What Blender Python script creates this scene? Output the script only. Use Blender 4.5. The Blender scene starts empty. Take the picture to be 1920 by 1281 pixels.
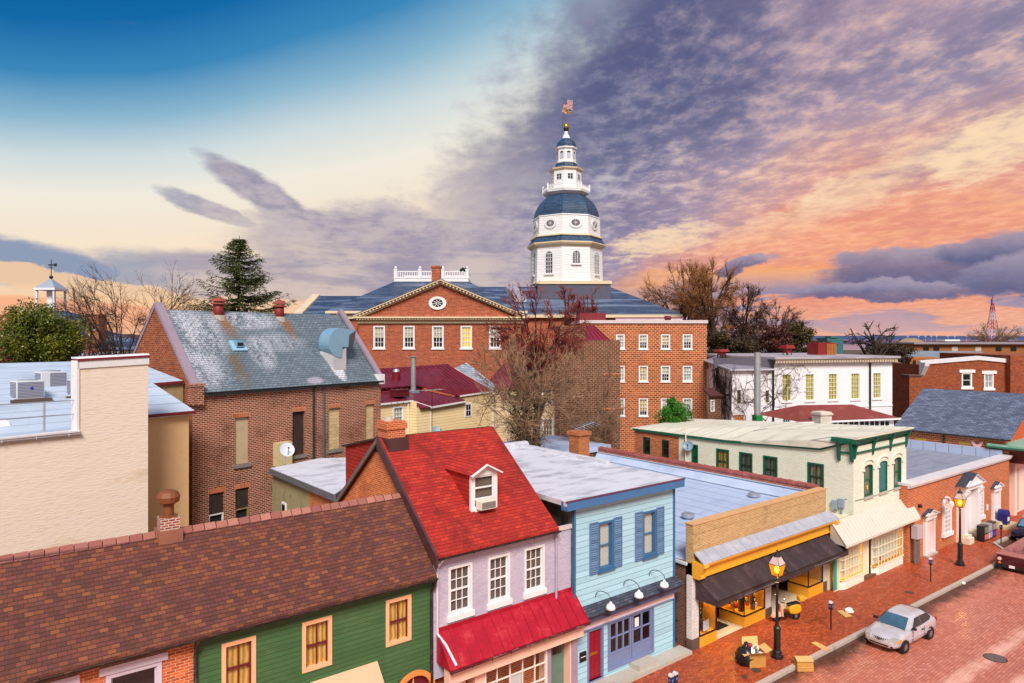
import bpy, math, random
from math import radians as R, sin, cos, pi, atan, tan, hypot
rnd = random.Random(7)
S = bpy.context.scene
COL = S.collection
# ---------------------------------------------------------------- camera
FPX, CH, HY, TH = 1280.0, 14.5, 632.0, R(38.14)     # focal length in px of a 1920 wide frame, eye height, horizon row, yaw from the street normal
cam = bpy.data.objects.new('camera', bpy.data.cameras.new('camera'))
COL.objects.link(cam)
cam.data.sensor_width = 36.0; cam.data.lens = 36.0 * FPX / 1920
cam.data.shift_y = -(640.5 - HY) / 1920
cam.data.clip_start = 0.1; cam.data.clip_end = 20000
cam.location = (0, 0, CH); cam.rotation_euler = (R(90), 0, -TH)
S.camera = cam
S.view_settings.view_transform = 'Standard'; S.view_settings.look = 'None'
S.view_settings.exposure = 0.0; S.view_settings.gamma = 1.0
S.render.engine = 'CYCLES'
S.cycles.use_denoising = True
S.cycles.max_bounces = 6; S.cycles.diffuse_bounces = 3; S.cycles.glossy_bounces = 3; S.cycles.transparent_max_bounces = 12
S.cycles.sample_clamp_indirect = 4.0

def lin(h, k=1.0):
    h = h.lstrip('#'); o = []
    for i in (0, 2, 4):
        c = int(h[i:i+2], 16) / 255
        o.append(min(1.0, (c / 12.92 if c <= 0.04045 else ((c + 0.055) / 1.055) ** 2.4) * k))
    return (o[0], o[1], o[2], 1.0)

# ---------------------------------------------------------------- little node language
class G:
    """a node tree; every value is an output socket wrapped in V"""
    def __init__(s, tree): s.t = tree; tree.nodes.clear()
    def n(s, typ, **kw):
        nd = s.t.nodes.new(typ)
        for k, v in kw.items(): setattr(nd, k, v)
        return nd
    def put(s, sock, v):
        if isinstance(v, V): s.t.links.new(v.s, sock)
        elif v is not None: sock.default_value = v
    def m(s, op, a, b=None, c=None, clamp=False):
        nd = s.n('ShaderNodeMath', operation=op, use_clamp=clamp)
        for i, q in enumerate((a, b, c)):
            if q is not None: s.put(nd.inputs[i], q)
        return V(s, nd.outputs[0])
    def mix(s, f, a, b, blend='MIX'):
        nd = s.n('ShaderNodeMix', data_type='RGBA', blend_type=blend)
        nd.clamp_factor = True
        s.put(nd.inputs[0], f); s.put(nd.inputs[6], a); s.put(nd.inputs[7], b)
        return V(s, nd.outputs[2])
    def ramp(s, f, stops, interp='LINEAR'):
        nd = s.n('ShaderNodeValToRGB'); cr = nd.color_ramp; cr.interpolation = interp
        while len(cr.elements) < len(stops): cr.elements.new(0.5)
        for e, (p, c) in zip(cr.elements, stops):
            e.position = p; e.color = c if len(c) == 4 else (*c, 1)
        s.put(nd.inputs[0], f)
        return V(s, nd.outputs[0])
    def ss(s, x, a, b):
        nd = s.n('ShaderNodeMapRange', interpolation_type='SMOOTHSTEP')
        s.put(nd.inputs[0], x); nd.inputs[1].default_value = a; nd.inputs[2].default_value = b
        return V(s, nd.outputs[0])
    def noise(s, vec, scale, detail=4, rough=.55, dist=0.0, out=0):
        nd = s.n('ShaderNodeTexNoise'); s.put(nd.inputs['Vector'], vec)
        s.put(nd.inputs['Scale'], scale); nd.inputs['Detail'].default_value = detail
        nd.inputs['Roughness'].default_value = rough; nd.inputs['Distortion'].default_value = dist
        return V(s, nd.outputs[out])
    def xyz(s, x, y, z=0.0):
        nd = s.n('ShaderNodeCombineXYZ')
        for i, q in enumerate((x, y, z)): s.put(nd.inputs[i], q)
        return V(s, nd.outputs[0])
    def sep(s, v):
        nd = s.n('ShaderNodeSeparateXYZ'); s.put(nd.inputs[0], v)
        return [V(s, o) for o in nd.outputs]
    def uv(s): return V(s, s.n('ShaderNodeTexCoord').outputs['UV'])
    def obj(s): return V(s, s.n('ShaderNodeTexCoord').outputs['Object'])
class V:
    def __init__(s, g, sock): s.g = g; s.s = sock
    def __add__(s, o): return s.g.m('ADD', s, o)
    __radd__ = __add__
    def __sub__(s, o): return s.g.m('SUBTRACT', s, o)
    def __rsub__(s, o): return s.g.m('SUBTRACT', o, s)
    def __mul__(s, o): return s.g.m('MULTIPLY', s, o)
    __rmul__ = __mul__
    def __truediv__(s, o): return s.g.m('DIVIDE', s, o)
    def __rtruediv__(s, o): return s.g.m('DIVIDE', o, s)
    def __pow__(s, o): return s.g.m('POWER', s, o)

# ---------------------------------------------------------------- sky
wd = bpy.data.worlds.new('World'); S.world = wd; wd.use_nodes = True
wd.cycles.sampling_method = 'MANUAL'; wd.cycles.sample_map_resolution = 256
g = G(wd.node_tree)
d0 = g.n('ShaderNodeTexCoord').outputs['Generated']
rot = g.n('ShaderNodeMapping', vector_type='POINT'); rot.inputs['Rotation'].default_value = (0, 0, TH)
g.t.links.new(d0, rot.inputs[0])
dx, dy, dz = g.sep(V(g, rot.outputs[0]))             # y now runs along the view azimuth, x to its right
A = g.m('ARCTAN2', dx, dy)                            # azimuth from there
hyp = g.m('SQRT', dx*dx + dy*dy)
T = dz / g.m('MAXIMUM', hyp, .02)                     # tangent of the elevation
ax = lambda px: atan((px - 960) / FPX)
tx = lambda px, py: (HY - py) / FPX * cos(ax(px))
# cloud layer seen in perspective, drawn out along the wind
zz = g.m('MAXIMUM', dz, 0.0) + 0.09
ca = ax(860)
P0 = dx*cos(ca) - dy*sin(ca); P1 = dx*sin(ca) + dy*cos(ca)
n1 = g.noise(g.xyz(P0/zz, P1/zz*.45), 2.1, 4, .6, .4)
n2 = g.noise(g.xyz(P0/zz*1.2 + 7, P1/zz*.85), 7.5, 6, .64, .12)
n3 = g.noise(g.xyz(A*3.0 + 3, T*22), 1.6, 4, .62, .5)
wn = g.n('ShaderNodeTexNoise'); g.put(wn.inputs['Vector'], g.xyz(A, T*1.8, .3)); wn.inputs['Scale'].default_value = 11
wn.inputs['Detail'].default_value = 6; wn.inputs['Roughness'].default_value = .66
w0, w1, w2 = g.sep(V(g, wn.outputs['Color']))
Aw = A + (w0-.5)*.10; Tw = T + (w1-.5)*.045
As = A + (w0-.5)*.05; Ts = T + (w1-.5)*.022
def blob(px, py, rx, ry, rotd=0.0, small=False):
    """soft elliptic patch of sky around a direction, its rim broken up by turbulence"""
    a = (As if small else Aw) - ax(px); t = (Ts if small else Tw) - tx(px, py)
    c, s_ = cos(R(rotd)), sin(R(rotd))
    k = FPX / cos(ax(px))
    u = (a*c + t*s_) * (k / rx); v = (t*c - a*s_) * (k / ry)
    return g.ss(u*u + v*v, 1.0, 0.0)
# clear sky: deep blue overhead on the left, cream lower down, peach at the horizon
Tc = g.m('MAXIMUM', T, 0.0)
lift = g.ss(A, ax(250), ax(1250)) * .42
clear = g.ramp(Tc*(1.0 - lift + g.ss(A, ax(620), ax(-100))*.24) * 1.8 + (w2-.5)*.015, [
    (0.00, lin('#f3bf98')), (0.10, lin('#f6d0ac')), (0.24, lin('#f8e4ca')), (0.38, lin('#f0ebde')), (0.48, lin('#cfdcdf')),
    (0.58, lin('#8db8d0')), (0.70, lin('#3d88bb')), (0.84, lin('#1369a8')), (1.0, lin('#0a5c9c'))])
nn = (n1 - .5)*.9 + (n2 - .5)*.6
def soft_(b, p, q): return g.ss(b + ((n3-.5)*p + (w2-.5)*q)*g.m('MINIMUM', b*5.0, 1.0), .12, .78)
# cover: the big bank right of a slanting edge
edge = A - (ax(1035) + (T - tx(1035, 60)) * .60)     # >0 right of the line
big = g.ss(edge + nn*.30 + (w2-.5)*.10, -.09, .09)
cov = big
for (px, py, rx, ry, ro, k) in ((760, 480, 340, 95, -4, .95), (545, 398, 215, 30, -31, .9), (392, 391, 115, 20, -17, .8), (-20, 485, 290, 48, -6, .95), (480, 518, 330, 46, -3, .85), (640, 452, 130, 44, -28, .9), (240, 530, 200, 26, -6, .8)):
    cov = g.m('MAXIMUM', cov, soft_(blob(px, py, rx*1.15, ry*1.25, ro, ry < 60), .8, .6)*k)
# colour of the cloud by where it stands
warm = g.ss(A, ax(1000), ax(1620))*.85 + g.ss(T, tx(1600, 120), tx(1600, 480))*.75 - .50
warm = warm + (n1-.5)*.8 + (n2-.5)*.35
ccol = g.ramp(warm*.8 + .12, [(0.0, lin('#6a6d90')), (0.25, lin('#85809e')), (0.45, lin('#aa96ab')), (0.62, lin('#c4a0a6')), (0.82, lin('#e3a292')), (1.0, lin('#f0a585'))])
dark = blob(1300, 100, 430, 200, 8)
ccol = g.mix(dark*g.ss(n1*.7 + n2*.3, .64, .36)*.62, ccol, lin('#50547f'))
ccol = g.mix(1.0, ccol, g.ramp(n2*.6 + w2*.4, [(.32, (.80,.81,.86)), (.5, (1,1,1)), (.66, (1.24,1.19,1.15))]), 'MULTIPLY')
ccol = g.mix(g.ss(Tw, tx(960, 180), tx(960, 420))*g.ss(Aw, ax(1200), ax(940))*.9, ccol, g.mix(g.ss(n2*.5 + w2*.5, .36, .60), lin('#8f8aa6'), lin('#c3b8be')))
ccol = g.mix(g.ss(Tw, tx(800, 380), tx(800, 500))*g.ss(Aw, ax(1000), ax(900))*.8, ccol, g.mix(g.ss(n3*.6 + w2*.4, .42, .58), lin('#9a93ab'), lin('#d3c2bc')))
ccol = g.mix(g.ss(A, ax(420), ax(160)), ccol, lin('#8798b6'))
# broken light through the cloud sheet
gap = g.ss(n2*.62 + n1*.18 + w2*.20, .46, .68)
glow = g.mix(g.ss(A, ax(1080), ax(1450)), lin('#c9c4cc'), lin('#f3cdb2'))
gapm = gap * (blob(1780, 240, 480, 300)*.5 + blob(1300, 400, 330, 170)*.55 + g.ss(A, ax(980), ax(1150))*.36)
sky = g.mix(cov, clear, g.mix(gapm, ccol, glow))
for (px, py, rx, ry, ro, k) in ((1868, 272, 130, 50, 22, .95), (1245, 450, 95, 32, 14, .85), (1520, 395, 230, 36, 20, .35), (1660, 330, 240, 40, 22, .4)):
    b_ = blob(px, py, rx*1.3, ry*1.4, ro); sky = g.mix(g.ss(b_*.7 + ((n2-.5)*1.5 + (w2-.5)*.8)*g.m('MINIMUM', b_*4.0, 1.0), .15, .85)*k, sky, lin('#fbdcb6'))
# orange afterglow low on the right
og = g.ss(blob(1590, 490, 600, 135, 7) + (n3-.5)*.5 + (n2-.5)*.5, .10, .85)
sky = g.mix(og*.55, sky, g.mix(g.ss(n3*.6 + n2*.4, .38, .60), lin('#ea8f7c'), lin('#fcb488')))
yl = g.ss(blob(1370, 525, 360, 40, 2) + (n3-.5)*.5, .3, .9)
sky = g.mix(yl*.5, sky, lin('#ffb468'))
# stripes of grey violet cloud along the right horizon
st = g.ss(n3 + (w2-.5)*.25, .46, .54) * g.ss(T, tx(1700, 490), tx(1700, 545)) * g.ss(A, ax(1090), ax(1340))
sky = g.mix(st*.95, sky, g.mix(g.ss(w2, .4, .6), lin('#8c8bab'), lin('#b096ac')))
hz = g.ss(T, .05, -.005) * g.ss(A, ax(1100), ax(1500))
sky = g.mix(hz*.5, sky, lin('#eebaa6'))
lh = g.ss(blob(180, 590, 360, 44, 0) + (n3-.5)*.8, .25, .8)
sky = g.mix(lh*.8, sky, lin('#fbae86'))
pk = g.ss(blob(120, 530, 430, 32, -8) + (n3-.5)*.9, .35, .75)
sky = g.mix(pk*.8, sky, lin('#fbd0a2'))
# heavy blue grey heaps
for (px, py, rx, ry, ro) in ((1760, 497, 240, 46, 1), (1850, 468, 110, 42, 6), (1405, 494, 60, 14, 10), (1640, 545, 190, 20, 0), (1900, 515, 120, 42, 0)):
    b_ = blob(px, py, rx*1.1, ry*1.15, ro); m = g.ss(b_ + ((w2-.5)*1.5 + (n3-.5)*.9)*g.m('MINIMUM', b_*4.0, 1.0), .08, .66)
    sh = g.ss(Tw - tx(px, py), -ry/FPX*.6, ry/FPX*.8)
    sky = g.mix(m*.92, sky, g.mix(sh + (w2-.5)*.9, lin('#61648a'), lin('#a79bb0')))
# the unseen sky behind the viewer: even pale tone set to light facades
back = g.ss(dy, .25, -.25)
sky = g.mix(back, sky, g.mix(g.ss(T, 0, 1.2), lin('#d8bfae'), lin('#b4b8c6')))
zen = g.ss(T, .8, 2.2)
sky = g.mix(zen, sky, lin('#aab2c8'))
sky = g.mix(g.ss(T, -.003, -.03), sky, lin('#5a4a44'))
bg1 = g.n('ShaderNodeBackground'); g.put(bg1.inputs[0], sky); bg1.inputs[1].default_value = 1.0
outw = g.n('ShaderNodeOutputWorld')
g.t.links.new(bg1.outputs[0], outw.inputs[0])
# ---------------------------------------------------------------- sun: broad light from the unseen sky behind the viewer
sl = bpy.data.lights.new('sun', 'SUN'); sl.energy = 4.6; sl.angle = R(20); sl.color = (1.0, .93, .85)
so = bpy.data.objects.new('sun', sl); COL.objects.link(so); so.location = (0, 0, 60)
_az, _el = TH + R(180 - 4), R(44)                    # azimuth of the sun measured clockwise from +Y
from mathutils import Vector
sd = Vector((sin(_az)*cos(_el), cos(_az)*cos(_el), sin(_el)))
so.rotation_euler = sd.to_track_quat('Z', 'Y').to_euler()
# ---------------------------------------------------------------- frames: street axes (X along the kerb, Y into the block) and turned ones
class Fr:
    def __init__(s, deg): s.yaw = R(deg); s.u = (cos(s.yaw), sin(s.yaw)); s.v = (-sin(s.yaw), cos(s.yaw))
    def w(s, p): return (p[0]*s.u[0] + p[1]*s.v[0], p[0]*s.u[1] + p[1]*s.v[1], p[2])
    def ray(s, px, py):
        c = (px - 960) / FPX
        d = (c*cos(TH) + sin(TH), -c*sin(TH) + cos(TH))
        return (d[0]*s.u[0] + d[1]*s.u[1], d[0]*s.v[0] + d[1]*s.v[1], -(py - HY) / FPX)
    def D(s, px, py, t): d = s.ray(px, py); return (d[0]*t, d[1]*t, CH + d[2]*t)
    def Y(s, px, py, y): return s.D(px, py, y / s.ray(px, py)[1])
    def X(s, px, py, x): return s.D(px, py, x / s.ray(px, py)[0])
    def Z(s, px, py, z): return s.D(px, py, (z - CH) / s.ray(px, py)[2])
F0, FJ, FN, FC = Fr(0), Fr(14.2), Fr(-21.9), Fr(-38.14)
FF = Fr(-1.3)
def add3(a, b, k=1.0): return (a[0]+b[0]*k, a[1]+b[1]*k, a[2]+b[2]*k)
def sub3(a, b): return (a[0]-b[0], a[1]-b[1], a[2]-b[2])
def nrm(a):
    l = math.sqrt(a[0]**2+a[1]**2+a[2]**2) or 1; return (a[0]/l, a[1]/l, a[2]/l)
def crs(a, b): return (a[1]*b[2]-a[2]*b[1], a[2]*b[0]-a[0]*b[2], a[0]*b[1]-a[1]*b[0])
# ---------------------------------------------------------------- mesh builder
class MB:
    def __init__(s): s.v = []; s.f = []
    def poly(s, *p):
        i = len(s.v); s.v += [tuple(q) for q in p]; s.f.append(tuple(range(i, i+len(p)))); return s
    def hexa(s, p):
        """eight corners: bottom ring 0-3, top ring 4-7"""
        i = len(s.v); s.v += [tuple(q) for q in p]
        for f in ((3,2,1,0),(4,5,6,7),(0,1,5,4),(1,2,6,5),(2,3,7,6),(3,0,4,7)): s.f.append(tuple(i+k for k in f))
        return s
    def box(s, x0, x1, y0, y1, z0, z1):
        return s.hexa([(x0,y0,z0),(x1,y0,z0),(x1,y1,z0),(x0,y1,z0),(x0,y0,z1),(x1,y0,z1),(x1,y1,z1),(x0,y1,z1)])
    def bar(s, a, b, w, h, up=(0,0,1)):
        """a square bar from a to b, w wide and h high"""
        d = nrm(sub3(b, a)); t = crs(d, up)
        t = nrm(t) if abs(t[0])+abs(t[1])+abs(t[2]) > 1e-6 else (1,0,0)
        n = crs(t, d); q = []
        for e in (a, b):
            for i, j in ((-1,-1),(1,-1),(1,1),(-1,1)): q.append(add3(add3(e, t, i*w/2), n, j*h/2))
        return s.hexa(q)
    def prism(s, pts, vec):
        i = len(s.v); n = len(pts)
        s.v += [tuple(p) for p in pts] + [add3(p, vec) for p in pts]
        s.f.append(tuple(range(i+n-1, i-1, -1))); s.f.append(tuple(range(i+n, i+2*n)))
        for k in range(n): s.f.append((i+k, i+(k+1)%n, i+n+(k+1)%n, i+n+k))
        return s
    def slab(s, pts, th):
        """a sheet through pts with its thickness below"""
        return s.prism([add3(p, (0,0,-th)) for p in pts], (0,0,th))
    def tube(s, path, rad, n=6, caps=True):
        if not isinstance(rad, (list, tuple)): rad = [rad]*len(path)
        i0 = len(s.v); ref = None
        for k, p in enumerate(path):
            a = path[max(k-1, 0)]; b = path[min(k+1, len(path)-1)]
            d = nrm(sub3(b, a))
            if ref is None: ref = (1,0,0) if abs(d[0]) < .8 else (0,1,0)
            t = nrm(crs(d, ref)); q = crs(t, d); ref = q if False else ref
            for j in range(n):
                an = 2*pi*j/n
                s.v.append(add3(add3(p, t, cos(an)*rad[k]), q, sin(an)*rad[k]))
        for k in range(len(path)-1):
            for j in range(n):
                a = i0+k*n+j; b = i0+k*n+(j+1)%n
                s.f.append((a, b, b+n, a+n))
        if caps and n > 3:
            s.f.append(tuple(i0+j for j in range(n))[::-1]); s.f.append(tuple(i0+(len(path)-1)*n+j for j in range(n)))
        return s
    def lathe(s, c, prof, n=12, ph=0.0, sx=1.0, sy=1.0):
        i0 = len(s.v)
        for r, z in prof:
            for j in range(n):
                an = 2*pi*j/n + ph
                s.v.append((c[0]+r*sx*cos(an), c[1]+r*sy*sin(an), c[2]+z))
        for k in range(len(prof)-1):
            for j in range(n):
                a = i0+k*n+j; b = i0+k*n+(j+1)%n
                s.f.append((a, b, b+n, a+n))
        s.f.append(tuple(i0+j for j in range(n))[::-1]); s.f.append(tuple(i0+(len(prof)-1)*n+j for j in range(n)))
        return s
    def ball(s, c, r, n=8, m=5, sz=1.0):
        return s.lathe(c, [(max(.001, r*sin(pi*k/m)), -r*sz*cos(pi*k/m)) for k in range(m+1)], n)
    def add(s, o, fn=lambda p: p):
        i = len(s.v); s.v += [fn(p) for p in o.v]; s.f += [tuple(k+i for k in f) for f in o.f]; return s
def mesh(name, mb, mat, o=(0,0,0), smooth=False, uv=True, sub=0, bev=0.0):
    me = bpy.data.meshes.new(name)
    vs = mb.v
    me.from_pydata([(p[0]-o[0], p[1]-o[1], p[2]-o[2]) for p in vs], [], mb.f)
    if uv:
        ul = me.uv_layers.new(name='UVMap'); data = [0.0]*(2*len(ul.data)); k = 0
        for f in mb.f:
            a, b, c = vs[f[0]], vs[f[1]], vs[f[2]]
            n = crs(sub3(b, a), sub3(c, a))
            if len(f) > 3 and abs(n[0])+abs(n[1])+abs(n[2]) < 1e-9: n = crs(sub3(c, a), sub3(vs[f[3]], a))
            n = nrm(n)
            if abs(n[2]) > .996: t, q = (1,0,0), (0,1,0)
            else:
                h = hypot(n[0], n[1]); t = (-n[1]/h, n[0]/h, 0)
                if (abs(t[0]) > abs(t[1]) and t[0] < 0) or (abs(t[1]) >= abs(t[0]) and t[1] < 0): t = (-t[0], -t[1], 0)
                q = crs(n, t)
                if q[2] < 0: q = (-q[0], -q[1], -q[2])
            for vi in f:
                p = vs[vi]
                data[k] = p[0]*t[0]+p[1]*t[1]; data[k+1] = p[0]*q[0]+p[1]*q[1]+p[2]*q[2]; k += 2
        ul.data.foreach_set('uv', data)
    if smooth: me.polygons.foreach_set('use_smooth', [True]*len(me.polygons))
    me.materials.append(mat)
    ob = bpy.data.objects.new(name, me); COL.objects.link(ob)
    if bev:
        b = ob.modifiers.new('bevel', 'BEVEL'); b.width = bev; b.segments = 2; b.limit_method = 'ANGLE'
    if sub:
        m = ob.modifiers.new('sub', 'SUBSURF'); m.levels = sub; m.render_levels = sub
    return ob
def tag(o, label, cat=None, group=None, kind=None):
    if label: o['label'] = label
    if cat: o['category'] = cat
    if group: o['group'] = group
    if kind: o['kind'] = kind
    return o
class Thing:
    """an Empty at the base of a thing; its parts are meshes written in the thing's frame"""
    def __init__(s, name, label, cat, o=(0,0,0), fr=None, group=None):
        s.fr = fr or F0; s.o = o
        s.e = bpy.data.objects.new(name, None); COL.objects.link(s.e)
        s.e.empty_display_size = .3
        s.e.location = s.fr.w(o); s.e.rotation_euler = (0, 0, s.fr.yaw)
        tag(s.e, label, cat, group)
    def part(s, name, mb, mat, parent=None, label=None, **kw):
        ob = mesh(name, mb, mat, s.o, **kw); ob.parent = parent or s.e
        if label: ob['label'] = label
        return ob
def solo(name, mb, mat, label, cat, o=(0,0,0), fr=None, group=None, **kw):
    fr = fr or F0
    ob = mesh(name, mb, mat, o, **kw); ob.location = fr.w(o); ob.rotation_euler = (0, 0, fr.yaw)
    return tag(ob, label, cat, group)
def ground(name, mb, mat, kind='structure', label=None, fr=None, **kw):
    ob = mesh(name, mb, mat, **kw); ob['kind'] = kind
    if fr: ob.rotation_euler = (0, 0, fr.yaw)
    if label: ob['label'] = label
    return ob
def kids(o): return [c for c in bpy.data.objects if c.parent == o]
def dup(root, loc, rz, label):
    m = {}
    def cp(o, par):
        c = o.copy(); COL.objects.link(c)
        if par: c.parent = par
        for ch in kids(o):
            if ch.name not in m: cp(ch, c)
        m[c.name] = 1
        return c
    for k in bpy.data.objects: pass
    r = cp(root, None); r.location = loc; r.rotation_euler = (0, 0, rz); r['label'] = label
    return r
# ---------------------------------------------------------------- materials
def new_mat(name):
    m = bpy.data.materials.new(name); m.use_nodes = True; return m, G(m.node_tree)
def finish(g, col, rough=.7, metal=0.0, bump=None, bstr=.4, bdist=.02, coat=0.0, spec=.5, emis=None, estr=1.0):
    p = g.n('ShaderNodeBsdfPrincipled'); o = g.n('ShaderNodeOutputMaterial')
    g.put(p.inputs['Base Color'], col); g.put(p.inputs['Roughness'], rough); g.put(p.inputs['Metallic'], metal)
    p.inputs['Coat Weight'].default_value = coat; p.inputs['Specular IOR Level'].default_value = spec
    if emis is not None:
        g.put(p.inputs['Emission Color'], emis); g.put(p.inputs['Emission Strength'], estr)
    if bump is not None:
        b = g.n('ShaderNodeBump'); b.inputs['Strength'].default_value = bstr; b.inputs['Distance'].default_value = bdist
        g.put(b.inputs['Height'], bump); g.t.links.new(b.outputs[0], p.inputs['Normal'])
    g.t.links.new(p.outputs[0], o.inputs[0])
def plain(name, h, rough=.6, var=.18, sc=2.5, metal=0.0, dirt=None, bump=.15, coat=0.0, spec=.5, k=1.0, aniso=(1,1,1)):
    """paint, metal, stone: one colour, worn by two scales of noise"""
    m, g = new_mat(name); c = lin(h, k)
    mp = g.n('ShaderNodeMapping'); mp.inputs['Scale'].default_value = aniso
    g.t.links.new(g.obj().s, mp.inputs[0]); v = V(g, mp.outputs[0])
    a = g.noise(v, sc, 5, .6); b = g.noise(v, sc*9, 3, .6)
    f = (a - .5)*2*var + (b - .5)*var
    col = g.mix(1.0, c, g.ramp(f + .5, [(0, (.35,.35,.35)), (.5, (1,1,1)), (1, (1.5,1.5,1.5))]), 'MULTIPLY')
    if dirt: col = g.mix(g.ss(a*.6 + b*.4, .50, .68)*dirt[1], col, lin(dirt[0]))
    finish(g, col, g.m('ADD', (a-.5)*.25, rough, clamp=True), metal, b, bump, .02, coat, spec)
    return m
def brickm(name, cols, mortar, bw=.225, bh=.078, ms=.012, stain=None, var=.32, rough=.85, paint=0.0, msm=.25):
    m, g = new_mat(name); uv = g.uv()
    t = g.n('ShaderNodeTexBrick'); g.put(t.inputs['Vector'], uv)
    t.offset = .5; t.inputs['Scale'].default_value = 1; t.inputs['Brick Width'].default_value = bw; t.inputs['Row Height'].default_value = bh
    t.inputs['Mortar Size'].default_value = ms; t.inputs['Mortar Smooth'].default_value = msm; t.inputs['Bias'].default_value = 0
    t.inputs['Color1'].default_value = (0,0,0,1); t.inputs['Color2'].default_value = (1,1,1,1); t.inputs['Mortar'].default_value = (.5,.5,.5,1)
    n = len(cols)
    c = g.ramp(V(g, t.outputs['Color']), [((i+.5)/n if n > 1 else .5, lin(h)) for i, h in enumerate(cols)])
    a = g.noise(uv, .55, 5, .6); b = g.noise(uv, 7.0, 3, .6)
    c = g.mix(1.0, c, g.ramp((a-.5)*2*var + (b-.5)*var*.8 + .5, [(0,(.45,.45,.45)),(.5,(1,1,1)),(1,(1.45,1.45,1.45))]), 'MULTIPLY')
    c = g.mix(V(g, t.outputs['Fac']), c, lin(mortar))
    if stain: c = g.mix(g.ss(a*.65 + b*.35, stain[2] if len(stain) > 2 else .52, .68)*stain[1], c, lin(stain[0]))
    finish(g, c, rough, 0, 1.0 - V(g, t.outputs['Fac']), .5, .012)
    return m
def shingle(name, cols, w=.30, h=.14, gap='#1c1412', ms=.010, var=.25, rough=.85, extra=None, bstr=.7):  # gap: colour of the joints and of the painted butt shadow
    """courses of tabs; each tab its own tone, the lower edge a step"""
    m, g = new_mat(name); uv = g.uv()
    t = g.n('ShaderNodeTexBrick'); g.put(t.inputs['Vector'], uv); t.offset = .43; t.squash = 1
    t.inputs['Scale'].default_value = 1; t.inputs['Brick Width'].default_value = w; t.inputs['Row Height'].default_value = h
    t.inputs['Mortar Size'].default_value = ms; t.inputs['Mortar Smooth'].default_value = .1; t.inputs['Bias'].default_value = 0
    t.inputs['Color1'].default_value = (0,0,0,1); t.inputs['Color2'].default_value = (1,1,1,1); t.inputs['Mortar'].default_value = (.5,.5,.5,1)
    n = len(cols)
    c = g.ramp(V(g, t.outputs['Color']), [((i+.5)/n, lin(q)) for i, q in enumerate(cols)])
    u, v, _ = g.sep(uv)
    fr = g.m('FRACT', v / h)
    a = g.noise(uv, .6, 5, .62); b = g.noise(uv, 22.0, 2, .6)
    c = g.mix(1.0, c, g.ramp((a-.5)*2*var + (b-.5)*.5 + .5, [(0,(.4,.4,.4)),(.5,(1,1,1)),(1,(1.5,1.5,1.5))]), 'MULTIPLY')
    if extra: c = extra(g, c, u, v, a, b)
    c = g.mix(V(g, t.outputs['Fac'])*.7, c, lin(gap)); c = g.mix(g.ss(fr + (b-.5)*.08, .20, .03)*.7, c, lin(gap))  # joints dark; each course's butt shadow painted along its lower edge
    finish(g, c, rough, 0, (1.0 - fr)*.8 - V(g, t.outputs['Fac'])*.6, bstr, .03)
    return m
def boards(name, h, h2=None, pitch=.2, seam='#2a2f2a', rough=.55, var=.15, dirt=None, ms=.06, vert=False):
    """lap siding: each board leans out towards its lower edge"""
    m, g = new_mat(name); uv = g.uv(); u, v, _ = g.sep(uv)
    if vert: u, v = v, u
    row = g.m('FLOOR', v / pitch); fr = g.m('FRACT', v / pitch)
    rn = g.n('ShaderNodeTexWhiteNoise', noise_dimensions='1D'); g.put(rn.inputs['W'], row)
    a = g.noise(uv, .5, 4, .6); b = g.noise(g.xyz(u*1.0, v*8), 3.0, 3)
    c = g.mix(a, lin(h), lin(h2 or h))
    c = g.mix(1.0, c, g.ramp((V(g, rn.outputs[0])-.5)*var + (b-.5)*var + .5, [(0,(.5,.5,.5)),(.5,(1,1,1)),(1,(1.4,1.4,1.4))]), 'MULTIPLY')
    if dirt: c = g.mix(g.ss(a*.5 + b*.5, .5, .68)*dirt[1], c, lin(dirt[0]))
    c = g.mix(g.ss(fr, ms*1.6, ms*.4), c, lin(seam))  # dark line under each board: the lap's shadow painted into the colour
    finish(g, c, rough, 0, 1.0 - fr, .9, .03)
    return m
def glassm(name, tint='#0a0d12', refl=.06, h2=None):
    m, g = new_mat(name)
    a = g.noise(g.obj(), 1.6, 2)
    finish(g, g.mix(a, lin(tint), lin(h2 or tint)), refl, 0, g.noise(g.obj(), .9, 2), .05, .05, 0, .9)
    return m
def clear_glass(name='window_glass', tint=(.93,.97,.97,1)):
    m, g = new_mat(name)
    f = g.n('ShaderNodeLayerWeight')
    t = g.n('ShaderNodeBsdfTransparent'); t.inputs[0].default_value = tint
    gl = g.n('ShaderNodeBsdfGlossy'); gl.inputs['Roughness'].default_value = .03
    mx = g.n('ShaderNodeMixShader'); o = g.n('ShaderNodeOutputMaterial')
    g.put(mx.inputs[0], V(g, f.outputs[1])**4.0 * .9 + .05)
    g.t.links.new(t.outputs[0], mx.inputs[1]); g.t.links.new(gl.outputs[0], mx.inputs[2]); g.t.links.new(mx.outputs[0], o.inputs[0])
    return m
def folds(name, h, h2, emit=0.0, eh=None, n=26):
    """hanging cloth: upright folds"""
    m, g = new_mat(name); u, v, _ = g.sep(g.uv())
    w = g.m('SINE', u*n + g.noise(g.uv(), 3.0, 2)*5)*.5 + .5
    c = g.mix(w, lin(h), lin(h2))
    if emit: finish(g, c, .8, 0, w, .5, .02, emis=g.mix(w, lin(eh or h), lin(h2)), estr=emit)
    else: finish(g, c, .8, 0, w, .5, .02)
    return m
def slats(name, h, h2, pitch=.06):
    m, g = new_mat(name); u, v, _ = g.sep(g.uv())
    f = g.m('FRACT', v/pitch)
    finish(g, g.mix(g.ss(f, .75, .62), lin(h2), lin(h)), .6, 0, f, .5, .01)
    return m
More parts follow.
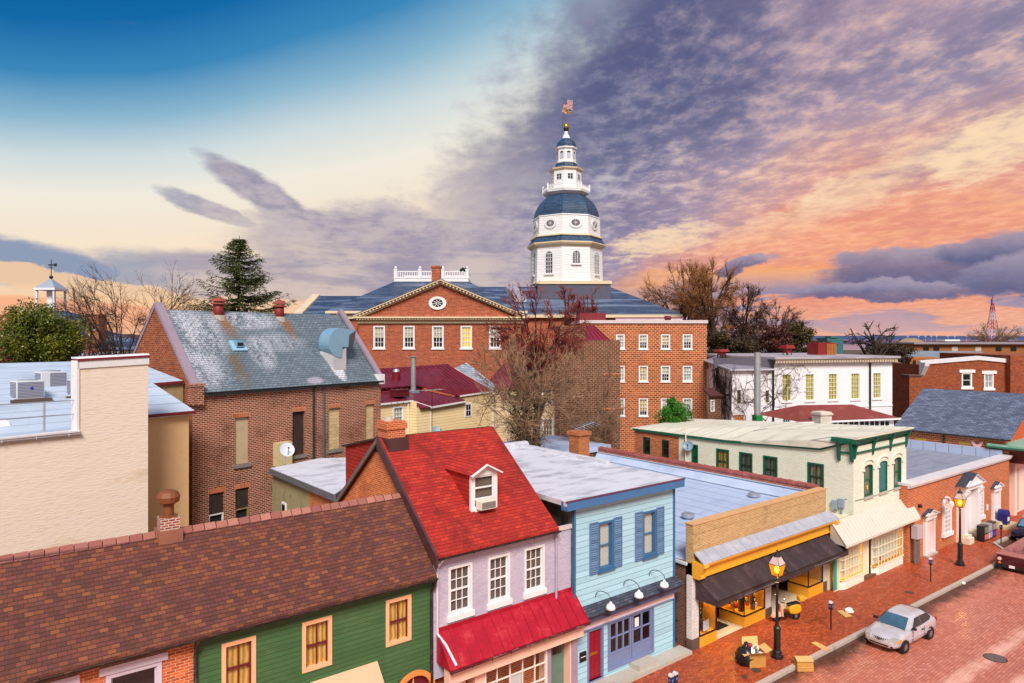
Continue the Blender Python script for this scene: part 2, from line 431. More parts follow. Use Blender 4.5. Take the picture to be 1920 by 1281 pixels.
def glow(name, h, s, h2=None, sc=3.0):
    m, g = new_mat(name)
    c = g.mix(g.noise(g.obj(), sc, 3), lin(h), lin(h2 or h))
    finish(g, c, .7, 0, emis=c, estr=s)
    return m
M = {}
GLASS = clear_glass()
DARKG = glassm('dark_glass', '#0b0d10', .05, '#1d2126')
ROOMD = plain('dark_room', '#1a1614', .9, .3)
WHITE = plain('white_paint', '#e4e2e4', .5, .10, 2, dirt=('#a9a4a0', .25))
CREAMP = plain('cream_paint', '#e9dcc4', .5, .10, 2, dirt=('#a8977c', .25))
BLACKM = plain('black_iron', '#141416', .38, .25, 5, spec=.6)
GALV = plain('galvanised', '#b9bfc6', .38, .15, 3, metal=.7)
STONE = plain('grey_stone', '#b4aca2', .8, .2, 2.5, dirt=('#6d655d', .4))
MAROON = plain('maroon_paint', '#6e1420', .45, .2, 2)
# ---------------------------------------------------------------- walls, windows
class Wall:
    """an upright plane: ax 'y' faces the street (-Y) at y=c, 'x' faces -X at x=c; a runs along it, d out of it"""
    def __init__(s, ax, c, fr=None): s.ax = ax; s.c = c; s.fr = fr or F0
    def P(s, a, z, d=0.0): return (a, s.c - d, z) if s.ax == 'y' else (s.c - d, a, z)
    def px(s, px, py, d=0.0):
        p = s.fr.Y(px, py, s.c - d) if s.ax == 'y' else s.fr.X(px, py, s.c - d)
        return (p[0], p[2]) if s.ax == 'y' else (p[1], p[2])
    def rect(s, pl, pr, pt, pb):
        m = (pl + pr) / 2
        a0 = s.px(pl, pt)[0]; a1 = s.px(pr, pt)[0]
        return (min(a0, a1), max(a0, a1), s.px(m, pb)[1], s.px(m, pt)[1])
    def box(s, mb, a0, a1, z0, z1, d0, d1):
        p = [s.P(a0,z0,d1), s.P(a1,z0,d1), s.P(a1,z0,d0), s.P(a0,z0,d0), s.P(a0,z1,d1), s.P(a1,z1,d1), s.P(a1,z1,d0), s.P(a0,z1,d0)]
        return mb.hexa(p)
    def quad(s, mb, a0, a1, z0, z1, d=0.0): return mb.poly(s.P(a0,z0,d), s.P(a1,z0,d), s.P(a1,z1,d), s.P(a0,z1,d))
    def panel(s, mb, a0, a1, z0, z1, holes=(), rev=.16):
        """a wall face with openings cut out, each with its reveal"""
        holes = [(max(h[0], a0), min(h[1], a1), max(h[2], z0), min(h[3], z1)) for h in holes]
        A_ = sorted({a0, a1, *[h[0] for h in holes], *[h[1] for h in holes]}); Z_ = sorted({z0, z1, *[h[2] for h in holes], *[h[3] for h in holes]})
        for i in range(len(A_)-1):
            for j in range(len(Z_)-1):
                ca, cz = (A_[i]+A_[i+1])/2, (Z_[j]+Z_[j+1])/2
                if any(h[0] < ca < h[1] and h[2] < cz < h[3] for h in holes): continue
                s.quad(mb, A_[i], A_[i+1], Z_[j], Z_[j+1])
        for h in holes:
            for (aa, za, ab, zb) in ((h[0],h[2],h[0],h[3]), (h[1],h[2],h[1],h[3]), (h[0],h[2],h[1],h[2]), (h[0],h[3],h[1],h[3])):
                mb.poly(s.P(aa,za,0), s.P(ab,zb,0), s.P(ab,zb,-rev), s.P(aa,za,-rev))
        return mb
    def frame(s, mb, r, w, d0, d1):
        """a rectangular frame inside r, w wide"""
        a0, a1, z0, z1 = r
        s.box(mb, a0, a0+w, z0, z1, d0, d1); s.box(mb, a1-w, a1, z0, z1, d0, d1)
        s.box(mb, a0+w, a1-w, z0, z0+w, d0, d1); s.box(mb, a0+w, a1-w, z1-w, z1, d0, d1)
        return mb
def window(t, W, r, fm, cols=2, rows=2, case=.09, sash=None, back=None, glass=None, sill=None, head=None, rec=.07, mun=.03, proud=.025, meet=True, name='window', sillm=None, arch=False, bname='curtain', backd=.14, label=None, half=None):
    """casing, sashes with glazing bars, pane, what hangs behind it, sill and header"""
    a0, a1, z0, z1 = r
    mb = MB()
    if case: W.frame(mb, (a0+.003, a1-.003, z0+.003, z1-.003), case, -.15, proud)
    i0, i1, j0, j1 = a0+case, a1-case, z0+case*.6, z1-case
    w = t.part(name, mb, fm, label=label) if case else None
    sb = MB(); sw = .045 if (i1-i0) > .5 else .035
    W.frame(sb, (i0, i1, j0, j1), sw, -rec-.04, -rec+.012)
    if meet: W.box(sb, i0+sw, i1-sw, (j0+j1)/2-.028, (j0+j1)/2+.028, -rec-.04, -rec+.022)
    for k in range(1, cols):
        a = i0+sw + (i1-i0-2*sw)*k/cols; W.box(sb, a-mun/2, a+mun/2, j0+sw, j1-sw, -rec-.025, -rec+.004)
    for k in range(1, rows):
        if meet and rows % 2 == 0 and k == rows//2: continue
        z = j0+sw + (j1-j0-2*sw)*k/rows; W.box(sb, i0+sw, i1-sw, z-mun/2, z+mun/2, -rec-.022, -rec+.006)
    s_ = t.part('sash' if w else name, sb, sash or fm, parent=w, label=None if w else label)
    w = w or s_
    gb = MB(); W.quad(gb, i0+sw*.5, i1-sw*.5, j0+sw*.5, j1-sw*.5, -rec-.012)
    t.part('pane', gb, glass or (GLASS if back else DARKG), parent=w)
    if back:
        bb = MB(); 
        if half: W.quad(bb, i0, i1, j0+(j1-j0)*half, j1, -backd)
        else: W.quad(bb, i0, i1, j0, j1, -backd)
        t.part(bname, bb, back, parent=w)
        if half:
            rb = MB(); W.quad(rb, i0, i1, j0, j1, -backd-.1); t.part('room', rb, ROOMD, parent=w)
    if sill:
        mb = MB(); W.box(mb, a0-sill[1], a1+sill[1], z0-sill[0], z0, -.02, sill[2]); t.part('sill', mb, sillm or fm, parent=w)
    if head:
        mb = MB(); W.box(mb, a0-head[1], a1+head[1], z1, z1+head[0], -.02, head[2]); t.part('lintel', mb, sillm or fm, parent=w)
    return w
def soldier(t, W, r, mat, h=.22, parent=None, e=.06):
    mb = MB(); n = max(3, int((r[1]-r[0]+2*e)/.085)); st = (r[1]-r[0]+2*e)/n
    for k in range(n): W.box(mb, r[0]-e+k*st+.008, r[0]-e+(k+1)*st-.008, r[3]+.004, r[3]+h, -.02, .012)
    return t.part('lintel', mb, mat, parent=parent)
def gutter(t, W, a0, a1, z, d, mat, r=.07, step=1.8, ends=True, parent=None):
    mb = MB(); n = 6
    for k in range(n):
        t0, t1 = pi + pi*k/n, pi + pi*(k+1)/n
        p = [W.P(a, z + r*sin(q), d + r*cos(q)) for a, q in ((a0,t0),(a1,t0),(a1,t1),(a0,t1))]
        mb.poly(*p)
    for a in (a0, a1):
        mb.poly(*[W.P(a, z + r*sin(pi+pi*k/n), d + r*cos(pi+pi*k/n)) for k in range(n+1)])
    W.box(mb, a0, a1, z-.004, z+.014, d+r-.006, d+r+.012)
    k = a0
    while k < a1:
        W.box(mb, k-.015, k+.015, z-r, z+.05, d+r, d+r+.02); k += step
    return t.part('gutter', mb, mat, parent=parent)
def spout(t, pts, mat, r=.045, name='downspout', parent=None):
    mb = MB(); mb.tube(pts, r, 8)
    return t.part(name, mb, mat, parent=parent)
def seams(mb, a, b, c, d, n, h=.035, w=.025, nrmv=None):
    """standing seams on the sheet a-b (top edge) c-d (bottom edge, c under a)"""
    nv = nrmv or nrm(crs(sub3(b, a), sub3(c, a)))
    if nv[2] < 0: nv = (-nv[0], -nv[1], -nv[2])
    for k in range(n+1):
        f = k/n
        p = add3(a, sub3(b, a), f); q = add3(c, sub3(d, c), f)
        mb.bar(add3(p, nv, h/2), add3(q, nv, h/2), w, h, nv)
    return mb
def chimney(t, x0, x1, y0, y1, z0, z1, mat, name='chimney', cap=None, parent=None, corb=.05):
    mb = MB(); mb.box(x0, x1, y0, y1, z0, z1-.3)
    mb.box(x0-corb, x1+corb, y0-corb, y1+corb, z1-.3, z1-.08); mb.box(x0-corb*.3, x1+corb*.3, y0-corb*.3, y1+corb*.3, z1-.08, z1)
    c = t.part(name, mb, mat, parent=parent)
    if cap:
        mb = MB(); w = min(x1-x0, y1-y0)*.3; mb.lathe(((x0+x1)/2, (y0+y1)/2, z1), [(w, 0), (w*.9, .25), (w*.7, .25), (w*.7, .05)], 10); t.part('chimney_pot', mb, cap, parent=c)
    return c
# ================================================================ ground, street
KX0, KX1 = 25.0, 51.4
_k0, _k1 = F0.Z(1422, 1277, 0), F0.Z(1864, 1055, 0)
KS = (_k1[1]-_k0[1])/(_k1[0]-_k0[0])
def kerb_y(x):
    b = min(max((x - 54.0)/2.5, 0), 1)
    return _k0[1] + (x - _k0[0])*KS + 1.75*b*b*(3-2*b)
KW = .22
def street_mat(name, cols, mortar, stain, wet, bw, bh, sheen, road=False):
    m, g = new_mat(name); uv = g.uv()
    t = g.n('ShaderNodeTexBrick'); g.put(t.inputs['Vector'], uv); t.offset = .5
    for k, q in (('Scale',1),('Brick Width',bw),('Row Height',bh),('Mortar Size',.010),('Mortar Smooth',.2),('Bias',0),('Color1',(0,0,0,1)),('Color2',(1,1,1,1)),('Mortar',(.5,.5,.5,1))): t.inputs[k].default_value = q
    n = len(cols)
    c = g.ramp(V(g, t.outputs['Color']), [((i+.5)/n, lin(h)) for i, h in enumerate(cols)])
    a = g.noise(uv, .35, 5, .65); b = g.noise(uv, 2.6, 4, .65); u, v, _ = g.sep(uv)
    s_ = g.noise(g.xyz(u*.18, v*1.3), 1.0, 4, .6, .6)
    c = g.mix(1.0, c, g.ramp((a-.5)*.5 + (b-.5)*.45 + .5, [(0,(.45,.45,.45)),(.5,(1,1,1)),(1,(1.5,1.45,1.4))]), 'MULTIPLY')
    c = g.mix(V(g, t.outputs['Fac'])*.8, c, lin(mortar))
    c = g.mix(g.ss(b*.6 + a*.4, .54, .70)*stain[1], c, lin(stain[0]))
    if road:                                              # pale streaks painted for sky glare on wet brick, dark wet silt along the kerb
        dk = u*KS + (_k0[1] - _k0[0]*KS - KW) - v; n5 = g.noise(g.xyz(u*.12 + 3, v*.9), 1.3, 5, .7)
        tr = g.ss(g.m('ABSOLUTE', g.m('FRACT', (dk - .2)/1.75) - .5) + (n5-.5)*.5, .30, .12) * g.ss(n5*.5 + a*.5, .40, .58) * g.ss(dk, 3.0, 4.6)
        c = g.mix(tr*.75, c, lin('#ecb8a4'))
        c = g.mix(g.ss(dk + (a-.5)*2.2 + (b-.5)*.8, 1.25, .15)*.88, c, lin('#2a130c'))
    w = g.ss(s_*.6 + a*.4, .43, .60)                      # films of water lie in streaks
    r = (.5 if road else .62) - w*wet
    finish(g, c, r, 0, 1.0 - V(g, t.outputs['Fac']), .5, .012, sheen, .5)
    return m
M['walk'] = street_mat('sidewalk_brick', ['#9a4024','#ae4c2a','#c05a34','#a2462a'], '#5a2a18', ('#3c1a10', .85), .30, .22, .11, 0.0)
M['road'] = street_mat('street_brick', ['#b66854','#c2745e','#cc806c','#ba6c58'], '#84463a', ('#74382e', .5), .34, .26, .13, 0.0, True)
mb = MB(); mb.poly((-900,-900,-.17), (900,-900,-.17), (900,900,-.17), (-900,900,-.17))
for (x0, x1, y0, y1) in ((-4000,-900,-4000,4000), (900,4000,-4000,4000), (-900,900,-4000,-900), (-900,900,900,4000)):
    mb.poly((x0,y0,-.17),(x1,y0,-.17),(x1,y1,-.17),(x0,y1,-.17))
ground('ground', mb, plain('earth', '#4c4034', .95, .3, .2))
kx = [-40, 20, 50, 110]
kxs = [-40, 20, 53.9, 54.6, 55.25, 55.9, 56.6, 110]
def strip(mb, fa, fb, z):
    for xa, xb in zip(kxs, kxs[1:]): mb.poly((xa, fa(xa), z), (xb, fa(xb), z), (xb, fb(xb), z), (xa, fb(xa), z))
    return mb
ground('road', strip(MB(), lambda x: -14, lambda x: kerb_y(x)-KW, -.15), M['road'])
ground('sidewalk', strip(MB(), kerb_y, lambda x: 24, 0), M['walk'])
mb = MB(); x = -40.0; r_ = random.Random(3)
while x < 110:
    L = 1.5 + r_.random()*.9; x2 = min(x+L, 110); j = r_.uniform(-.012, .012)
    p = [(x+.012, kerb_y(x)-KW+j, -.2), (x2-.012, kerb_y(x2)-KW+j, -.2), (x2-.012, kerb_y(x2), -.2), (x+.012, kerb_y(x), -.2)]
    mb.hexa(p + [(a, b, .008) for a, b, _ in p]); x = x2
ground('kerb', mb, plain('kerb_granite', '#b3a49a', .7, .3, 1.6, dirt=('#5a4740', .6)), bev=.015)

# ================================================================ A: long row house, brown roof
YA = 20.3
WA = Wall('y', YA)
BRX = F0.Y(364, 1200, YA)[0]
def brown_extra(g, c, u, v, a, b):
    n = g.noise(g.xyz(u*.7, v*1.4), 1.0, 4, .7)
    return g.mix(g.ss(n, .66, .74)*.55, c, lin('#b0705e'))
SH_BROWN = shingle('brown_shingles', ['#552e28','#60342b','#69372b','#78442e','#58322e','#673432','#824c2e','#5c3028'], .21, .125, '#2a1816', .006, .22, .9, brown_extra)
BR_OR = brickm('orange_brick', ['#b04a1c','#c9592a','#d8682f','#a34320','#bf5a33'], '#d6a680', .225, .080, .010, ('#8a5a48', .4))
GREEN = boards('green_clapboard', '#30552e', '#416438', .155, '#16240f', .6, .26, ('#5f6c42', .5))
PEACH = plain('peach_trim', '#efb488', .5, .1, 2, dirt=('#b8845e', .3))
WINE = plain('wine_sash', '#641a26', .4, .15)
CURT_AM = folds('amber_curtain', '#e0b25c', '#b07a30', 0, None, 42)
LILAC_TRIM = plain('lilac_white_trim', '#cfc3d2', .5, .1, 2, dirt=('#8f8392', .3))
t = Thing('row_house', 'low house under one long mottled brown shingle roof, half orange brick, half green clapboard', 'house', (4, YA, 0))
XA0, XA1, ZE, YE = -5.0, 12.43, 6.34, 20.0
ridge = F0.X(752, 925, XA1); YR, ZR = ridge[1], ridge[2]
gw = [WA.rect(415, 480, 1199, 1290), WA.rect(566, 622, 1162, 1255), WA.rect(723, 771, 1118, 1206)]
gw = [(a, b, 4.25, 5.80) for a, b, _, _ in gw]
gw[1:] = [(gw[1][0], gw[1][0]+.96, 4.25, 5.8), (gw[2][0], gw[2][0]+.96, 4.25, 5.8)]; gw[0] = (gw[0][0], gw[0][0]+.96, 4.25, 5.8)
bw_ = [(2.62, 3.94, 3.9, 5.80), (.60, 1.92, 3.9, 5.80), (-1.6, -.3, 3.9, 5.8)]
mb = MB(); WA.panel(mb, XA0, BRX, 0, ZE-.02, bw_); t.part('wall', mb, BR_OR, label='orange brick wall')
mb = MB(); WA.panel(mb, BRX, XA1, 0, ZE-.02, gw + [(11.10, 12.36, 0, 3.0)]); t.part('siding', mb, GREEN, label='green clapboard wall')
mb = MB(); mb.box(XA0, XA1, YA+.4, YR*2-YE-.4, 0, ZE-.3); mb.prism([(XA1-.02, YA+.3, ZE-.3), (XA1-.02, 2*YR-YE-.3, ZE-.3), (XA1-.02, YR, ZR-.15)], (XA0-XA1+.04, 0, 0)); t.part('rear_wall', mb, BR_OR)
mb = MB()
mb.slab([(XA0, YE, ZE), (XA1, YE, ZE), (XA1, YR, ZR), (XA0, YR, ZR)], .12)
mb.slab([(XA0, YR, ZR), (XA1, YR, ZR), (XA1, 2*YR-YE, ZE), (XA0, 2*YR-YE, ZE)], .12)
roof = t.part('roof', mb, SH_BROWN)
RCAP = shingle('ridge_tile', ['#8a5049','#9c6558','#7d4a48','#a46c60'], .34, .6, '#3a2020', .012, .3, .85)
mb = MB(); x = XA0
sl = (ZR-ZE)/(YR-YE)
while x < XA1-.1:
    for q in (0, 1):
        w = -.17 if q == 0 else .17
        mb.hexa([(x+.01,YR,ZR+.012),(x+.33,YR,ZR+.03),(x+.33,YR+w,ZR+.03-.17*sl),(x+.01,YR+w,ZR+.012-.17*sl), (x+.01,YR,ZR+.035),(x+.33,YR,ZR+.05),(x+.33,YR+w,ZR+.05-.17*sl),(x+.01,YR+w,ZR+.035-.17*sl)])
    x += .34
t.part('ridge_cap', mb, RCAP, parent=roof)
DKMET = plain('dark_gutter', '#26211f', .45, .3, 4, dirt=('#8a8078', .35))
gutter(t, WA, XA0, XA1-.02, ZE-.08, .36, DKMET, .075, 1.55)
spout(t, [(BRX+.02, YA-.34, ZE-.15), (BRX+.02, YA-.16, ZE-.45), (BRX+.02, YA-.06, ZE-.6), (BRX+.02, YA-.06, .1)], DKMET, .055)
spout(t, [(XA1-.05, YA-.34, ZE-.15), (XA1-.06, YA-.14, ZE-.5), (XA1-.06, YA-.06, ZE-.65), (XA1-.06, YA-.06, .1)], DKMET, .055)
for r in gw: window(t, WA, r, PEACH, 2, 2, .12, WINE, CURT_AM, None, None, None, mun=.035, rec=.05, proud=.03)
for r in bw_: window(t, WA, r, LILAC_TRIM, 1, 1, .12, LILAC_TRIM, None, DARKG, None, (.20, .14, .07), meet=False, rec=.06)
# arched doorway with peach rim
ac = ((11.10+12.36)/2, 2.36); ar = .63
mb = MB(); N_ = 20
for k in range(N_):
    q0, q1 = pi*k/N_, pi*(k+1)/N_
    mb.hexa([WA.P(ac[0]+rr*cos(q), ac[1]+rr*sin(q), d) for d in (-.1, .07) for rr, q in ((ar, q0), (ar+.17, q0), (ar+.17, q1), (ar, q1))])
for sx in (-1, 1): WA.box(mb, ac[0]+sx*(ar+.085)-.085, ac[0]+sx*(ar+.085)+.085, 0, ac[1], -.1, .07)
dr = t.part('door', mb, plain('orange_trim', '#e08a4a', .5, .12))
mb = MB(); WA.quad(mb, 11.0, 12.4, 0, 3.05, -.13); t.part('door_leaf', mb, WINE, parent=dr)
mb = MB(); WA.box(mb, ac[0]-.02, ac[0]+.02, .2, ac[1]+ar, -.12, -.08); WA.box(mb, ac[0]-ar, ac[0]+ar, ac[1]-.05, ac[1]+.02, -.12, -.085); t.part('glazing_bar', mb, PEACH, parent=dr)
mb = MB()                                                       # green spandrels that close the square opening round the arch
for sx in (-1, 1):
    for k in range(8):
        q0, q1 = pi/2*k/8, pi/2*(k+1)/8
        p = [ (ac[0]+sx*ar*cos(q), ac[1]+ar*sin(q)) for q in (q0, q1)]
        mb.poly(WA.P(*p[0]), WA.P(ac[0]+sx*.64, p[0][1]), WA.P(ac[0]+sx*.64, p[1][1]), WA.P(*p[1]))
mb.poly(WA.P(ac[0]-.64, ac[1]+ar), WA.P(ac[0]+.64, ac[1]+ar), WA.P(ac[0]+.64, 3.02), WA.P(ac[0]-.64, 3.02))
t.part('spandrel', mb, GREEN)
# cream sloping hood
hd = MB(); hd.slab([(8.06, YA-.75, 3.36), (10.25, YA-.75, 3.36), (10.33, YA-.01, 3.90), (8.06, YA-.01, 3.90)], .05)
hood = t.part('awning', hd, plain('cream_canvas', '#d6ab8a', .8, .06, 2))
hb = MB(); hb.box(8.1, 10.2, YA-.74, YA-.70, 3.05, 3.33); t.part('valance', hb, M.setdefault('ccanvas', plain('cream_canvas_valance', '#eec39c', .8, .06, 2)), parent=hood)
# ridge chimney with its mushroom cowl
cx, cz0 = F0.Y(316, 985, YR)[0], ZR-.5
mb = MB(); mb.box(cx-.26, cx+.26, YR-.24, YR+.28, cz0, ZR+.42); ch = t.part('chimney', mb, brickm('chimney_brick', ['#8a3a28','#a04a34','#76301f'], '#c9b8ac', .2, .075, .014))
mb = MB(); mb.box(cx-.33, cx+.33, YR-.33, YR+.36, cz0, ZR+.06); t.part('flashing', mb, plain('brown_flashing', '#8c5a48', .6, .3, 4), parent=ch)
mb = MB(); mb.lathe((cx, YR+.02, ZR+.42), [(.26,0),(.26,.03),(.15,.05),(.155,.34),(.17,.36),(.30,.44),(.33,.60),(.25,.74),(.10,.80),(.02,.81)], 16); t.part('chimney_cowl', mb, plain('rusty_cowl', '#7a4520', .6, .45, 4, dirt=('#5c2424', .8)), parent=ch, smooth=False)

# ================================================================ B: red roof house
t = Thing('red_roof_house', 'narrow lilac painted house with a steep bright red shingle roof and one white dormer', 'house', (15.3, YA, 0))
XB0, XB1 = 12.47, 18.06
ZB, ZBR, YBR = 6.98, 10.53, 24.37
def red_extra(g, c, u, v, a, b):
    n = g.noise(g.xyz(u*.8, v*.55), 1.0, 5, .7, .4)
    c = g.mix(g.ss(n, .47, .68)*.7, c, lin('#620f0c'))
    return g.mix(g.ss(n, .40, .30)*.35, c, lin('#d43a22'))
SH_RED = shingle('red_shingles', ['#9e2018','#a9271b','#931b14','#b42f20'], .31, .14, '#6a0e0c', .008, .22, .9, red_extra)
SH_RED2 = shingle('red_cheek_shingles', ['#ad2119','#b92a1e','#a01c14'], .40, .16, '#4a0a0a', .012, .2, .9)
LILAC = brickm('lilac_painted_brick', ['#bab2c6','#bfb7ca','#b4acc0'], '#a8a0b4', .225, .078, .008, ('#d8c6cc', .45, .5), .12, .7)
WB = Wall('y', YA)
bwin = [WB.rect(840.6, 886, 1061, 1152), WB.rect(915, 955, 1043, 1133), WB.rect(983, 1020, 1026, 1112)]
bwin = [(a, a+1.02, 4.66, 6.38) for a, b, c, d in bwin]
mb = MB(); WB.panel(mb, XB0, 18.97, 4.2, ZB-.05, bwin)
WB.panel(mb, XB0, 18.97, 2.6, 4.2)
t.part('wall', mb, LILAC)
mb = MB(); mb.box(XB0+.1, XB1-.02, YA+.4, 28.6, 0, ZB-.15); t.part('rear_wall', mb, BR_OR)
GABB = brickm('gable_brick', ['#b8491a','#cf5f28','#dd7236','#a9431e','#c4571f'], '#d8a274', .225, .080, .012, ('#7a3818', .5))
mb = MB(); mb.poly((XB0+.12, YA, ZB-.6), (XB0+.12, 2*YBR-YE-.2, ZB-.6), (XB0+.12, 2*YBR-YE-.2, ZB), (XB0+.12, YBR, ZBR-.1), (XB0+.12, YA, ZB)); t.part('gable_wall', mb, GABB); mb = MB(); mb.poly((XB1-.1, YA, ZB-.6), (XB1-.1, 2*YBR-YE-.2, ZB-.6), (XB1-.1, 2*YBR-YE-.2, ZB), (XB1-.1, YBR, ZBR-.1), (XB1-.1, YA, ZB))
t.part('gable_wall', mb, GABB)
YBB = 2*YBR-YE
mb = MB()
mb.slab([(XB0, YE, ZB), (XB1, YE, ZB), (XB1, YBR, ZBR), (XB0, YBR, ZBR)], .10)
mb.slab([(XB0, YBR, ZBR), (XB1, YBR, ZBR), (XB1, YBB, ZB), (XB0, YBB, ZB)], .10)
roof = t.part('roof', mb, SH_RED)
RAKE = plain('maroon_rake_board', '#4a2a30', .55, .25, 3)
mb = MB(); mb.bar((XB0-.035, YE-.02, ZB-.20), (XB0-.035, YBR, ZBR-.20), .06, .34, (1,0,0)) if False else None
for (ya, za, yb, zb) in ((YE-.02, ZB, YBR, ZBR),):
    mb.hexa([(XB0-.10,ya,za-.42),(XB0,ya,za-.42),(XB0,yb,zb-.42),(XB0-.10,yb,zb-.42),(XB0-.10,ya,za+.02),(XB0,ya,za+.02),(XB0,yb,zb+.02),(XB0-.10,yb,zb+.02)])
t.part('rake_board', mb, RAKE, parent=roof)
mb = MB()
ya, za, yb, zb = YBR, ZBR, YBB, ZB
mb.hexa([(XB0-.10,ya,za-.20),(XB0,ya,za-.20),(XB0,yb,zb-.20),(XB0-.10,yb,zb-.20),(XB0-.10,ya,za+.02),(XB0,ya,za+.02),(XB0,yb,zb+.02),(XB0-.10,yb,zb+.02)])
t.part('rear_rake_board', mb, plain('pale_rake', '#6a5f5c', .6, .4, 5), parent=roof)
mb = MB(); mb.poly((12.62, 24.75, 10.20), (12.62, 27.75, 7.73), (12.62, 27.75, 9.74), (12.62, 24.73, 10.46)); mb.box(12.62, XB1, 24.8, 27.75, 7.2, 7.3)
sd_ = t.part('rear_dormer', mb, SH_RED2)
mb = MB(); mb.slab([(12.5, 24.6, 10.52), (XB1, 24.6, 10.52), (XB1, 27.9, 9.80), (12.5, 27.9, 9.80)], .08); t.part('dormer_roof', mb, plain('tar_roof', '#3a2020', .8, .3), parent=sd_)
gutter(t, WB, XB0+.02, XB1+.03, ZB-.09, .35, DKMET, .075, 1.4)
# roof dormer
dc = F0.Y(908, 945, YE+1.25)
DW = Wall('y', 21.15)
dl, dr_ = DW.px(883, 960)[0], DW.px(932.5, 950)[0]
zb_ = ZB + (21.15-YE)*(ZBR-ZB)/(YBR-YE)
zt = DW.px(906, 884)[1]; zp = DW.px(908, 869)[1]
dm = (dl+dr_)/2
mb = MB()
DW.box(mb, dl, dl+.16, zb_-.05, zt, -.1, 0); DW.box(mb, dr_-.16, dr_, zb_-.05, zt, -.1, 0); DW.box(mb, dl+.16, dr_-.16, zt-.16, zt, -.1, -.004); DW.box(mb, dl+.16, dr_-.16, zb_-.05, zb_+.10, -.1, .03)
mb.prism([DW.P(dl, zt, -.05), DW.P(dr_, zt, -.05), DW.P(dm, zp-.05, -.05)], (0, -.04, 0))
dor = t.part('dormer', mb, WHITE)
slope = (ZBR-ZB)/(YBR-YE)
yb1 = 21.15 + (zt-zb_)/slope
for xx in (dl+.01, dr_-.01): t.part('dormer_cheek', MB().poly((xx, 21.15, zb_), (xx, yb1, zt), (xx, 21.15, zt)), SH_RED2, parent=dor)
mb = MB(); yr1 = 21.15 + (zp-zb_)/slope
for xx, sg in ((dl-.09, -1), (dr_+.09, 1)):
    mb.slab([(xx, 21.0, zt-.04), (dm, 21.0, zp+.03), (dm, yr1+.1, zp+.03), (xx, yb1+.05, zt-.04)] if sg < 0 else [(dm, 21.0, zp+.03), (xx, 21.0, zt-.04), (xx, yb1+.05, zt-.04), (dm, yr1+.1, zp+.03)], .05)
t.part('dormer_roof', mb, SH_RED2, parent=dor)
mb = MB()
for xx in (dl-.1, dr_+.1): mb.bar((xx, 20.98, zt-.10), (dm, 20.98, zp-.03), .05, .13, (0,-1,0))
t.part('bargeboard', mb, WHITE, parent=dor)
BLIND = slats('white_blind', '#d9d4cc', '#8a8580', .055)
dw = window(t, DW, (dl+.17, dr_-.17, zb_+.42, zt-.17), WHITE, 1, 2, 0.0, WHITE, plain('brown_mesh', '#6b5a50', .9, .2, 20), None, rec=.04)
dw2 = window(t, DW, (dl+.17, dr_-.17, zb_+.10, zb_+.43), WHITE, 3, 1, 0.0, WHITE, None, DARKG, rec=.05, meet=False)
am = MB(); DW.box(am, dl+.22, dr_-.30, zb_+.08, zb_+.40, .0, .34)
acu = Thing('window_air_conditioner', 'small pale air conditioner sticking out of the dormer window', 'air conditioner', ((dl+dr_)/2-.04, 20.85, zb_+.08))
acu.part('case', am, plain('beige_case', '#d8d2c6', .5, .1), bev=.01)
am = MB(); DW.box(am, dl+.27, dr_-.34, zb_+.12, zb_+.36, .34, .352); acu.part('grille', am, slats('ac_slats', '#8d8a86', '#3a3836', .03))
for r in bwin: window(t, WB, r, WHITE, 3, 4, .09, WHITE, plain('dim_shade', '#5f5048', .9, .25, 1.5), None, (.20, .06, .09), None, mun=.028, rec=.07)
PIPE = plain('lilac_pipe', '#a59aae', .5, .2, 3)
spout(t, [(XB1+.05, YE+.0, ZB-.12), (XB1+.06, YA-.07, ZB-.35), (XB1+.06, YA-.07, 4.12)], PIPE, .05)
spout(t, [(XB0+.18, YE-.04, ZB-.15), (XB0+.12, YA-.07, ZB-.5), (XB0+.12, YA-.07, 4.2), (XB0+.3, 19.95, 3.85), (XB0+.38, 19.42, 3.32)], plain('white_pipe', '#cfc6d2', .5, .15), .05)
# brick stack on the ridge
c0 = F0.Y(726, 810, YBR)
ch = chimney(t, 12.62, 13.42, YBR-.42, YBR+.38, ZBR-.6, F0.Y(727, 789, YBR)[2], brickm('stack_brick', ['#b84a1c','#c95a26','#a5411c'], '#d09a72', .2, .075, .012, ('#7a3a22', .4)), corb=.06)
mb = MB(); mb.box(12.58, 13.46, YBR-.62, YBR+.5, ZBR-.62, ZBR+.0); t.part('flashing', mb, plain('maroon_flashing', '#4a2a2c', .6, .3), parent=ch)
mb = MB(); mb.lathe((12.9, YBR, c0[2]*0+F0.Y(727, 789, YBR)[2]), [(.2,0),(.16,.14),(.05,.16)], 8); t.part('chimney_cap', mb, STONE, parent=ch)
# low parapet right of the red roof and flat strip behind it
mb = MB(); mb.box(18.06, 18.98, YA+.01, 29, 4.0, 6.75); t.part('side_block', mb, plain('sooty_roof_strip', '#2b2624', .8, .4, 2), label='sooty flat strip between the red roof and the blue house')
mb = MB(); WB.box(mb, 18.06, 18.98, ZB-.22, ZB-.06, -.05, .06); t.part('coping', mb, plain('pale_coping', '#cbbfbf', .7, .2))
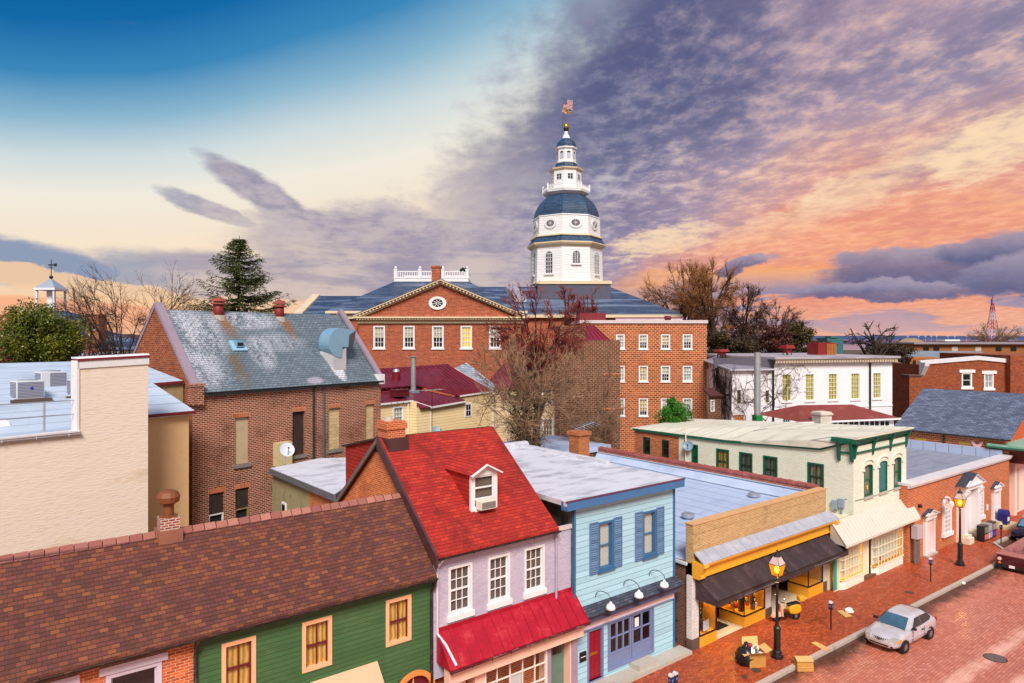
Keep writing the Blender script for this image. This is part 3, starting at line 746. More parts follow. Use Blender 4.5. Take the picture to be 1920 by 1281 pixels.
# red standing seam canopy, shop front under it
CANR = plain('red_metal_canopy', '#a30a26', .38, .34, 1.3, dirt=('#c75a5e', .35))
cb0, cb1 = 12.62, 19.07
mb = MB(); a_, b_, c_, d_ = (12.62, YA-.02, 4.22), (19.05, YA-.02, 4.22), (12.58, 19.40, 3.22), (19.09, 19.40, 3.22)
mb.slab([c_, d_, b_, a_], .05); seams(mb, a_, b_, c_, d_, 14, .05, .03)
mb.poly((12.6, YA, 4.17), (12.6, YA, 3.17), (12.6, 19.42, 3.17)); mb.poly((19.07, YA, 4.17), (19.07, YA, 3.17), (19.07, 19.42, 3.17))
WB.box(mb, 12.62, 19.05, 4.2, 4.36, .0, .03)
can = t.part('canopy', mb, CANR)
gutter(t, WB, 12.55, 19.1, 3.20, .98, plain('red_gutter', '#5a1a1c', .5, .5, 3, dirt=('#b3a596', .6)), .06, .85, parent=can)
SALMON = plain('salmon_fascia', '#eec2ac', .5, .08, 1.2)
mb = MB(); WB.box(mb, 12.66, 19.0, 2.62, 3.12, .4, .72); t.part('fascia', mb, SALMON)
W2 = Wall('y', YA-.4)
SHOPLIT = glow('shop_light', '#ffb050', 14)
mb = MB(); holes = [(14.35, 17.36, .7, 2.60), (13.55, 13.95, .7, 2.5), (17.52, 18.55, 0, 2.62)]
W2.panel(mb, 12.66, 18.97, 0, 2.66, holes, .5); t.part('shop_wall', mb, SALMON)
mb = MB(); W2.box(mb, 18.62, 18.92, 0, 2.66, 0, .06); W2.box(mb, 17.36, 17.52, 0, 2.6, 0, .05); t.part('pilaster', mb, plain('mauve_pilaster', '#9d8aa0', .5, .15))
sw = MB(); W2.frame(sw, (14.36, 17.35, .7, 2.59), .08, -.1, .02)
for k in range(1, 5): W2.box(sw, 14.36+k*.6-.02, 14.36+k*.6+.02, .78, 2.51, -.07, -.02)
for z in (1.33, 1.95): W2.box(sw, 14.44, 17.27, z-.02, z+.02, -.07, -.015)
swn = t.part('shop_window', sw, plain('shop_frame', '#f0ddd2', .5, .08))
mb = MB(); W2.quad(mb, 14.4, 17.3, .75, 2.55, -.05); t.part('pane', mb, GLASS, parent=swn)
mb = MB(); W2.quad(mb, 14.3, 17.4, .5, 2.66, -2.2); mb.poly(W2.P(14.3,.7,-2.2), W2.P(17.4,.7,-2.2), W2.P(17.4,.7,-.2), W2.P(14.3,.7,-.2)); 
for aa in (14.3, 17.4): mb.poly(W2.P(aa,.5,-2.2), W2.P(aa,2.66,-2.2), W2.P(aa,2.66,-.2), W2.P(aa,.5,-.2))
t.part('shop_room', mb, plain('amber_room', '#a06a28', .8, .5, 1.5), parent=swn)
mb = MB(); rr = random.Random(5)
for k in range(9):
    a = 14.5 + rr.random()*2.6; z = .72 + rr.random()*.2; d = -.6 - rr.random()*1.2
    W2.box(mb, a, a+.25+rr.random()*.3, .72, z+.3+rr.random()*.7, d-.3, d)
t.part('shop_goods', mb, plain('brown_goods', '#5a3820', .7, .5, 2), parent=swn)
mb = MB(); W2.box(mb, 15.58, 16.12, 1.0, 1.92, -.09, -.075); t.part('shop_poster', mb, plain('pale_poster', '#d3cccb', .6, .03), parent=swn)
mb = MB(); W2.box(mb, 14.6, 17.1, 2.56, 2.60, -1.5, -1.2); t.part('ceiling_lamp', mb, SHOPLIT, parent=swn)
dv = MB(); W2.box(dv, 17.55, 18.52, .12, 2.50, -.4, -.34); dd = t.part('door', dv, plain('sage_door', '#5f7a6c', .55, .2, 1.5))
dv = MB()
for k in range(3): W2.box(dv, 17.68+k*.25, 17.90+k*.25, 1.9, 2.36, -.34, -.335)
t.part('door_pane', dv, DARKG, parent=dd)
dv = MB(); W2.box(dv, 17.66, 17.70, 1.0, 1.25, -.34, -.29); t.part('handle', dv, BLACKM, parent=dd)

# ================================================================ C: pale blue house
t = Thing('blue_house', 'pale blue clapboard house with darker blue shutters, flat white roof and a red front door', 'house', (22.2, 20.2, 0))
WC = Wall('y', 20.2)
XC0, XC1 = 19.0, 25.42
BLUEB = boards('blue_clapboard', '#9cc6d8', '#a8cfdd', .245, '#43606f', .55, .18, ('#7f9aa4', .4), .05)
BTRIM = plain('blue_trim', '#35648c', .5, .2, 2)
BSHUT = slats('louvre', '#6686a8', '#36506e', .085)
MAUVE = plain('mauve_trim', '#7580a8', .5, .14, 2)
cw = [WC.rect(1121.5, 1148, 972, 1072), WC.rect(1205, 1230.6, 955, 1045)]
cw = [(a, a+.90, 4.72, 6.74) for a, b, c, d in cw]
dR, dF = (19.83, 20.70, .25, 2.34), (21.0, 23.93, .40, 2.46)
mb = MB(); WC.panel(mb, XC0, XC1, 0, 7.60, cw + [dR, dF]); t.part('wall', mb, BLUEB)
mb = MB(); mb.poly((XC1, 20.2, 0), (XC1, 31, 0), (XC1, 31, 7.6), (XC1, 20.2, 7.6)); mb.poly((XC0, 31, 0), (XC1, 31, 0), (XC1, 31, 7.6), (XC0, 31, 7.6)); t.part('rear_wall', mb, BLUEB)
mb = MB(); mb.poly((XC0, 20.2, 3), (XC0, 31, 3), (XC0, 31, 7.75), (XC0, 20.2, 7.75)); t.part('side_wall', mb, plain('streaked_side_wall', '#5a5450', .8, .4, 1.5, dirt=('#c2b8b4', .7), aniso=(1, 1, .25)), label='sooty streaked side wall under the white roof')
def roof_white(name, h, d, seam=0):
    m, g = new_mat(name); uv = g.uv(); u, v, _ = g.sep(uv)
    a = g.noise(uv, .45, 6, .68, .5); b = g.noise(uv, 3.0, 4, .65); s_ = g.noise(g.xyz(u*.35, v*1.6), 1.2, 5, .65, .5)
    c = g.mix(g.ss(a*.5 + s_*.5, .46, .64)*.8, lin(h), lin(d)); c = g.mix(g.ss(b*.5+a*.5, .58, .72)*.35, c, lin('#6b6a70'))
    if seam: c = g.mix(g.ss(g.m('FRACT', (u if seam > 0 else v)/abs(seam)), .055, .03)*.8, c, lin('#4d5666'))
    finish(g, c, g.m('ADD', a*.3, .35), 0, b, .25, .02)
    return m
M['rw'] = roof_white('white_membrane', '#cfd0da', '#8f909e')
mb = MB(); mb.hexa([(18.35,19.86,7.78),(25.72,19.86,7.78),(25.6,31.3,7.78),(18.9,31.3,7.78),(18.35,19.86,7.98),(25.72,19.86,7.98),(25.6,31.3,8.02),(18.9,31.3,8.02)])
roof = t.part('roof', mb, M['rw'])
mb = MB(); WC.box(mb, 18.36, 25.71, 7.60, 7.95, .0, .355); t.part('cornice', mb, plain('cornice_blue', '#3f6ea0', .5, .18, 2), parent=roof)
mb = MB(); WC.box(mb, 18.33, 25.74, 7.93, 7.995, .30, .37); t.part('drip_edge', mb, plain('plum_edge', '#5a3850', .5, .2), parent=roof)
mb = MB(); mb.box(18.9, 25.6, 31.1, 31.4, 7.9, 8.35); mb.box(25.3, 25.62, 24.5, 31.3, 8.0, 8.16)
for k in range(9): mb.box(18.9+k*.75, 18.9+k*.75+.72, 31.0, 31.1, 7.95, 8.28+.05*(k % 2))
t.part('upstand', mb, M['rw'], parent=roof)
for a in (XC0-.02, XC1-.12): t.part('corner_board', WC.box(MB(), a, a+.14, 0, 7.6, -.05, .03), BTRIM)
spout(t, [(XC0+.0, 20.1, 7.6), (XC0+.0, 20.1, 3.6)], BTRIM, .05)
for r in cw:
    w = window(t, WC, r, BTRIM, 1, 2, .10, BTRIM, BLIND, None, (.09, .06, .10), None, rec=.08, bname='blind')
    for a in (r[0]-.52, r[1]+.02):
        mb = MB(); WC.frame(mb, (a, a+.50, r[2]-.06, r[3]+.06), .045, .005, .055); WC.box(mb, a+.045, a+.455, (r[2]+r[3])/2-.05, (r[2]+r[3])/2+.05, .021, .052); WC.box(mb, a+.045, a+.455, r[2]-.015, r[3]+.015, .005, .020)
        s_ = t.part('shutter', mb, plain('shutter_rail', '#557aa4', .5, .15) if 'shr' not in M else M['shr'], parent=w)
        M['shr'] = s_.data.materials[0]
        mb = MB(); z = r[2]-.01
        while z < r[3]-.02:
            if abs(z-(r[2]+r[3])/2) > .07: mb.hexa([WC.P(a+.045,z,.021), WC.P(a+.455,z,.021), WC.P(a+.455,z+.012,.021), WC.P(a+.045,z+.012,.021), WC.P(a+.045,z-.05,.045), WC.P(a+.455,z-.05,.045), WC.P(a+.455,z-.038,.045), WC.P(a+.045,z-.038,.045)])
            z += .075
        t.part('louvres', mb, BSHUT, parent=w)
# slate pent band over the shop floor
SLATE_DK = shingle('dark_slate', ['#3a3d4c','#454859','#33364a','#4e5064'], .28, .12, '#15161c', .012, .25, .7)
mb = MB(); a_, b_, c_, d_ = (19.05, 20.19, 3.46), (25.5, 20.19, 3.46), (18.98, 19.78, 3.18), (25.58, 19.78, 3.18)
mb.slab([c_, d_, b_, a_], .07); pent = t.part('pent_roof', mb, SLATE_DK)
mb = MB(); WC.box(mb, 19.05, 25.45, 2.92, 3.12, .0, .30); WC.box(mb, 19.05, 25.45, 2.86, 2.93, .0, .34); t.part('pent_cornice', mb, plain('dark_mauve', '#4d4862', .5, .2), parent=pent)
mb = MB(); WC.box(mb, 19.05, 25.3, 2.50, 2.84, .0, .08); t.part('sign_board', mb, plain('blush_board', '#e6cfd2', .5, .06))
mb = MB(); WC.box(mb, 19.05, 25.3, 2.44, 2.50, .0, .10); t.part('board_edge', mb, MAUVE)
# red panelled door
RED_D = plain('red_door', '#8c1226', .4, .12, 2)
mb = MB(); WC.frame(mb, (19.80, 20.73, .18, 2.40), .07, -.12, .04); fd = t.part('door', mb, MAUVE, label='red panelled front door')
mb = MB(); WC.box(mb, 19.87, 20.66, .25, 2.33, -.14, -.08)
for (a0, a1, z0, z1) in ((19.93,20.22,.35,1.05),(20.31,20.60,.35,1.05),(19.93,20.22,1.2,2.25),(20.31,20.60,1.2,2.25)): WC.box(mb, a0, a1, z0, z1, -.08, -.065)
t.part('door_leaf', mb, RED_D, parent=fd)
mb = MB(); WC.box(mb, 19.98, 20.42, 1.28, 1.38, -.065, -.03); t.part('letter_slot', mb, plain('brass', '#d9a24a', .3, .1, metal=.8), parent=fd)
mb = MB(); WC.box(mb, 19.35, 19.72, 1.22, 1.62, .01, .04); pl = t.part('plaque', mb, BLACKM)
mb = MB(); WC.box(mb, 19.40, 19.67, 1.40, 1.43, .04, .045); t.part('plaque_line', mb, WHITE, parent=pl)
# mauve glazed shop doors
mb = MB(); WC.frame(mb, (21.0, 23.93, .38, 2.48), .09, -.1, .06)
lv = [(21.1, 22.48), (22.53, 23.83)]
for (a0, a1) in lv:
    WC.frame(mb, (a0, a1, .46, 2.38), .09, -.08, .0); WC.box(mb, a0+.09, a1-.09, .5, .98, -.075, -.02); WC.box(mb, a0+.09, a1-.09, .98, 1.06, -.08, .0)
    n = 3 if a0 < 22 else 2
    for k in range(1, n): WC.box(mb, a0+.09+(a1-a0-.18)*k/n-.035, a0+.09+(a1-a0-.18)*k/n+.035, 1.06, 2.3, -.075, -.01)
    WC.box(mb, a0+.09, a1-.09, 1.66, 1.71, -.07, -.012)
sdor = t.part('shop_door', mb, MAUVE)
mb = MB(); WC.quad(mb, 21.1, 23.83, 1.0, 2.36, -.06); t.part('pane', mb, GLASS, parent=sdor)
mb = MB(); WC.quad(mb, 21.0, 24, .3, 2.6, -.9); t.part('shop_room', mb, plain('dim_room', '#3a302a', .9, .5, 1.2), parent=sdor)
mb = MB(); WC.box(mb, 22.75, 23.02, 1.75, 2.15, -.05, -.045); t.part('notice', mb, WHITE, parent=sdor)
mb = MB(); mb.box(20.85, 25.75, 19.45, 20.19, -.1, .16); mb.box(22.35, 23.55, 19.62, 20.18, .16, .36); t.part('step', mb, STONE); t.part('step', MB().box(19.7, 20.84, 19.75, 20.19, -.1, .2), STONE)
# gooseneck lamps over the band
for k, (px, py) in enumerate(((1143.5, 1138.6), (1196.4, 1116), (1244, 1096.5))):
    x, _, z = F0.Y(px, py, 19.45)
    lt = Thing('gooseneck_lamp', 'white gooseneck lamp, %s of three on the slate band of the blue house' % ('leftmost', 'middle one', 'rightmost')[k], 'wall lamp', (x-.1, 20.2, z+.1), group='gooseneck lamps on the blue house')
    mb = MB(); pts = [(x-.1, 20.16, z+.22)]
    for q in range(9):
        an = pi*q/8; pts.append((x-.1+.02*q, 19.8+.36*cos(an), z+.32+.22*sin(an)))
    pts += [(x+.05, 19.45, z+.16)]
    mb.tube(pts, .016, 6); lt.part('arm', mb, BLACKM)
    mb = MB(); mb.lathe((x+.05, 19.45, z-.12), [(.01,.34),(.04,.33),(.06,.26),(.16,.2),(.2,.08),(.19,.03),(.14,0.0),(.02,-.02)], 14); lt.part('shade', mb, plain('enamel_white', '#e8e4e6', .25, .05), smooth=True)
# ================================================================ alley between blue house and yellow shop
mb = MB(); WG = Wall('y', 20.6)
for k in range(7): WG.box(mb, 25.50+k*.08, 25.53+k*.08, .05, 2.3, -.02, .02)
for z in (.2, 1.1, 2.2): WG.box(mb, 25.46, 26.08, z, z+.05, -.03, .03)
solo('alley_gate', mb, BLACKM, 'narrow black barred gate in the alley between the blue house and the yellow shop', 'gate', (25.8, 20.6, 0))
# ================================================================ D: yellow shop
t = Thing('yellow_shop', 'single storey shop with a tan brick parapet, deep yellow cornice and flat pale blue roof', 'shop', (32, 19.65, 0))
YD = 19.65; WD = Wall('y', YD)
XD0, XD1 = 26.08, 38.30
TANB = brickm('tan_brick', ['#a98250','#b58f5c','#9c7444','#bd9866'], '#cdb38a', .22, .078, .012, ('#6f5030', .5), .22)
YEL = plain('yellow_paint', '#e6a22c', .5, .12, 1.4, dirt=('#a8701c', .35))
M['rb'] = roof_white('blue_membrane', '#a9b8d4', '#95a5c4', 1.0)
mb = MB(); WD.panel(mb, XD0, XD1, 4.50, 5.78); mb.box(XD0, XD1, YD+.001, YD+.42, 3.4, 5.78); WD.box(mb, XD0-.02, XD1+.02, 5.36, 5.44, 0, .03); WD.box(mb, XD0-.02, XD1+.02, 4.66, 4.72, 0, .025)
par = t.part('parapet', mb, TANB)
mb = MB(); mb.box(XD0-.04, XD1+.04, YD-.03, YD+.46, 5.782, 5.84); t.part('parapet_coping', mb, plain('tan_coping', '#cda070', .7, .2, 3), parent=par)
mb = MB(); mb.box(XD0, XD0+.30, YD+.02, YD+2.2, 0, 4.0); mb.box(XD0, XD1, YD+2.2, 37.4, 0, 3.7); t.part('wall', mb, brickm('rough_side_brick', ['#5c3424','#704030','#4c2c20'], '#8a7464', .22, .078, .012))
mb = MB(); r_ = [(XD0-.05, YD+.4, 3.98), (38.0, YD+.4, 4.95), (38.0, 37.6, 5.10), (XD0-.05, 37.6, 4.30)]
mb.slab(r_, .15); roof = t.part('roof', mb, M['rb'])
mb = MB(); mb.bar((XD0-.08, YD+.3, 3.94), (XD0-.08, 30, 4.1), .12, .12); t.part('roof_gutter', mb, plain('white_gutter', '#c8ccd4', .5, .2), parent=roof)
# party wall with red clay coping on the far side
PW = Wall('x', 38.0)
mb = MB(); mb.box(38.0, 38.3, YD+.4, 37.6, 0, 5.78); pw = t.part('party_wall', mb, brickm('party_brick', ['#8c3f22','#a34c28','#b5592f'], '#c9987a', .22, .08, .012))
mb = MB(); mb.poly((37.62, YD+.42, 4.97), (37.62, 37.6, 5.10), (37.97, 37.6, 5.56), (37.97, YD+.42, 5.50)); mb.box(37.93, 37.985, YD+.42, 37.6, 5.50, 5.60); t.part('flashing', mb, roof_white('upstand_blue', '#b3c2dc', '#9aa9c6', -1.1), parent=pw)
mb = MB(); y = YD+.45
while y < 37.5:
    mb.tube([(38.15, y, 5.80), (38.15, y+.56, 5.82)], [.19, .21], 8); y += .6
t.part('coping_tiles', mb, plain('clay_coping', '#8e4a45', .55, .3, 1.5, dirt=('#c08478', .4)), parent=pw)
for nm, px, py, s_ in (('a', 1290, 975, 1.0), ('b', 1414, 936, 1.0)):
    p = F0.Z(px, py, 4.35 if nm == 'a' else 4.75)
    v = Thing('roof_vent', 'squat metal vent on the pale blue roof behind the ' + ('left end' if nm == 'a' else 'middle') + ' of the tan parapet', 'roof vent', p, group='round vents on the pale blue roof')
    mb = MB(); mb.lathe(p, [(.34,-.35),(.32,.0),(.2,.02),(.2,.16),(.24,.17)], 14); v.part('base', mb, M['rb'])
    mb = MB(); mb.lathe(add3(p,(0,0,.14)), [(.30,0),(.36,.06),(.36,.2),(.30,.24),(.05,.26)], 14); v.part('cap', mb, GALV)
# metal pent and yellow cornice
mb = MB(); a_, b_, c_, d_ = (XD0+.02, YD-.02, 4.52), (38.5, YD-.02, 4.52), (26.0, 19.02, 4.16), (38.55, 19.02, 4.16)
mb.slab([c_, d_, b_, a_], .04); seams(mb, a_, b_, c_, d_, 18, .03, .03); t.part('metal_pent', mb, plain('pent_metal', '#aeb2c0', .4, .25, 2, .2, ('#d8d2d0', .3)))
mb = MB()
for z0, z1, d in ((4.03, 4.14, .60), (3.93, 4.03, .52), (3.86, 3.93, .40), (3.50, 3.86, .30), (3.42, 3.50, .36)): WD.box(mb, 26.02, 38.5, z0, z1, -.02, d)
co = t.part('cornice', mb, YEL)
for a in (26.0, 38.2):
    mb = MB(); mb.prism([WD.P(a, 4.12, 0), WD.P(a, 4.12, .66), WD.P(a, 3.98, .70), WD.P(a, 3.85, .56), WD.P(a, 3.62, .48), WD.P(a, 3.45, .50), WD.P(a, 3.38, .40), WD.P(a, 3.38, 0)], (.34, 0, 0)); t.part('bracket', mb, YEL, parent=co)
# black awning in two lengths
AWN = plain('black_canvas', '#33262a', .75, .35, 1.1, dirt=('#6a5058', .5), aniso=(1.6, .6, .6))
p0, p1, p2, p3 = (YD-.05, 3.44), (19.18, 3.10), (18.38, 2.62), (18.36, 2.36)
mb = MB()
def awn_z(x): return .02*sin(x*3.1)
nst = 24
for k in range(nst):
    xa, xb = 26.2 + 12.1*k/nst, 26.2 + 12.1*(k+1)/nst
    for (ya, za), (yb, zb) in ((p0, p1), (p1, p2), (p2, p3)):
        mb.poly((xa, yb, zb+awn_z(xa)), (xb, yb, zb+awn_z(xb)), (xb, ya, za+awn_z(xb)), (xa, ya, za+awn_z(xa)))
for x in (26.2, 38.3): mb.poly(*[(x, y, z) for y, z in (p0, p1, p2, p3)], (x, YD-.05, 2.36))
aw = t.part('awning', mb, AWN)
mb = MB()
for x in (32.1,): mb.bar((x, p1[0]-.01, p1[1]+.02), (x, p2[0]-.01, p2[1]+.02), .05, .03); mb.bar((x, p0[0], p0[1]+.02), (x, p1[0], p1[1]+.02), .05, .03)
mb.bar((26.2, p2[0]-.012, p2[1]+.01), (38.3, p2[0]-.012, p2[1]+.01), .03, .03); t.part('awning_rail', mb, BLACKM, parent=aw)
def script_line(W_, a, z, d, L, h, seed):
    """a run of joined lettering strokes too small to read"""
    r = random.Random(seed); mb = MB(); x = a
    while x < a + L:
        w = h*r.uniform(.4, .8); q = [(x, z), (x+w*.3, z+h*r.uniform(.5, 1)), (x+w*.6, z+h*r.uniform(0, .3)), (x+w, z+h*r.uniform(.3, .6))]
        mb.tube([W_.P(*p, d) for p in q], .008, 3, False); x += w + h*.1
    return mb
for a in (28.2, 34.6):
    t.part('awning_lettering', script_line(WD, a, 2.42, YD-18.34, 2.6, .12, int(a)), plain('pale_lettering%d' % int(a), '#8d7f7a', .6, .1), parent=aw)
# piers
WPB = brickm('white_painted_pier', ['#dcd8d6','#d2ccca','#e2dedc'], '#bdb5b2', .22, .078, .008, ('#8a807a', .4)); BBS = plain('brown_base', '#5d4740', .8, .3, 2)
for a0, a1 in ((25.98, 26.50), (37.92, 38.34)): t.part('pier', WD.box(MB(), a0, a1, .52, 3.44, -.3, .0), WPB); t.part('pier_base', WD.box(MB(), a0-.02, a1+.02, 0, .52, -.3, .03), BBS)
mb = MB(); WD.box(mb, 32.02, 32.62, .45, 3.2, -.4, .0); t.part('pilaster', mb, brickm('white_pilaster', ['#d9cfcc','#cfc4c0','#e0d8d4'], '#b5aaa6', .18, .07, .010))
mb = MB(); WD.box(mb, 32.0, 32.64, 0, .45, -.4, .02); t.part('pilaster_base', mb, BBS)
BLKF = plain('black_frame', '#1c1a20', .4, .2)
def goods(x0, x1, y0, y1, z0, z1, n, seed, cols, parent):
    """wares on show: bottles, hats, boxes in the window"""
    r = random.Random(seed)
    for ci, c in enumerate(cols):
        mb = MB()
        for k in range(n):
            x, y = r.uniform(x0+.1, x1-.1), r.uniform(y0+.1, y1-.1); h = r.uniform(.15, z1-z0-.1)
            if r.random() < .5: mb.box(x-.08, x+.08, y-.04, y+.04, z0, z0+h)
            else: mb.ball((x, y, z0+h), r.uniform(.06, .14), 8, 5)
        t.part('goods', mb, c, parent=parent)
GC = [plain('goods_yellow', '#f0c040', .6, .2), plain('goods_red', '#c02c1c', .6, .3), plain('goods_green', '#7a8a30', .6, .3), plain('goods_dark', '#2a2420', .6, .3), plain('goods_pale', '#d8d0c4', .6, .2)]
def display(x0, x1, y0, y1, zb, zt, side, wares, seed, inside):
    mb = MB(); mb.box(x0, x1, y0, y1, 0, zb); b = t.part('display_window', mb, YEL)
    mb = MB(); f = .05
    for x, y in ((x0, y0), (x1-f, y0), (x0, y1-f)): mb.box(x, x+f, y, y+f, zb, zt)
    mb.box(x0, x1, y0-.01, y0+f, zb, zb+.06); mb.box(x0-.01, x0+f, y0, y1, zb, zb+.06); mb.box(x0, x1, y0, y0+f, zt-.06, zt); mb.box(x0, x0+f, y0, y1, zt-.06, zt)
    t.part('frame', mb, BLKF, parent=b)
    mb = MB(); mb.poly((x0+f, y0+.02, zb+.06), (x1-f, y0+.02, zb+.06), (x1-f, y0+.02, zt-.06), (x0+f, y0+.02, zt-.06))
    if side: mb.poly((x0+.02, y0+f, zb+.06), (x0+.02, y1-f, zb+.06), (x0+.02, y1-f, zt-.06), (x0+.02, y0+f, zt-.06))
    t.part('pane', mb, GLASS, parent=b)
    mb = MB(); mb.poly((x0, y1+.01, zb), (x1, y1+.01, zb), (x1, y1+.01, zt), (x0, y1+.01, zt)); mb.poly((x1-.01, y0, zb), (x1-.01, y1, zb), (x1-.01, y1, zt), (x1-.01, y0, zt)); mb.poly((x0, y0, zt+.02), (x1, y0, zt+.02), (x1, y1, zt+.02), (x0, y1, zt+.02))
    t.part('display_back', mb, inside, parent=b)
    if wares: goods(x0+.1, x1-.1, y0+.15, y1, zb+.01, zt-.2, wares, seed, GC, b)
    mb = MB(); mb.box(x0+.15, x1-.15, y0+.2, y1-.1, zt-.07, zt-.04); t.part('lamp_panel', mb, glow('warm_strip%d' % seed, '#ffc468', 16 if wares else 2.5), parent=b)
    return b
display(26.53, 27.86, YD-.03, YD+.9, .50, 2.30, True, 5, 1, plain('ochre_back', '#b8862c', .8, .4, 2))
display(30.12, 32.0, YD-.04, YD+1.42, .52, 2.35, True, 6, 2, plain('ochre_back_two', '#a87828', .8, .4, 2))
display(36.30, 37.9, YD-.04, YD+1.2, .58, 2.45, True, 0, 3, plain('beige_back', '#b09468', .8, .2, 1))
mb = MB(); WD.box(mb, 26.95, 27.4, .62, 1.1, -.09, -.08); t.part('window_notice', mb, plain('notice_white', '#d4dde2', .5, .05))
mb = MB(); mb.poly((26.1, YD+2.19, 0), (38.2, YD+2.19, 0), (38.2, YD+2.19, 3.4), (26.1, YD+2.19, 3.4)); t.part('shop_back', mb, plain('dark_shop', '#3a2c22', .9, .4, 1.2))
mb = MB(); mb.poly((26.1, YD, 3.38), (38.3, YD, 3.38), (38.3, YD+2.2, 3.38), (26.1, YD+2.2, 3.38)); t.part('soffit', mb, plain('soffit_cream', '#cbb894', .8, .1))
CTL = plain('cream_tile', '#d8c8ac', .6, .2, 3)
for a0, a1 in ((27.9, 30.1), (32.65, 36.28)): t.part('threshold', MB().box(a0, a1, YD+.02, YD+2.15, -.1, .03), CTL)
mb = MB(); mb.box(28.1, 29.7, YD+.55, YD+1.9, .03, .045); solo('doormat', mb, plain('black_mat', '#1c1a1a', .95, .2, 8), 'black doormat in the left doorway of the yellow shop', 'doormat', (28.9, YD+1.2, .03))
for a0, a1 in ((28.2, 29.8), (33.4, 35.2)):
    Wd = Wall('y', YD+2.15); mb = MB(); Wd.frame(mb, (a0, a1, .03, 2.5), .09, -.03, .05); dd = t.part('door', mb, BLKF if a0 < 30 else plain('ochre_frame', '#a8853a', .6, .2))
    mb = MB(); Wd.quad(mb, a0+.09, a1-.09, .1, 2.4, .02); t.part('pane', mb, DARKG, parent=dd)
# ================================================================ E: pale green corner building
t = Thing('pale_green_building', 'two storey pale green painted brick building with dark green bracketed cornice and white metal canopy', 'building', (44, 19.25, 0))
YE_ = 19.25; WE = Wall('y', YE_); XE0, XE1 = 40.76, 48.0; WS = Wall('x', XE0)
MINT = brickm('mint_painted_brick', ['#e2e6d8','#e7eadd','#dce1d2'], '#c6cab4', .26, .10, .010, ('#bcbca2', .35, .55), .12, .7)
GRN = plain('green_trim', '#0c5a44', .45, .2, 2)
YBK = 32.0                                           # where the painted wall gives way to bare brick
sw_ = [WS.rect(l, r, tp, b) for l, r, tp, b in ((1297, 1309, 833, 868), (1343, 1367, 840, 884), (1386, 1411, 848, 892), (1431, 1458, 853, 902), (1514, 1545, 867, 915))]
sw_ = [(a, b, 5.05, 6.72) for a, b, c, d in sw_]; sw_[0] = (sw_[0][0], sw_[0][1], 5.0, 6.75)
mb = MB(); WS.panel(mb, YE_, YBK, 0, 7.28, sw_); mb.poly(WS.P(YE_, 7.28), WS.P(YBK, 7.28), WS.P(YE_+1.8, 7.75), WS.P(YE_, 8.2))
fw = [(42.08, 43.20, 4.84, 6.78), (44.08, 45.18, 4.84, 6.78), (46.14, 47.22, 4.84, 6.78)]
WE.panel(mb, XE0, XE1, 0, 8.2, fw)
mb.poly((XE1, YE_, 0), (XE1, 36, 0), (XE1, 36, 7.2), (XE1, YE_, 8.2))
t.part('wall', mb, MINT)
bkw = [WS.rect(1206, 1219, 829, 852), WS.rect(1241, 1254, 834, 858)]
bkw = [(a, b, 5.5, 6.75) for a, b, c, d in bkw]
WS2 = Wall('x', XE0+.02)
mb = MB(); WS2.panel(mb, YBK, 36.3, 0, 7.2, bkw); mb.poly((XE0, 36.3, 0), (XE1, 36.3, 0), (XE1, 36.3, 7.2), (XE0, 36.3, 7.2))
ORB = brickm('bare_orange_brick', ['#94401e','#b2542a','#7d3519','#c0622f'], '#cf9f7c', .27, .11, .016, ('#5e2f1c', .4)); t.part('rear_brick_wall', mb, ORB)
mb = MB(); mb.slab([(XE0-.25, YE_-.35, 8.60), (XE1+.3, YE_-.35, 8.60), (XE1+.3, 36.6, 7.50), (XE0-.1, 36.6, 7.33), (XE0-.1, 28, 7.42), (XE0-.2, 21.2, 7.80)], .10)
roof = t.part('roof', mb, roof_white('cream_membrane', '#dcd8c6', '#bdb9a8', -1.2))
mb = MB()
for (ya, za, yb, zb) in ((YE_-.2, 8.40, 21.2, 7.62), (21.2, 7.62, 28, 7.27), (28, 7.27, 36.4, 7.20)):
    mb.hexa([(XE0-.12,ya,za-.05),(XE0+.02,ya,za-.05),(XE0+.02,yb,zb-.05),(XE0-.12,yb,zb-.05),(XE0-.12,ya,za+.12),(XE0+.02,ya,za+.12),(XE0+.02,yb,zb+.12),(XE0-.12,yb,zb+.12)])
t.part('verge', mb, GRN, parent=roof)
# bracketed cornice
mb = MB(); WE.box(mb, XE0-.22, XE1+.3, 8.42, 8.5, 0, .36); WE.box(mb, XE0-.15, XE1+.2, 8.22, 8.42, 0, .22); WE.box(mb, XE0-.05, XE1+.05, 7.55, 7.66, 0, .09); WE.box(mb, XE0, XE1, 8.0, 8.24, 0, .03)
mb.box(XE0-.3, XE0, YE_-.3, YE_+1.2, 8.2, 8.48); mb.box(XE0-.09, XE0, YE_-.05, YE_+.9, 7.55, 7.66)
co = t.part('cornice', mb, GRN)
for a in (XE0+.02, 43.1, 45.5, XE1-.18):
    mb = MB(); mb.prism([WE.P(a, 8.42, 0), WE.P(a, 8.42, .34), WE.P(a, 8.2, .28), WE.P(a, 7.85, .15), WE.P(a, 7.5, .11), WE.P(a, 7.3, .07), WE.P(a, 7.3, 0)], (.12, 0, 0)); t.part('bracket', mb, GRN, parent=co)
for a in (YE_-.02, YE_+.75):
    mb = MB(); mb.prism([WS.P(a, 8.3, 0), WS.P(a, 8.3, .36), WS.P(a, 7.9, .22), WS.P(a, 7.45, .16), WS.P(a, 7.1, .10), WS.P(a, 7.1, 0)], (0, .17, 0)); t.part('bracket', mb, GRN, parent=co)
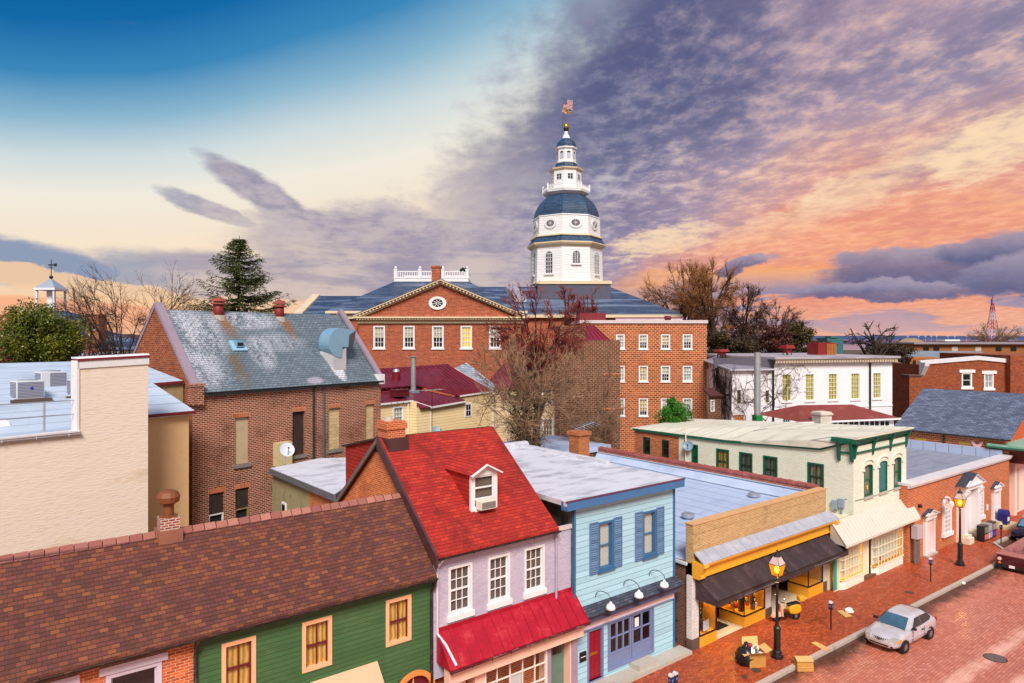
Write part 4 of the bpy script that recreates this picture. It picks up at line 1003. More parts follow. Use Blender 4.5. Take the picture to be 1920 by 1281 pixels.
CURT_D = folds('pale_drape', '#8d8d78', '#4e5248', 0, None, 30); CURT_Y = folds('mustard_drape', '#b09a50', '#7c6a30', 0, None, 24); CURT_G = folds('grey_green_drape', '#5e6a60', '#384440', 0, None, 30)
CASE = plain('green_door_panel', '#0f6a40', .5, .2)
for k, r in enumerate(sw_): window(t, WS, r, GRN, 1 if k == 0 else 2, 2, .10, plain('green_sash%d' % k, '#16332c', .5, .2), (CASE, CURT_Y, CURT_G, CURT_G, CURT_D)[k], None, None, None, rec=.05, backd=.11)
for r in bkw: window(t, WS2, r, plain('dark_green_frame', '#1a3328', .5), 1, 2, .07, None, None, DARKG, None, None, rec=.05); soldier(t, WS2, r, ORB)
TEAL = boards('teal_shutter', '#2c6a6a', '#357878', .12, '#153c3c', .5, .15, None, .12)
for k, r in enumerate(fw):
    if k == 1: w = window(t, WE, r, GRN, 1, 1, .06, GRN, None, TEAL, (.14, .05, .10), None, rec=.03, sillm=STONE, meet=False)
    else: w = window(t, WE, r, GRN, 1, 2, .09, GRN, CURT_D, None, (.14, .05, .10), None, rec=.09, sillm=STONE)
    mb = MB(); cx_ = (r[0]+r[1])/2; n = 10
    for q in range(n):
        q0, q1 = pi*q/n, pi*(q+1)/n
        f = lambda rr, a: (cx_ + rr*cos(a), r[3] - .02 + rr*.42*sin(a))
        mb.hexa([WE.P(*f(rr, a), d) for d in (-.02, .07) for rr, a in ((.62, q0), (.78, q0), (.78, q1), (.62, q1))])
    for sx in (-1, 1): WE.box(mb, cx_+sx*.70-.08, cx_+sx*.70+.08, r[3]-.26, r[3]-.02, -.02, .07); WE.box(mb, cx_+sx*.70-.11, cx_+sx*.70+.11, r[3]-.36, r[3]-.26, -.02, .10)
    t.part('window_hood', mb, MINT, parent=w)
    mb = MB()                                         # the painted brick fills the square above the flat arch
    for q in range(8):
        a0, a1 = pi*q/8, pi*(q+1)/8
        mb.poly(WE.P(cx_+.60*cos(a0), r[3]-.24+.22*sin(a0), .028), WE.P(cx_+.60*cos(a0), r[3]+.05, .028), WE.P(cx_+.60*cos(a1), r[3]+.05, .028), WE.P(cx_+.60*cos(a1), r[3]-.24+.22*sin(a1), .028))
    t.part('arch_infill', mb, MINT, parent=w)
# white metal canopy over the shops
CANW = plain('white_metal', '#cdc7bb', .4, .12, 1.2, dirt=('#b5ada2', .35))
a_, b_, c_, d_ = (38.0, YE_-.03, 4.02), (48.15, YE_-.03, 4.02), (37.75, 18.22, 2.96), (47.5, 18.22, 2.96)
mb = MB(); mb.slab([c_, d_, b_, a_], .05); seams(mb, a_, b_, c_, d_, 26, .035, .028); can = t.part('canopy', mb, CANW)
mb = MB(); mb.box(37.75, 47.5, 18.20, 18.26, 2.84, 2.92); mb.poly((38.0, YE_, 3.97), (38.0, YE_, 2.9), (37.78, 18.24, 2.9)); mb.poly((48.1, YE_, 3.97), (48.1, YE_, 2.9), (47.5, 18.24, 2.9)); t.part('canopy_edge', mb, CANW, parent=can)
mb = MB(); WE.panel(mb, 38.35, XE0, 0, 4.0); WE.box(mb, 38.4, 39.1, .0, 2.6, .01, .05); mb.box(38.35, XE0, YE_+.3, 30, 0, 3.9); t.part('infill_wall', mb, plain('cream_render', '#dccfae', .7, .12, 1.5))
mb = MB(); WE.box(mb, 38.36, 38.62, .1, 2.4, .02, .08); t.part('side_door', mb, plain('turquoise', '#2aa69c', .5, .1))
CRM = plain('cream_shopfront', '#efe2c4', .5, .08, 1.5, dirt=('#b9a67c', .25))
OLV = plain('olive_fascia', '#6c6a4c', .6, .2)
mb = MB(); WE.box(mb, 38.4, 47.9, 2.35, 2.95, .0, .06); t.part('fascia', mb, OLV)
def bay(x0, x1, yf, cols, rows, lit, seed, sp=.45):
    """a projecting shop window with splayed ends"""
    yb = YE_-.06
    base = [(x0, yf), (x1, yf), (x1+sp*.0, yb), (x0-sp, yb)]
    mb = MB(); mb.prism([(x, y, 0) for x, y in base], (0, 0, .52)); b = t.part('bay_window', mb, plain('bay_white%d' % seed, '#ebe4d6', .5, .08))
    mb = MB(); mb.prism([(x+(-.04 if x <= x0 else .04), y-(.04 if y == yf else 0), .50) for x, y in base], (0, 0, .06)); mb.prism([(x, y, 2.26) for x, y in base], (0, 0, .10))
    for x, y in ((x0, yf), (x1-.06, yf)): mb.box(x, x+.06, y, y+.06, .55, 2.28)
    mb.bar((x0-sp+.03, yb-.03, .55), (x0-sp+.03, yb-.03, 2.28), .06, .06, (0, 1, 0))
    for k in range(1, cols): mb.box(x0+(x1-x0)*k/cols-.02, x0+(x1-x0)*k/cols+.02, yf+.01, yf+.04, .55, 2.28)
    for k in range(1, rows):
        z = .55+1.72*k/rows; mb.box(x0, x1, yf+.008, yf+.045, z-.018, z+.018); mb.bar((x0, yf+.02, z), (x0-sp, yb, z), .035, .035)
    t.part('frame', mb, CRM, parent=b)
    mb = MB(); mb.poly((x0, yf+.025, .55), (x1, yf+.025, .55), (x1, yf+.025, 2.28), (x0, yf+.025, 2.28)); mb.poly((x0+.01, yf+.03, .55), (x0-sp+.02, yb, .55), (x0-sp+.02, yb, 2.28), (x0+.01, yf+.03, 2.28)); t.part('pane', mb, GLASS, parent=b)
    mb = MB(); mb.poly((x0-sp, yb+1.5, .3), (x1, yb+1.5, .3), (x1, yb+1.5, 2.6), (x0-sp, yb+1.5, 2.6)); mb.poly((x1+.02, yf, .5), (x1+.02, yb+1.5, .5), (x1+.02, yb+1.5, 2.4), (x1+.02, yf, 2.4)); mb.poly((x0-sp, yf, .56), (x1, yf, .56), (x1, yb+1.5, .56), (x0-sp, yb+1.5, .56))
    t.part('shop_room', mb, lit, parent=b)
    goods(x0+.1, x1-.1, yf+.25, yb+.6, .57, 1.7, 7, seed, [GC[0], GC[3], GC[4], GC[1]], b)
    mb = MB()
    for k in range(3): mb.ball((x0+.4+k*(x1-x0-.8)/2, yf+.6, 2.05), .07, 8, 5)
    t.part('shop_lamp', mb, glow('bulb%d' % seed, '#ffcf80', 24), parent=b)
    return b
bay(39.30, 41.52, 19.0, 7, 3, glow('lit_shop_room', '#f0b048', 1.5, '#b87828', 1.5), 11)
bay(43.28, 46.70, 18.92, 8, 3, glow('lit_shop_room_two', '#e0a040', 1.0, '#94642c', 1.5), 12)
mb = MB(); WE.box(mb, 41.6, 43.0, .12, 2.35, -.02, -.0); WE.box(mb, 41.95, 42.65, .15, 2.2, 0, .03); t.part('door', mb, CRM)
BST = plain('brick_step', '#6a4434', .8, .3, 3); t.part('step', MB().box(41.55, 43.2, 19.0, YE_, -.1, .12), BST); t.part('step', MB().box(46.75, 47.9, 18.95, YE_, -.1, .10), BST)
t.part('pilaster', WE.box(MB(), 46.8, 47.1, .1, 2.4, 0, .12), CRM); t.part('pilaster', WE.box(MB(), 47.6, 47.95, .1, 2.9, 0, .16), CRM)
mb = MB(); WE.box(mb, 47.12, 47.58, .8, 2.3, .01, .04); t.part('side_pane', mb, DARKG)
for (x0, x1, nm) in ((39.3, 41.5, 'left'), (44.2, 46.7, 'right')):
    mb = MB(); mb.box(x0, x1, 18.80, 18.86, 2.40, 2.72); sb = t.part('shop_sign', mb, plain('pale_sign_' + nm, '#d6c6cc', .5, .05))
    if nm == 'left':
        mb = MB(); mb.box(x0+.06, x0+.40, 18.788, 18.80, 2.44, 2.68); t.part('red_emblem', mb, plain('red_mark', '#c81e2e', .5, .05), parent=sb)
    t.part('sign_lettering', script_line(Wall('y', 18.79), x0+.6, 2.5, 0, 1.5, .10, len(nm)), plain('sign_ink_' + nm, '#7a6a70', .6, .1), parent=sb)
# meters and pipes on the corner
mb = MB(); p = WS.px(1566, 945), WS.px(1581, 942)
for k, (px, py) in enumerate(((1567, 946), (1579, 943))):
    a, z = WS.px(px, py); mb = MB(); WS.box(mb, a-.18, a+.18, z-.26, z+.26, 0, .18)
    e = Thing('electric_box', 'grey electric box on the pale green side wall, ' + ('left of the pair' if k == 0 else 'right of the pair, nearer the corner'), 'electric box', (XE0, a, z-.26), group='electric boxes on the pale green wall')
    e.part('case', mb, plain('box_grey%d' % k, '#8fa0b4', .5, .15), bev=.01)
    mb = MB(); mb.tube([(XE0-.08, a, z-.26), (XE0-.08, a, z-.9)], .05, 6); e.part('conduit', mb, M.setdefault('condg', plain('conduit', '#7d8a98', .5, .2)))
mb = MB(); pts = [WS.P(WS.px(1585, 936)[0], WS.px(1585, 936)[1], .03)] + [WE.P(*WE.px(x, y), .03) for x, y in ((1603, 939), (1635, 931), (1665, 921), (1690, 911), (1702, 903))]
t.part('cable', MB().tube(pts, .02, 5), plain('cable_grey', '#6d6a66', .6, .2))
# ================================================================ F: low brick bank
t = Thing('brick_bank', 'single storey orange brick building with white pedimented doorways and arched white windows', 'building', (54, 19.8, 0), FF)
YF = 19.8; WF = Wall('y', YF, FF)
s7 = .2655; z7 = lambda x, y: (1500 + x*s7, 780 + y*s7)
XF0 = WF.px(*z7(760, 500))[0]; XF1 = WF.px(*z7(1478, 500))[0]
ZF = (WF.px(*z7(785, 497))[1] + WF.px(*z7(1430, 287))[1])/2
zl, zr = WF.px(*z7(785, 497))[1], WF.px(*z7(1430, 287))[1]
BANK = brickm('bank_brick', ['#a04018','#b44c1e','#8e3816','#bf5826'], '#cf9c76', .26, .10, .014, ('#7a3a20', .35), .2)
def rF(l, r, tp, b): return WF.rect(z7(l, 0)[0], z7(r, 0)[0], z7(0, tp)[1], z7(0, b)[1])
aw1, aw2 = rF(1003, 1062, 568, 842), rF(1240, 1290, 482, 726)
mb = MB(); WF.panel(mb, XF0, XF1, 0, ZF, [])
mb.poly((XF0, YF, 0), (XF0, YF+9, 0), (XF0, YF+9, ZF), (XF0, YF, ZF)); mb.poly((XF1, YF, 0), (XF1, YF+9, 0), (XF1, YF+9, ZF+.5), (XF1, YF, ZF+.5)); mb.poly((XF0, YF+9, 0), (XF1, YF+9, 0), (XF1, YF+9, ZF), (XF0, YF+9, ZF)); t.part('wall', mb, BANK)
mb = MB(); mb.poly((XF0, YF+.5, ZF-.25), (XF1, YF+.5, ZF-.25), (XF1, YF+9, ZF-.25), (XF0, YF+9, ZF-.25)); roof = t.part('roof', mb, roof_white('grey_roll_roof', '#8b90a2', '#747a8e', -1.0))
mb = MB(); WF.box(mb, XF0-.02, XF1+.1, ZF-.05, ZF+.10, -.6, .22); WF.box(mb, XF0, XF1, ZF-.2, ZF-.05, 0, .12)
for k in range(70): WF.box(mb, XF0+.1+k*(XF1-XF0-.3)/69, XF0+.2+k*(XF1-XF0-.3)/69, ZF-.17, ZF-.06, .12, .19)
t.part('cornice', mb, plain('grey_white_cornice', '#d2cdd2', .5, .12, 1.5), parent=roof)
mb = MB(); mb.box(XF1-.35, XF1, YF+.4, YF+9, ZF-.25, ZF+.45); t.part('side_upstand', mb, M['rb'], parent=roof)
for k in range(3): mb = MB(); 
def pediment_door(a0, a1, z0, z1, zp, main, label, nm='door'):
    w = a1-a0; mb = MB(); pw_ = .26 if not main else .62
    WF.box(mb, a0, a0+pw_, z0, z1, 0, .16 if not main else .5); WF.box(mb, a1-pw_, a1, z0, z1, 0, .16 if not main else .5)
    WF.box(mb, a0-.04, a1+.04, z1, z1+.30, 0, .22 if not main else .6); WF.box(mb, a0-.12, a1+.12, z1+.30, z1+.38, 0, .32 if not main else .75)
    D_ = .28 if not main else .70; m = (a0+a1)/2
    mb.prism([WF.P(a0-.1, z1+.38, D_-.05), WF.P(a1+.1, z1+.38, D_-.05), WF.P(m, zp-.06, D_-.05)], (0, D_-.06, 0))
    d = t.part(nm, mb, M.setdefault('wfw', plain('bank_white', '#e6dee0', .5, .08, 1.5, dirt=('#b9aaa8', .2))), label=label)
    mb = MB()
    for sg in (-1, 1): mb.slab([WF.P(m, zp+.03, D_+.08), WF.P(m+sg*(w/2+.22), z1+.36, D_+.08), WF.P(m+sg*(w/2+.22), z1+.36, 0), WF.P(m, zp+.03, 0)], .05)
    rf = t.part('pediment_roof', mb, SLATE_DK, parent=d)
    mb = MB()
    for sg in (-1, 1): mb.bar(WF.P(m, zp-.02, D_+.02), WF.P(m+sg*(w/2+.2), z1+.33, D_+.02), .08, .12, (0, -1, 0))
    t.part('pediment_trim', mb, M['wfw'], parent=d)
    mb = MB(); WF.box(mb, a0+pw_, a1-pw_, z0+.05, z1, -.02, .03)
    for k in range(2):
        for (za, zb) in ((.1, .4), (.45, .92)):
            c = a0+pw_+(a1-a0-2*pw_)*(k+.5)/2; h = (a1-a0-2*pw_)*.18
            WF.box(mb, c-h, c+h, z0+.05+(z1-z0)*za, z0+.05+(z1-z0)*zb, .03, .045)
    t.part('door_leaf', mb, plain('pink_white_leaf' if not main else 'white_leaf', '#ead2d2' if not main else '#dcd6da', .5, .08), parent=d)
    mb = MB(); WF.box(mb, a0-.05, a1+.05, -.1, z0+.06, 0, .3); t.part('step', mb, STONE, parent=d)
    if main:
        for a in (a0+.31, a1-.31): t.part('plinth', WF.box(WF.box(MB(), a-.42, a+.42, -.1, .42, 0, .85), a-.34, a+.34, .42, .58, 0, .72), M.setdefault('pls', plain('plinth_stone', '#d8cbb4', .7, .15)), parent=d)
        mb = MB()
        for a in (a0+.31, a1-.31): mb.prism([WF.P(a-.16, z1, .5), WF.P(a-.16, z1-.02, .78), WF.P(a-.16, z1-.25, .7), WF.P(a-.16, z1-.5, .5)], (.32, 0, 0))
        t.part('console', mb, M['wfw'], parent=d)
    return d
r1 = rF(868, 940, 715, 962); pediment_door(r1[0], r1[1], .05, r1[3]-.1, WF.px(*z7(905, 655))[1], False, 'small pinkish white side door with a steep slate pediment')
r2 = rF(1105, 1226, 490, 860); pediment_door(r2[0], r2[1], .08, r2[3]-.15, WF.px(*z7(1155, 398))[1], True, 'tall white main doorway with pediment and stone plinths')
r3 = rF(1352, 1402, 520, 705); pediment_door(r3[0], r3[1], .45, r3[3]-.1, WF.px(*z7(1378, 462))[1], False, 'narrow white door raised on stone steps')
mb = MB(); WF.box(mb, r3[0]-.3, r3[1]+.5, -.1, .24, 0, 1.1); WF.box(mb, r3[0]-.15, r3[1]+.2, .24, .46, 0, .6); t.part('stone_steps', mb, plain('sand_steps', '#cdb489', .8, .15))
def arched(r):
    a0, a1, z0, z1 = r; m = (a0+a1)/2; rad = (a1-a0)/2; zs = z1-rad*1.0; mb = MB(); n = 14
    for k in range(n):
        q0, q1 = pi*k/n, pi*(k+1)/n
        mb.hexa([WF.P(m+rr*cos(q), zs+rr*sin(q), d) for d in (0, .10) for rr, q in ((rad*.72, q0), (rad, q0), (rad, q1), (rad*.72, q1))])
    WF.box(mb, a0, a0+rad*.28, z0, zs, 0, .10); WF.box(mb, a1-rad*.28, a1, z0, zs, 0, .10); WF.box(mb, a0-.08, a1+.12, z0-.05, z0+.22, 0, .18); WF.box(mb, a0+rad*.2, a1-rad*.2, zs-.06, zs+.12, 0, .09)
    w = t.part('window', mb, M['wfw'])
    mb = MB(); i0, i1 = a0+rad*.28, a1-rad*.28
    for k in range(1, 4): a = i0+(i1-i0)*k/4; WF.box(mb, a-.025, a+.025, z0+.2, zs, .03, .07)
    for k in range(1, 6): z = z0+.2+(zs-z0-.2)*k/6; WF.box(mb, i0, i1, z-.025, z+.025, .03, .072)
    for k in (1, 2, 3): q = pi*k/4; mb.bar(WF.P(m, zs+.1, .05), WF.P(m+rad*.74*cos(q), zs+rad*.74*sin(q), .05), .04, .04, (0, -1, 0))
    t.part('glazing_bar', mb, M['wfw'], parent=w)
    mb = MB(); WF.quad(mb, i0, i1, z0+.2, zs, .02); mb.poly(*[WF.P(m+rad*.75*cos(pi*k/10), zs+rad*.75*sin(pi*k/10), .02) for k in range(11)]); t.part('pane', mb, glassm('white_curtained_glass', '#b3a6a8', .15, '#6d646a'), parent=w)
arched(aw1); arched(aw2)
mb = MB(); q = WF.px(*z7(836, 628)); mb.lathe(WF.P(q[0], q[1]-.05, .12), [(.02,-.12),(.1,-.1),(.13,0),(.1,.1),(.02,.12)], 10); t.part('wall_bell', mb, BLACKM)
mb = MB(); q = WF.px(*z7(1322, 645)); WF.box(mb, q[0]-.17, q[0]+.17, q[1]-.22, q[1]+.22, 0, .03); t.part('notice', mb, WHITE)
q = WF.px(*z7(1228, 588)); wl = Thing('wall_lantern', 'small glowing orange lantern beside the main doorway of the brick bank', 'wall lamp', (q[0], YF, q[1]-.2), FF)
mb = MB(); WF.box(mb, q[0]-.08, q[0]+.08, q[1]-.14, q[1]+.14, .10, .26); wl.part('lantern', mb, glow('lantern_amber', '#ffb030', 9))
mb = MB(); WF.box(mb, q[0]-.03, q[0]+.03, q[1]-.02, q[1]+.02, 0, .1); WF.box(mb, q[0]-.1, q[0]+.1, q[1]+.14, q[1]+.19, .08, .28); wl.part('bracket', mb, BLACKM)
# floodlight pair fixed beside the first arched window
q = WF.px(*z7(985, 600)); fl = Thing('loudspeaker_pair', 'pale horn and globe fitting on an arm beside the left arched window', 'wall fitting', (q[0], YF, q[1]-.3), FF)
mb = MB(); mb.tube([WF.P(q[0]+.3, q[1]+.12, 0), WF.P(q[0]+.2, q[1]+.2, .5), WF.P(q[0]-.1, q[1]+.15, .7)], .05, 6); fl.part('arm', mb, GALV)
mb = MB(); mb.tube([WF.P(q[0]-.1, q[1]+.1, .7), WF.P(q[0]-.35, q[1]+.0, .8), WF.P(q[0]-.75, q[1]-.05, .9)], [.06, .1, .22], 10); fl.part('horn', mb, plain('horn_white', '#dccfcf', .4, .1))
mb = MB(); mb.ball(WF.P(q[0]+.1, q[1]-.12, .62), .24, 12, 8); fl.part('globe', mb, plain('globe_white', '#e6dcdc', .3, .05), smooth=True)
# meter box on posts at its left corner
q = WF.px(*z7(790, 810)); a, z = q; mb = MB(); WF.box(mb, a-.36, a+.36, z-.42, z+.42, .1, .5)
e = Thing('meter_cabinet', 'big pale grey meter cabinet on dark pipes at the left corner of the brick bank', 'meter cabinet', (a, YF, 0), FF); e.part('case', mb, plain('cabinet_grey', '#b5aab4', .5, .1), bev=.015)
mb = MB()
for k in (-.3, -.1, .12, .3): mb.tube([WF.P(a+k, z-.42, .3), WF.P(a+k, 0, .3)], .07, 8)
e.part('pipe', mb, plain('dark_pipe', '#6b5f5c', .5, .3))
# ================================================================ G: salmon building under a copper canopy, O: slate roofed brick house
t = Thing('slate_roof_building', 'brick building with a wide blue grey slate roof behind the low brick bank', 'building', (66, 24, 0))
XO = 65.0; WO = Wall('x', XO)
ze = 6.45
rt = F0.X(1732, 728, 71.5); el_ = F0.X(1673, 798, XO-.3)
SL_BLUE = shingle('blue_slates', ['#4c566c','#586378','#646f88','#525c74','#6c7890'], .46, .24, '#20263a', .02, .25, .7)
yb0 = el_[1]-.1
mb = MB(); WO.panel(mb, 18.9, yb0, 0, ze); OB = brickm('tawny_brick', ['#a04c22','#b85a2a','#8e431f','#c66a38'], '#d4a57e', .36, .16, .02); t.part('wall', mb, OB)
mb = MB(); mb.poly((XO, 18.9, 0), (78, 18.9, 0), (78, 18.9, ze), (71.5, 18.9, rt[2]-.1), (XO, 18.9, ze)); t.part('gable_wall', mb, plain('orange_gable', '#c0552a', .8, .2, 2))
mb = MB(); mb.slab([(XO-.3, 18.2, ze-.1), (71.5, 18.2, rt[2]), (71.5, rt[1], rt[2]), (XO-.3, el_[1], ze-.1)], .12); mb.slab([(71.5, 18.2, rt[2]), (78.3, 18.2, ze-.1), (78.3, el_[1], ze-.1), (71.5, rt[1], rt[2])], .12); mb.poly((XO-.3, el_[1], ze-.15), (71.5, rt[1], rt[2]-.05), (78.3, el_[1], ze-.15))
t.part('roof', mb, SL_BLUE)
mb = MB(); mb.bar((XO-.36, 18.2, ze-.2), (XO-.36, 30, ze-.2), .12, .12); t.part('gutter', mb, DKMET)
OCH = plain('ochre_blind_panel', '#b8933f', .6, .15)
for l, r, tp, b in ((1716, 1737, 821, 833), (1798, 1823, 829, 843)):
    q = WO.rect(l, r, tp, b); mb = MB(); WO.box(mb, q[0], q[1], q[2], q[3], -.02, .03); t.part('window', mb, OCH)
mb = MB(); q = WO.px(1770, 818); mb.tube([WO.P(q[0], ze-.2, .1), WO.P(q[0], 3, .1)], .07, 8); t.part('downspout', mb, DKMET)
q = WO.px(1833, 832); mb = MB()
for k in range(9):
    a0, a1 = pi+pi*k/9, pi+pi*(k+1)/9
    mb.hexa([WO.P(q[0]+rr*cos(a), q[1]+.2+rr*1.2*sin(a), d) for d in (.02, .12) for rr, a in ((.22, a0), (.42, a0), (.42, a1), (.22, a1))])
t.part('wall_ornament', mb, plain('pink_ornament', '#e0b4b8', .6, .1))
t = Thing('salmon_shop', 'salmon white shop front under a deep green copper canopy at the right edge', 'shop', (70, 18.6, 0))
WGp = Wall('y', 18.6)
SALW = plain('salmon_white', '#eccfc2', .6, .1, 1.5)
gx0 = F0.Y(1896, 900, 18.6)[0]
mb = MB(); WGp.panel(mb, gx0, 78, 0, 5.2); WGp.box(mb, gx0, gx0+.5, 0, 4.2, 0, .25); WGp.box(mb, gx0-.05, 78, 4.2, 4.5, 0, .4)
mb.poly((gx0, 18.6, 0), (gx0, 19.9, 0), (gx0, 19.9, 5.2), (gx0, 18.6, 5.2)); t.part('wall', mb, SALW)
mb = MB(); WGp.box(mb, gx0+.75, gx0+1.75, .2, 3.6, 0, .06); t.part('door', mb, plain('taupe_door', '#c4b2a4', .6, .1))
cx0 = 64.4; mb = MB()
mb.box(cx0, 80, 16.6, 19.75, 5.72, 5.86); can = t.part('canopy', mb, plain('copper_green', '#7fae9a', .5, .25, 1.5, dirt=('#a9cfc0', .4)))
mb = MB(); mb.box(cx0+.25, 80, 16.9, 19.75, 5.35, 5.72); mb.box(cx0+.6, 80, 17.2, 19.75, 5.0, 5.35); mb.box(cx0+.95, 80, 17.5, 19.75, 4.4, 5.0); t.part('canopy_moulding', mb, plain('oxblood_moulding', '#5c2420', .55, .25), parent=can)
mb = MB(); mb.box(cx0-.04, 80, 16.56, 19.75, 5.58, 5.72); t.part('canopy_lip', mb, plain('deep_green_lip', '#2f6a54', .5, .2), parent=can)
# ================================================================ J: brick hall with the long slate roof (turned a little from the street)
t = Thing('slate_hall', 'big old brick hall with a steep weathered grey slate roof and blocked up windows', 'hall', (26, 37.33, 0), FJ)
YJ, X0J, X1J, ZEJ, YRJ, ZRJ = 37.33, 19.2, 32.95, 11.5, 41.63, 16.15
WJ = Wall('y', YJ, FJ)
HALLB = brickm('hall_brick', ['#6c2a1a','#823620','#5a2216','#92422a','#762e1e'], '#c8a288', .29, .108, .017, ('#3c1a12', .7, .47), .4)
ORL = brickm('orange_lintel', ['#b4572c','#a44a24','#c26434'], '#d0a88c', .09, .5, .012)
up = [WJ.rect(440, 467, 772, 862), WJ.rect(548.5, 572, 764, 846), WJ.rect(616, 638, 757.5, 837), WJ.rect(686, 702, 752, 830)]
up = [(a, b, 6.98, 9.75) for a, b, c, d in up]
lo = [WJ.rect(392, 420, 919, 976), WJ.rect(441.5, 467, 911, 968)]
lo = [(a, b, 3.6, 5.55) for a, b, c, d in lo]
mb = MB(); WJ.panel(mb, X0J, X1J, 0, ZEJ-.02, up + lo, .22); t.part('wall', mb, HALLB)
mb = MB(); WJ.box(mb, X0J, X1J, 11.05, 11.14, 0, .04); WJ.box(mb, X0J, X1J, 10.85, 10.93, 0, .025); t.part('brick_band', mb, HALLB)
mb = MB(); xa = X0J-.01
mb.poly((xa, YJ, 0), (xa, 2*YRJ-YJ, 0), (xa, 2*YRJ-YJ, ZEJ+.2), (xa, YRJ, ZRJ+.2), (xa, YJ, ZEJ+.2)); t.part('gable_wall', mb, brickm('gable_end_brick', ['#7c3214','#96421c','#6a2a12','#a04c22'], '#b08468', .27, .12, .012, ('#40200f', .7, .46), .4))
mb = MB(); xa = X1J+.02
mb.poly((xa, YJ, 0), (xa, 2*YRJ-YJ, 0), (xa, 2*YRJ-YJ, ZEJ+.2), (xa, YRJ, ZRJ+.2), (xa, YJ, ZEJ+.2)); mb.poly((X0J, 45.9, 0), (X1J, 45.9, 0), (X1J, 45.9, 11.5), (X0J, 45.9, 11.5)); t.part('rear_wall', mb, HALLB)
vx = [FJ.Y(408, 588, YRJ)[0], FJ.Y(522, 590, YRJ)[0]]
cj, sj = cos(math.atan2(ZRJ-ZEJ, YRJ-YJ)), sin(math.atan2(ZRJ-ZEJ, YRJ-YJ))
vR = YRJ*cj + ZRJ*sj
def on_roof(px, py):
    """the point of the front slope behind a pixel"""
    d = FJ.ray(px, py); k = (ZRJ-ZEJ)/(YRJ-YJ)
    tt = (ZEJ - CH - k*YJ) / (d[2] - k*d[1])
    return (d[0]*tt, d[1]*tt, CH + d[2]*tt)
def ruv(px, py): p = on_roof(px, py); return p[0], p[1]*cj + p[2]*sj
def hall_extra(g, c, u, v, a, b):
    uv = g.uv()
    n = g.noise(g.xyz(u*.9, v*.35), 1.0, 5, .7, .4); n2_ = g.noise(uv, 5.0, 4, .65)
    def patch(px, py, ru, rv, su=1.0):
        cu, cv = ruv(px, py); x = (u - cu)*(1/ru); y = (v - cv)*(1/rv)
        return g.ss(x*x + y*y + (n-.5)*1.3 + (n2_-.5)*.9, 1.05, .25)
    # chalky bleached slates high on the left and below the ridge
    bl = g.ss(n*.55 + n2_*.45, .40, .60)
    for (px, py, ru, rv, k) in ((355, 625, 2.6, 3.0, 1), (455, 600, 3.6, 1.0, .9), (520, 640, 2.6, 1.1, .5), (490, 660, 1.1, 1.8, .8), (385, 695, 1.6, 1.6, .8)):
        c = g.mix(patch(px, py, ru, rv)*bl*k, c, lin('#c3c6d2'))
    c = g.mix(patch(632, 690, .55, 1.3)*.9, c, lin('#d6d8e2'))
    c = g.mix(patch(590, 712, .75, .35)*.8, c, lin('#b3acc0'))
    # rust run from the two ridge vents, lichen below the roof light
    for x0 in vx:
        dn = vR - v
        m = g.ss(g.m('ABSOLUTE', u - x0 - dn*.10 + (n-.5)*.4) + (n2_-.5)*.25, .62, .10) * g.ss(dn, 3.2, .3)
        c = g.mix(m*.95, c, lin('#8f5a14'))
    cu, cv = ruv(452, 700)
    m = g.ss(g.m('ABSOLUTE', u - cu + (n-.5)*.9)*1.2 + (n2_-.5)*.9, 1.0, .0) * g.ss(v + (n2_-.5)*.8, cv+1.75, cv+1.35) * g.ss(v + (n-.5)*1.4, cv-2.0, cv+1.0)
    c = g.mix(m*.75, c, lin('#6f5a34'))
    return c
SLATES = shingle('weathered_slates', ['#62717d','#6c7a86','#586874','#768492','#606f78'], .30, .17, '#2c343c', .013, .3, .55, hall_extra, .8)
mb = MB(); mb.slab([(X0J+.3, YJ-.22, ZEJ-.20), (X1J-.2, YJ-.22, ZEJ-.20), (X1J-.2, YRJ, ZRJ), (X0J+.3, YRJ, ZRJ)], .12)
mb.slab([(X0J+.3, YRJ, ZRJ), (X1J-.2, YRJ, ZRJ), (X1J-.2, 2*YRJ-YJ, ZEJ), (X0J+.3, 2*YRJ-YJ, ZEJ)], .12)
roof = t.part('roof', mb, SLATES)
COPE = plain('mauve_coping_stone', '#8f7f90', .75, .2, 1.5, dirt=('#5f5260', .4))
def coping(x0, x1, yb, zb_, nm='coping'):
    mb = MB()
    for sg in (-1, 1):
        ye = YRJ + sg*(YRJ-YJ+.10)
        mb.hexa([(x0,ye,ZEJ+.05),(x1,ye,ZEJ+.05),(x1,YRJ,ZRJ+.12),(x0,YRJ,ZRJ+.12),(x0,ye,ZEJ+.32),(x1,ye,ZEJ+.32),(x1,YRJ,ZRJ+.42),(x0,YRJ,ZRJ+.42)])
    return t.part(nm, mb, COPE, parent=roof)
coping(X0J-.06, X0J+.42, 0, 0); coping(X1J-.28, X1J+.10, 0, 0)
mb = MB(); mb.box(X0J-.1, X0J+.55, YJ-.28, YJ+.3, 10.7, 11.75); mb.box(X0J-.16, X0J+.6, YJ-.34, YJ+.36, 11.75, 11.9); t.part('kneeler', mb, HALLB)
mb = MB(); mb.box(X1J-.35, X1J+.14, YJ-.30, YJ+.3, 11.15, 11.85); t.part('white_kneeler', mb, WHITE)
gutter(t, WJ, X0J+.5, X1J, ZEJ-.12, .30, DKMET, .085, 2.2)
x1_, x2_ = WJ.px(587, 720)[0], WJ.px(606, 720)[0]
spout(t, [(x1_, YJ-.28, 11.35), (x1_, YJ-.08, 11.1), (x1_, YJ-.08, 5.5)], plain('black_green_pipe', '#22302e', .5, .3), .075)
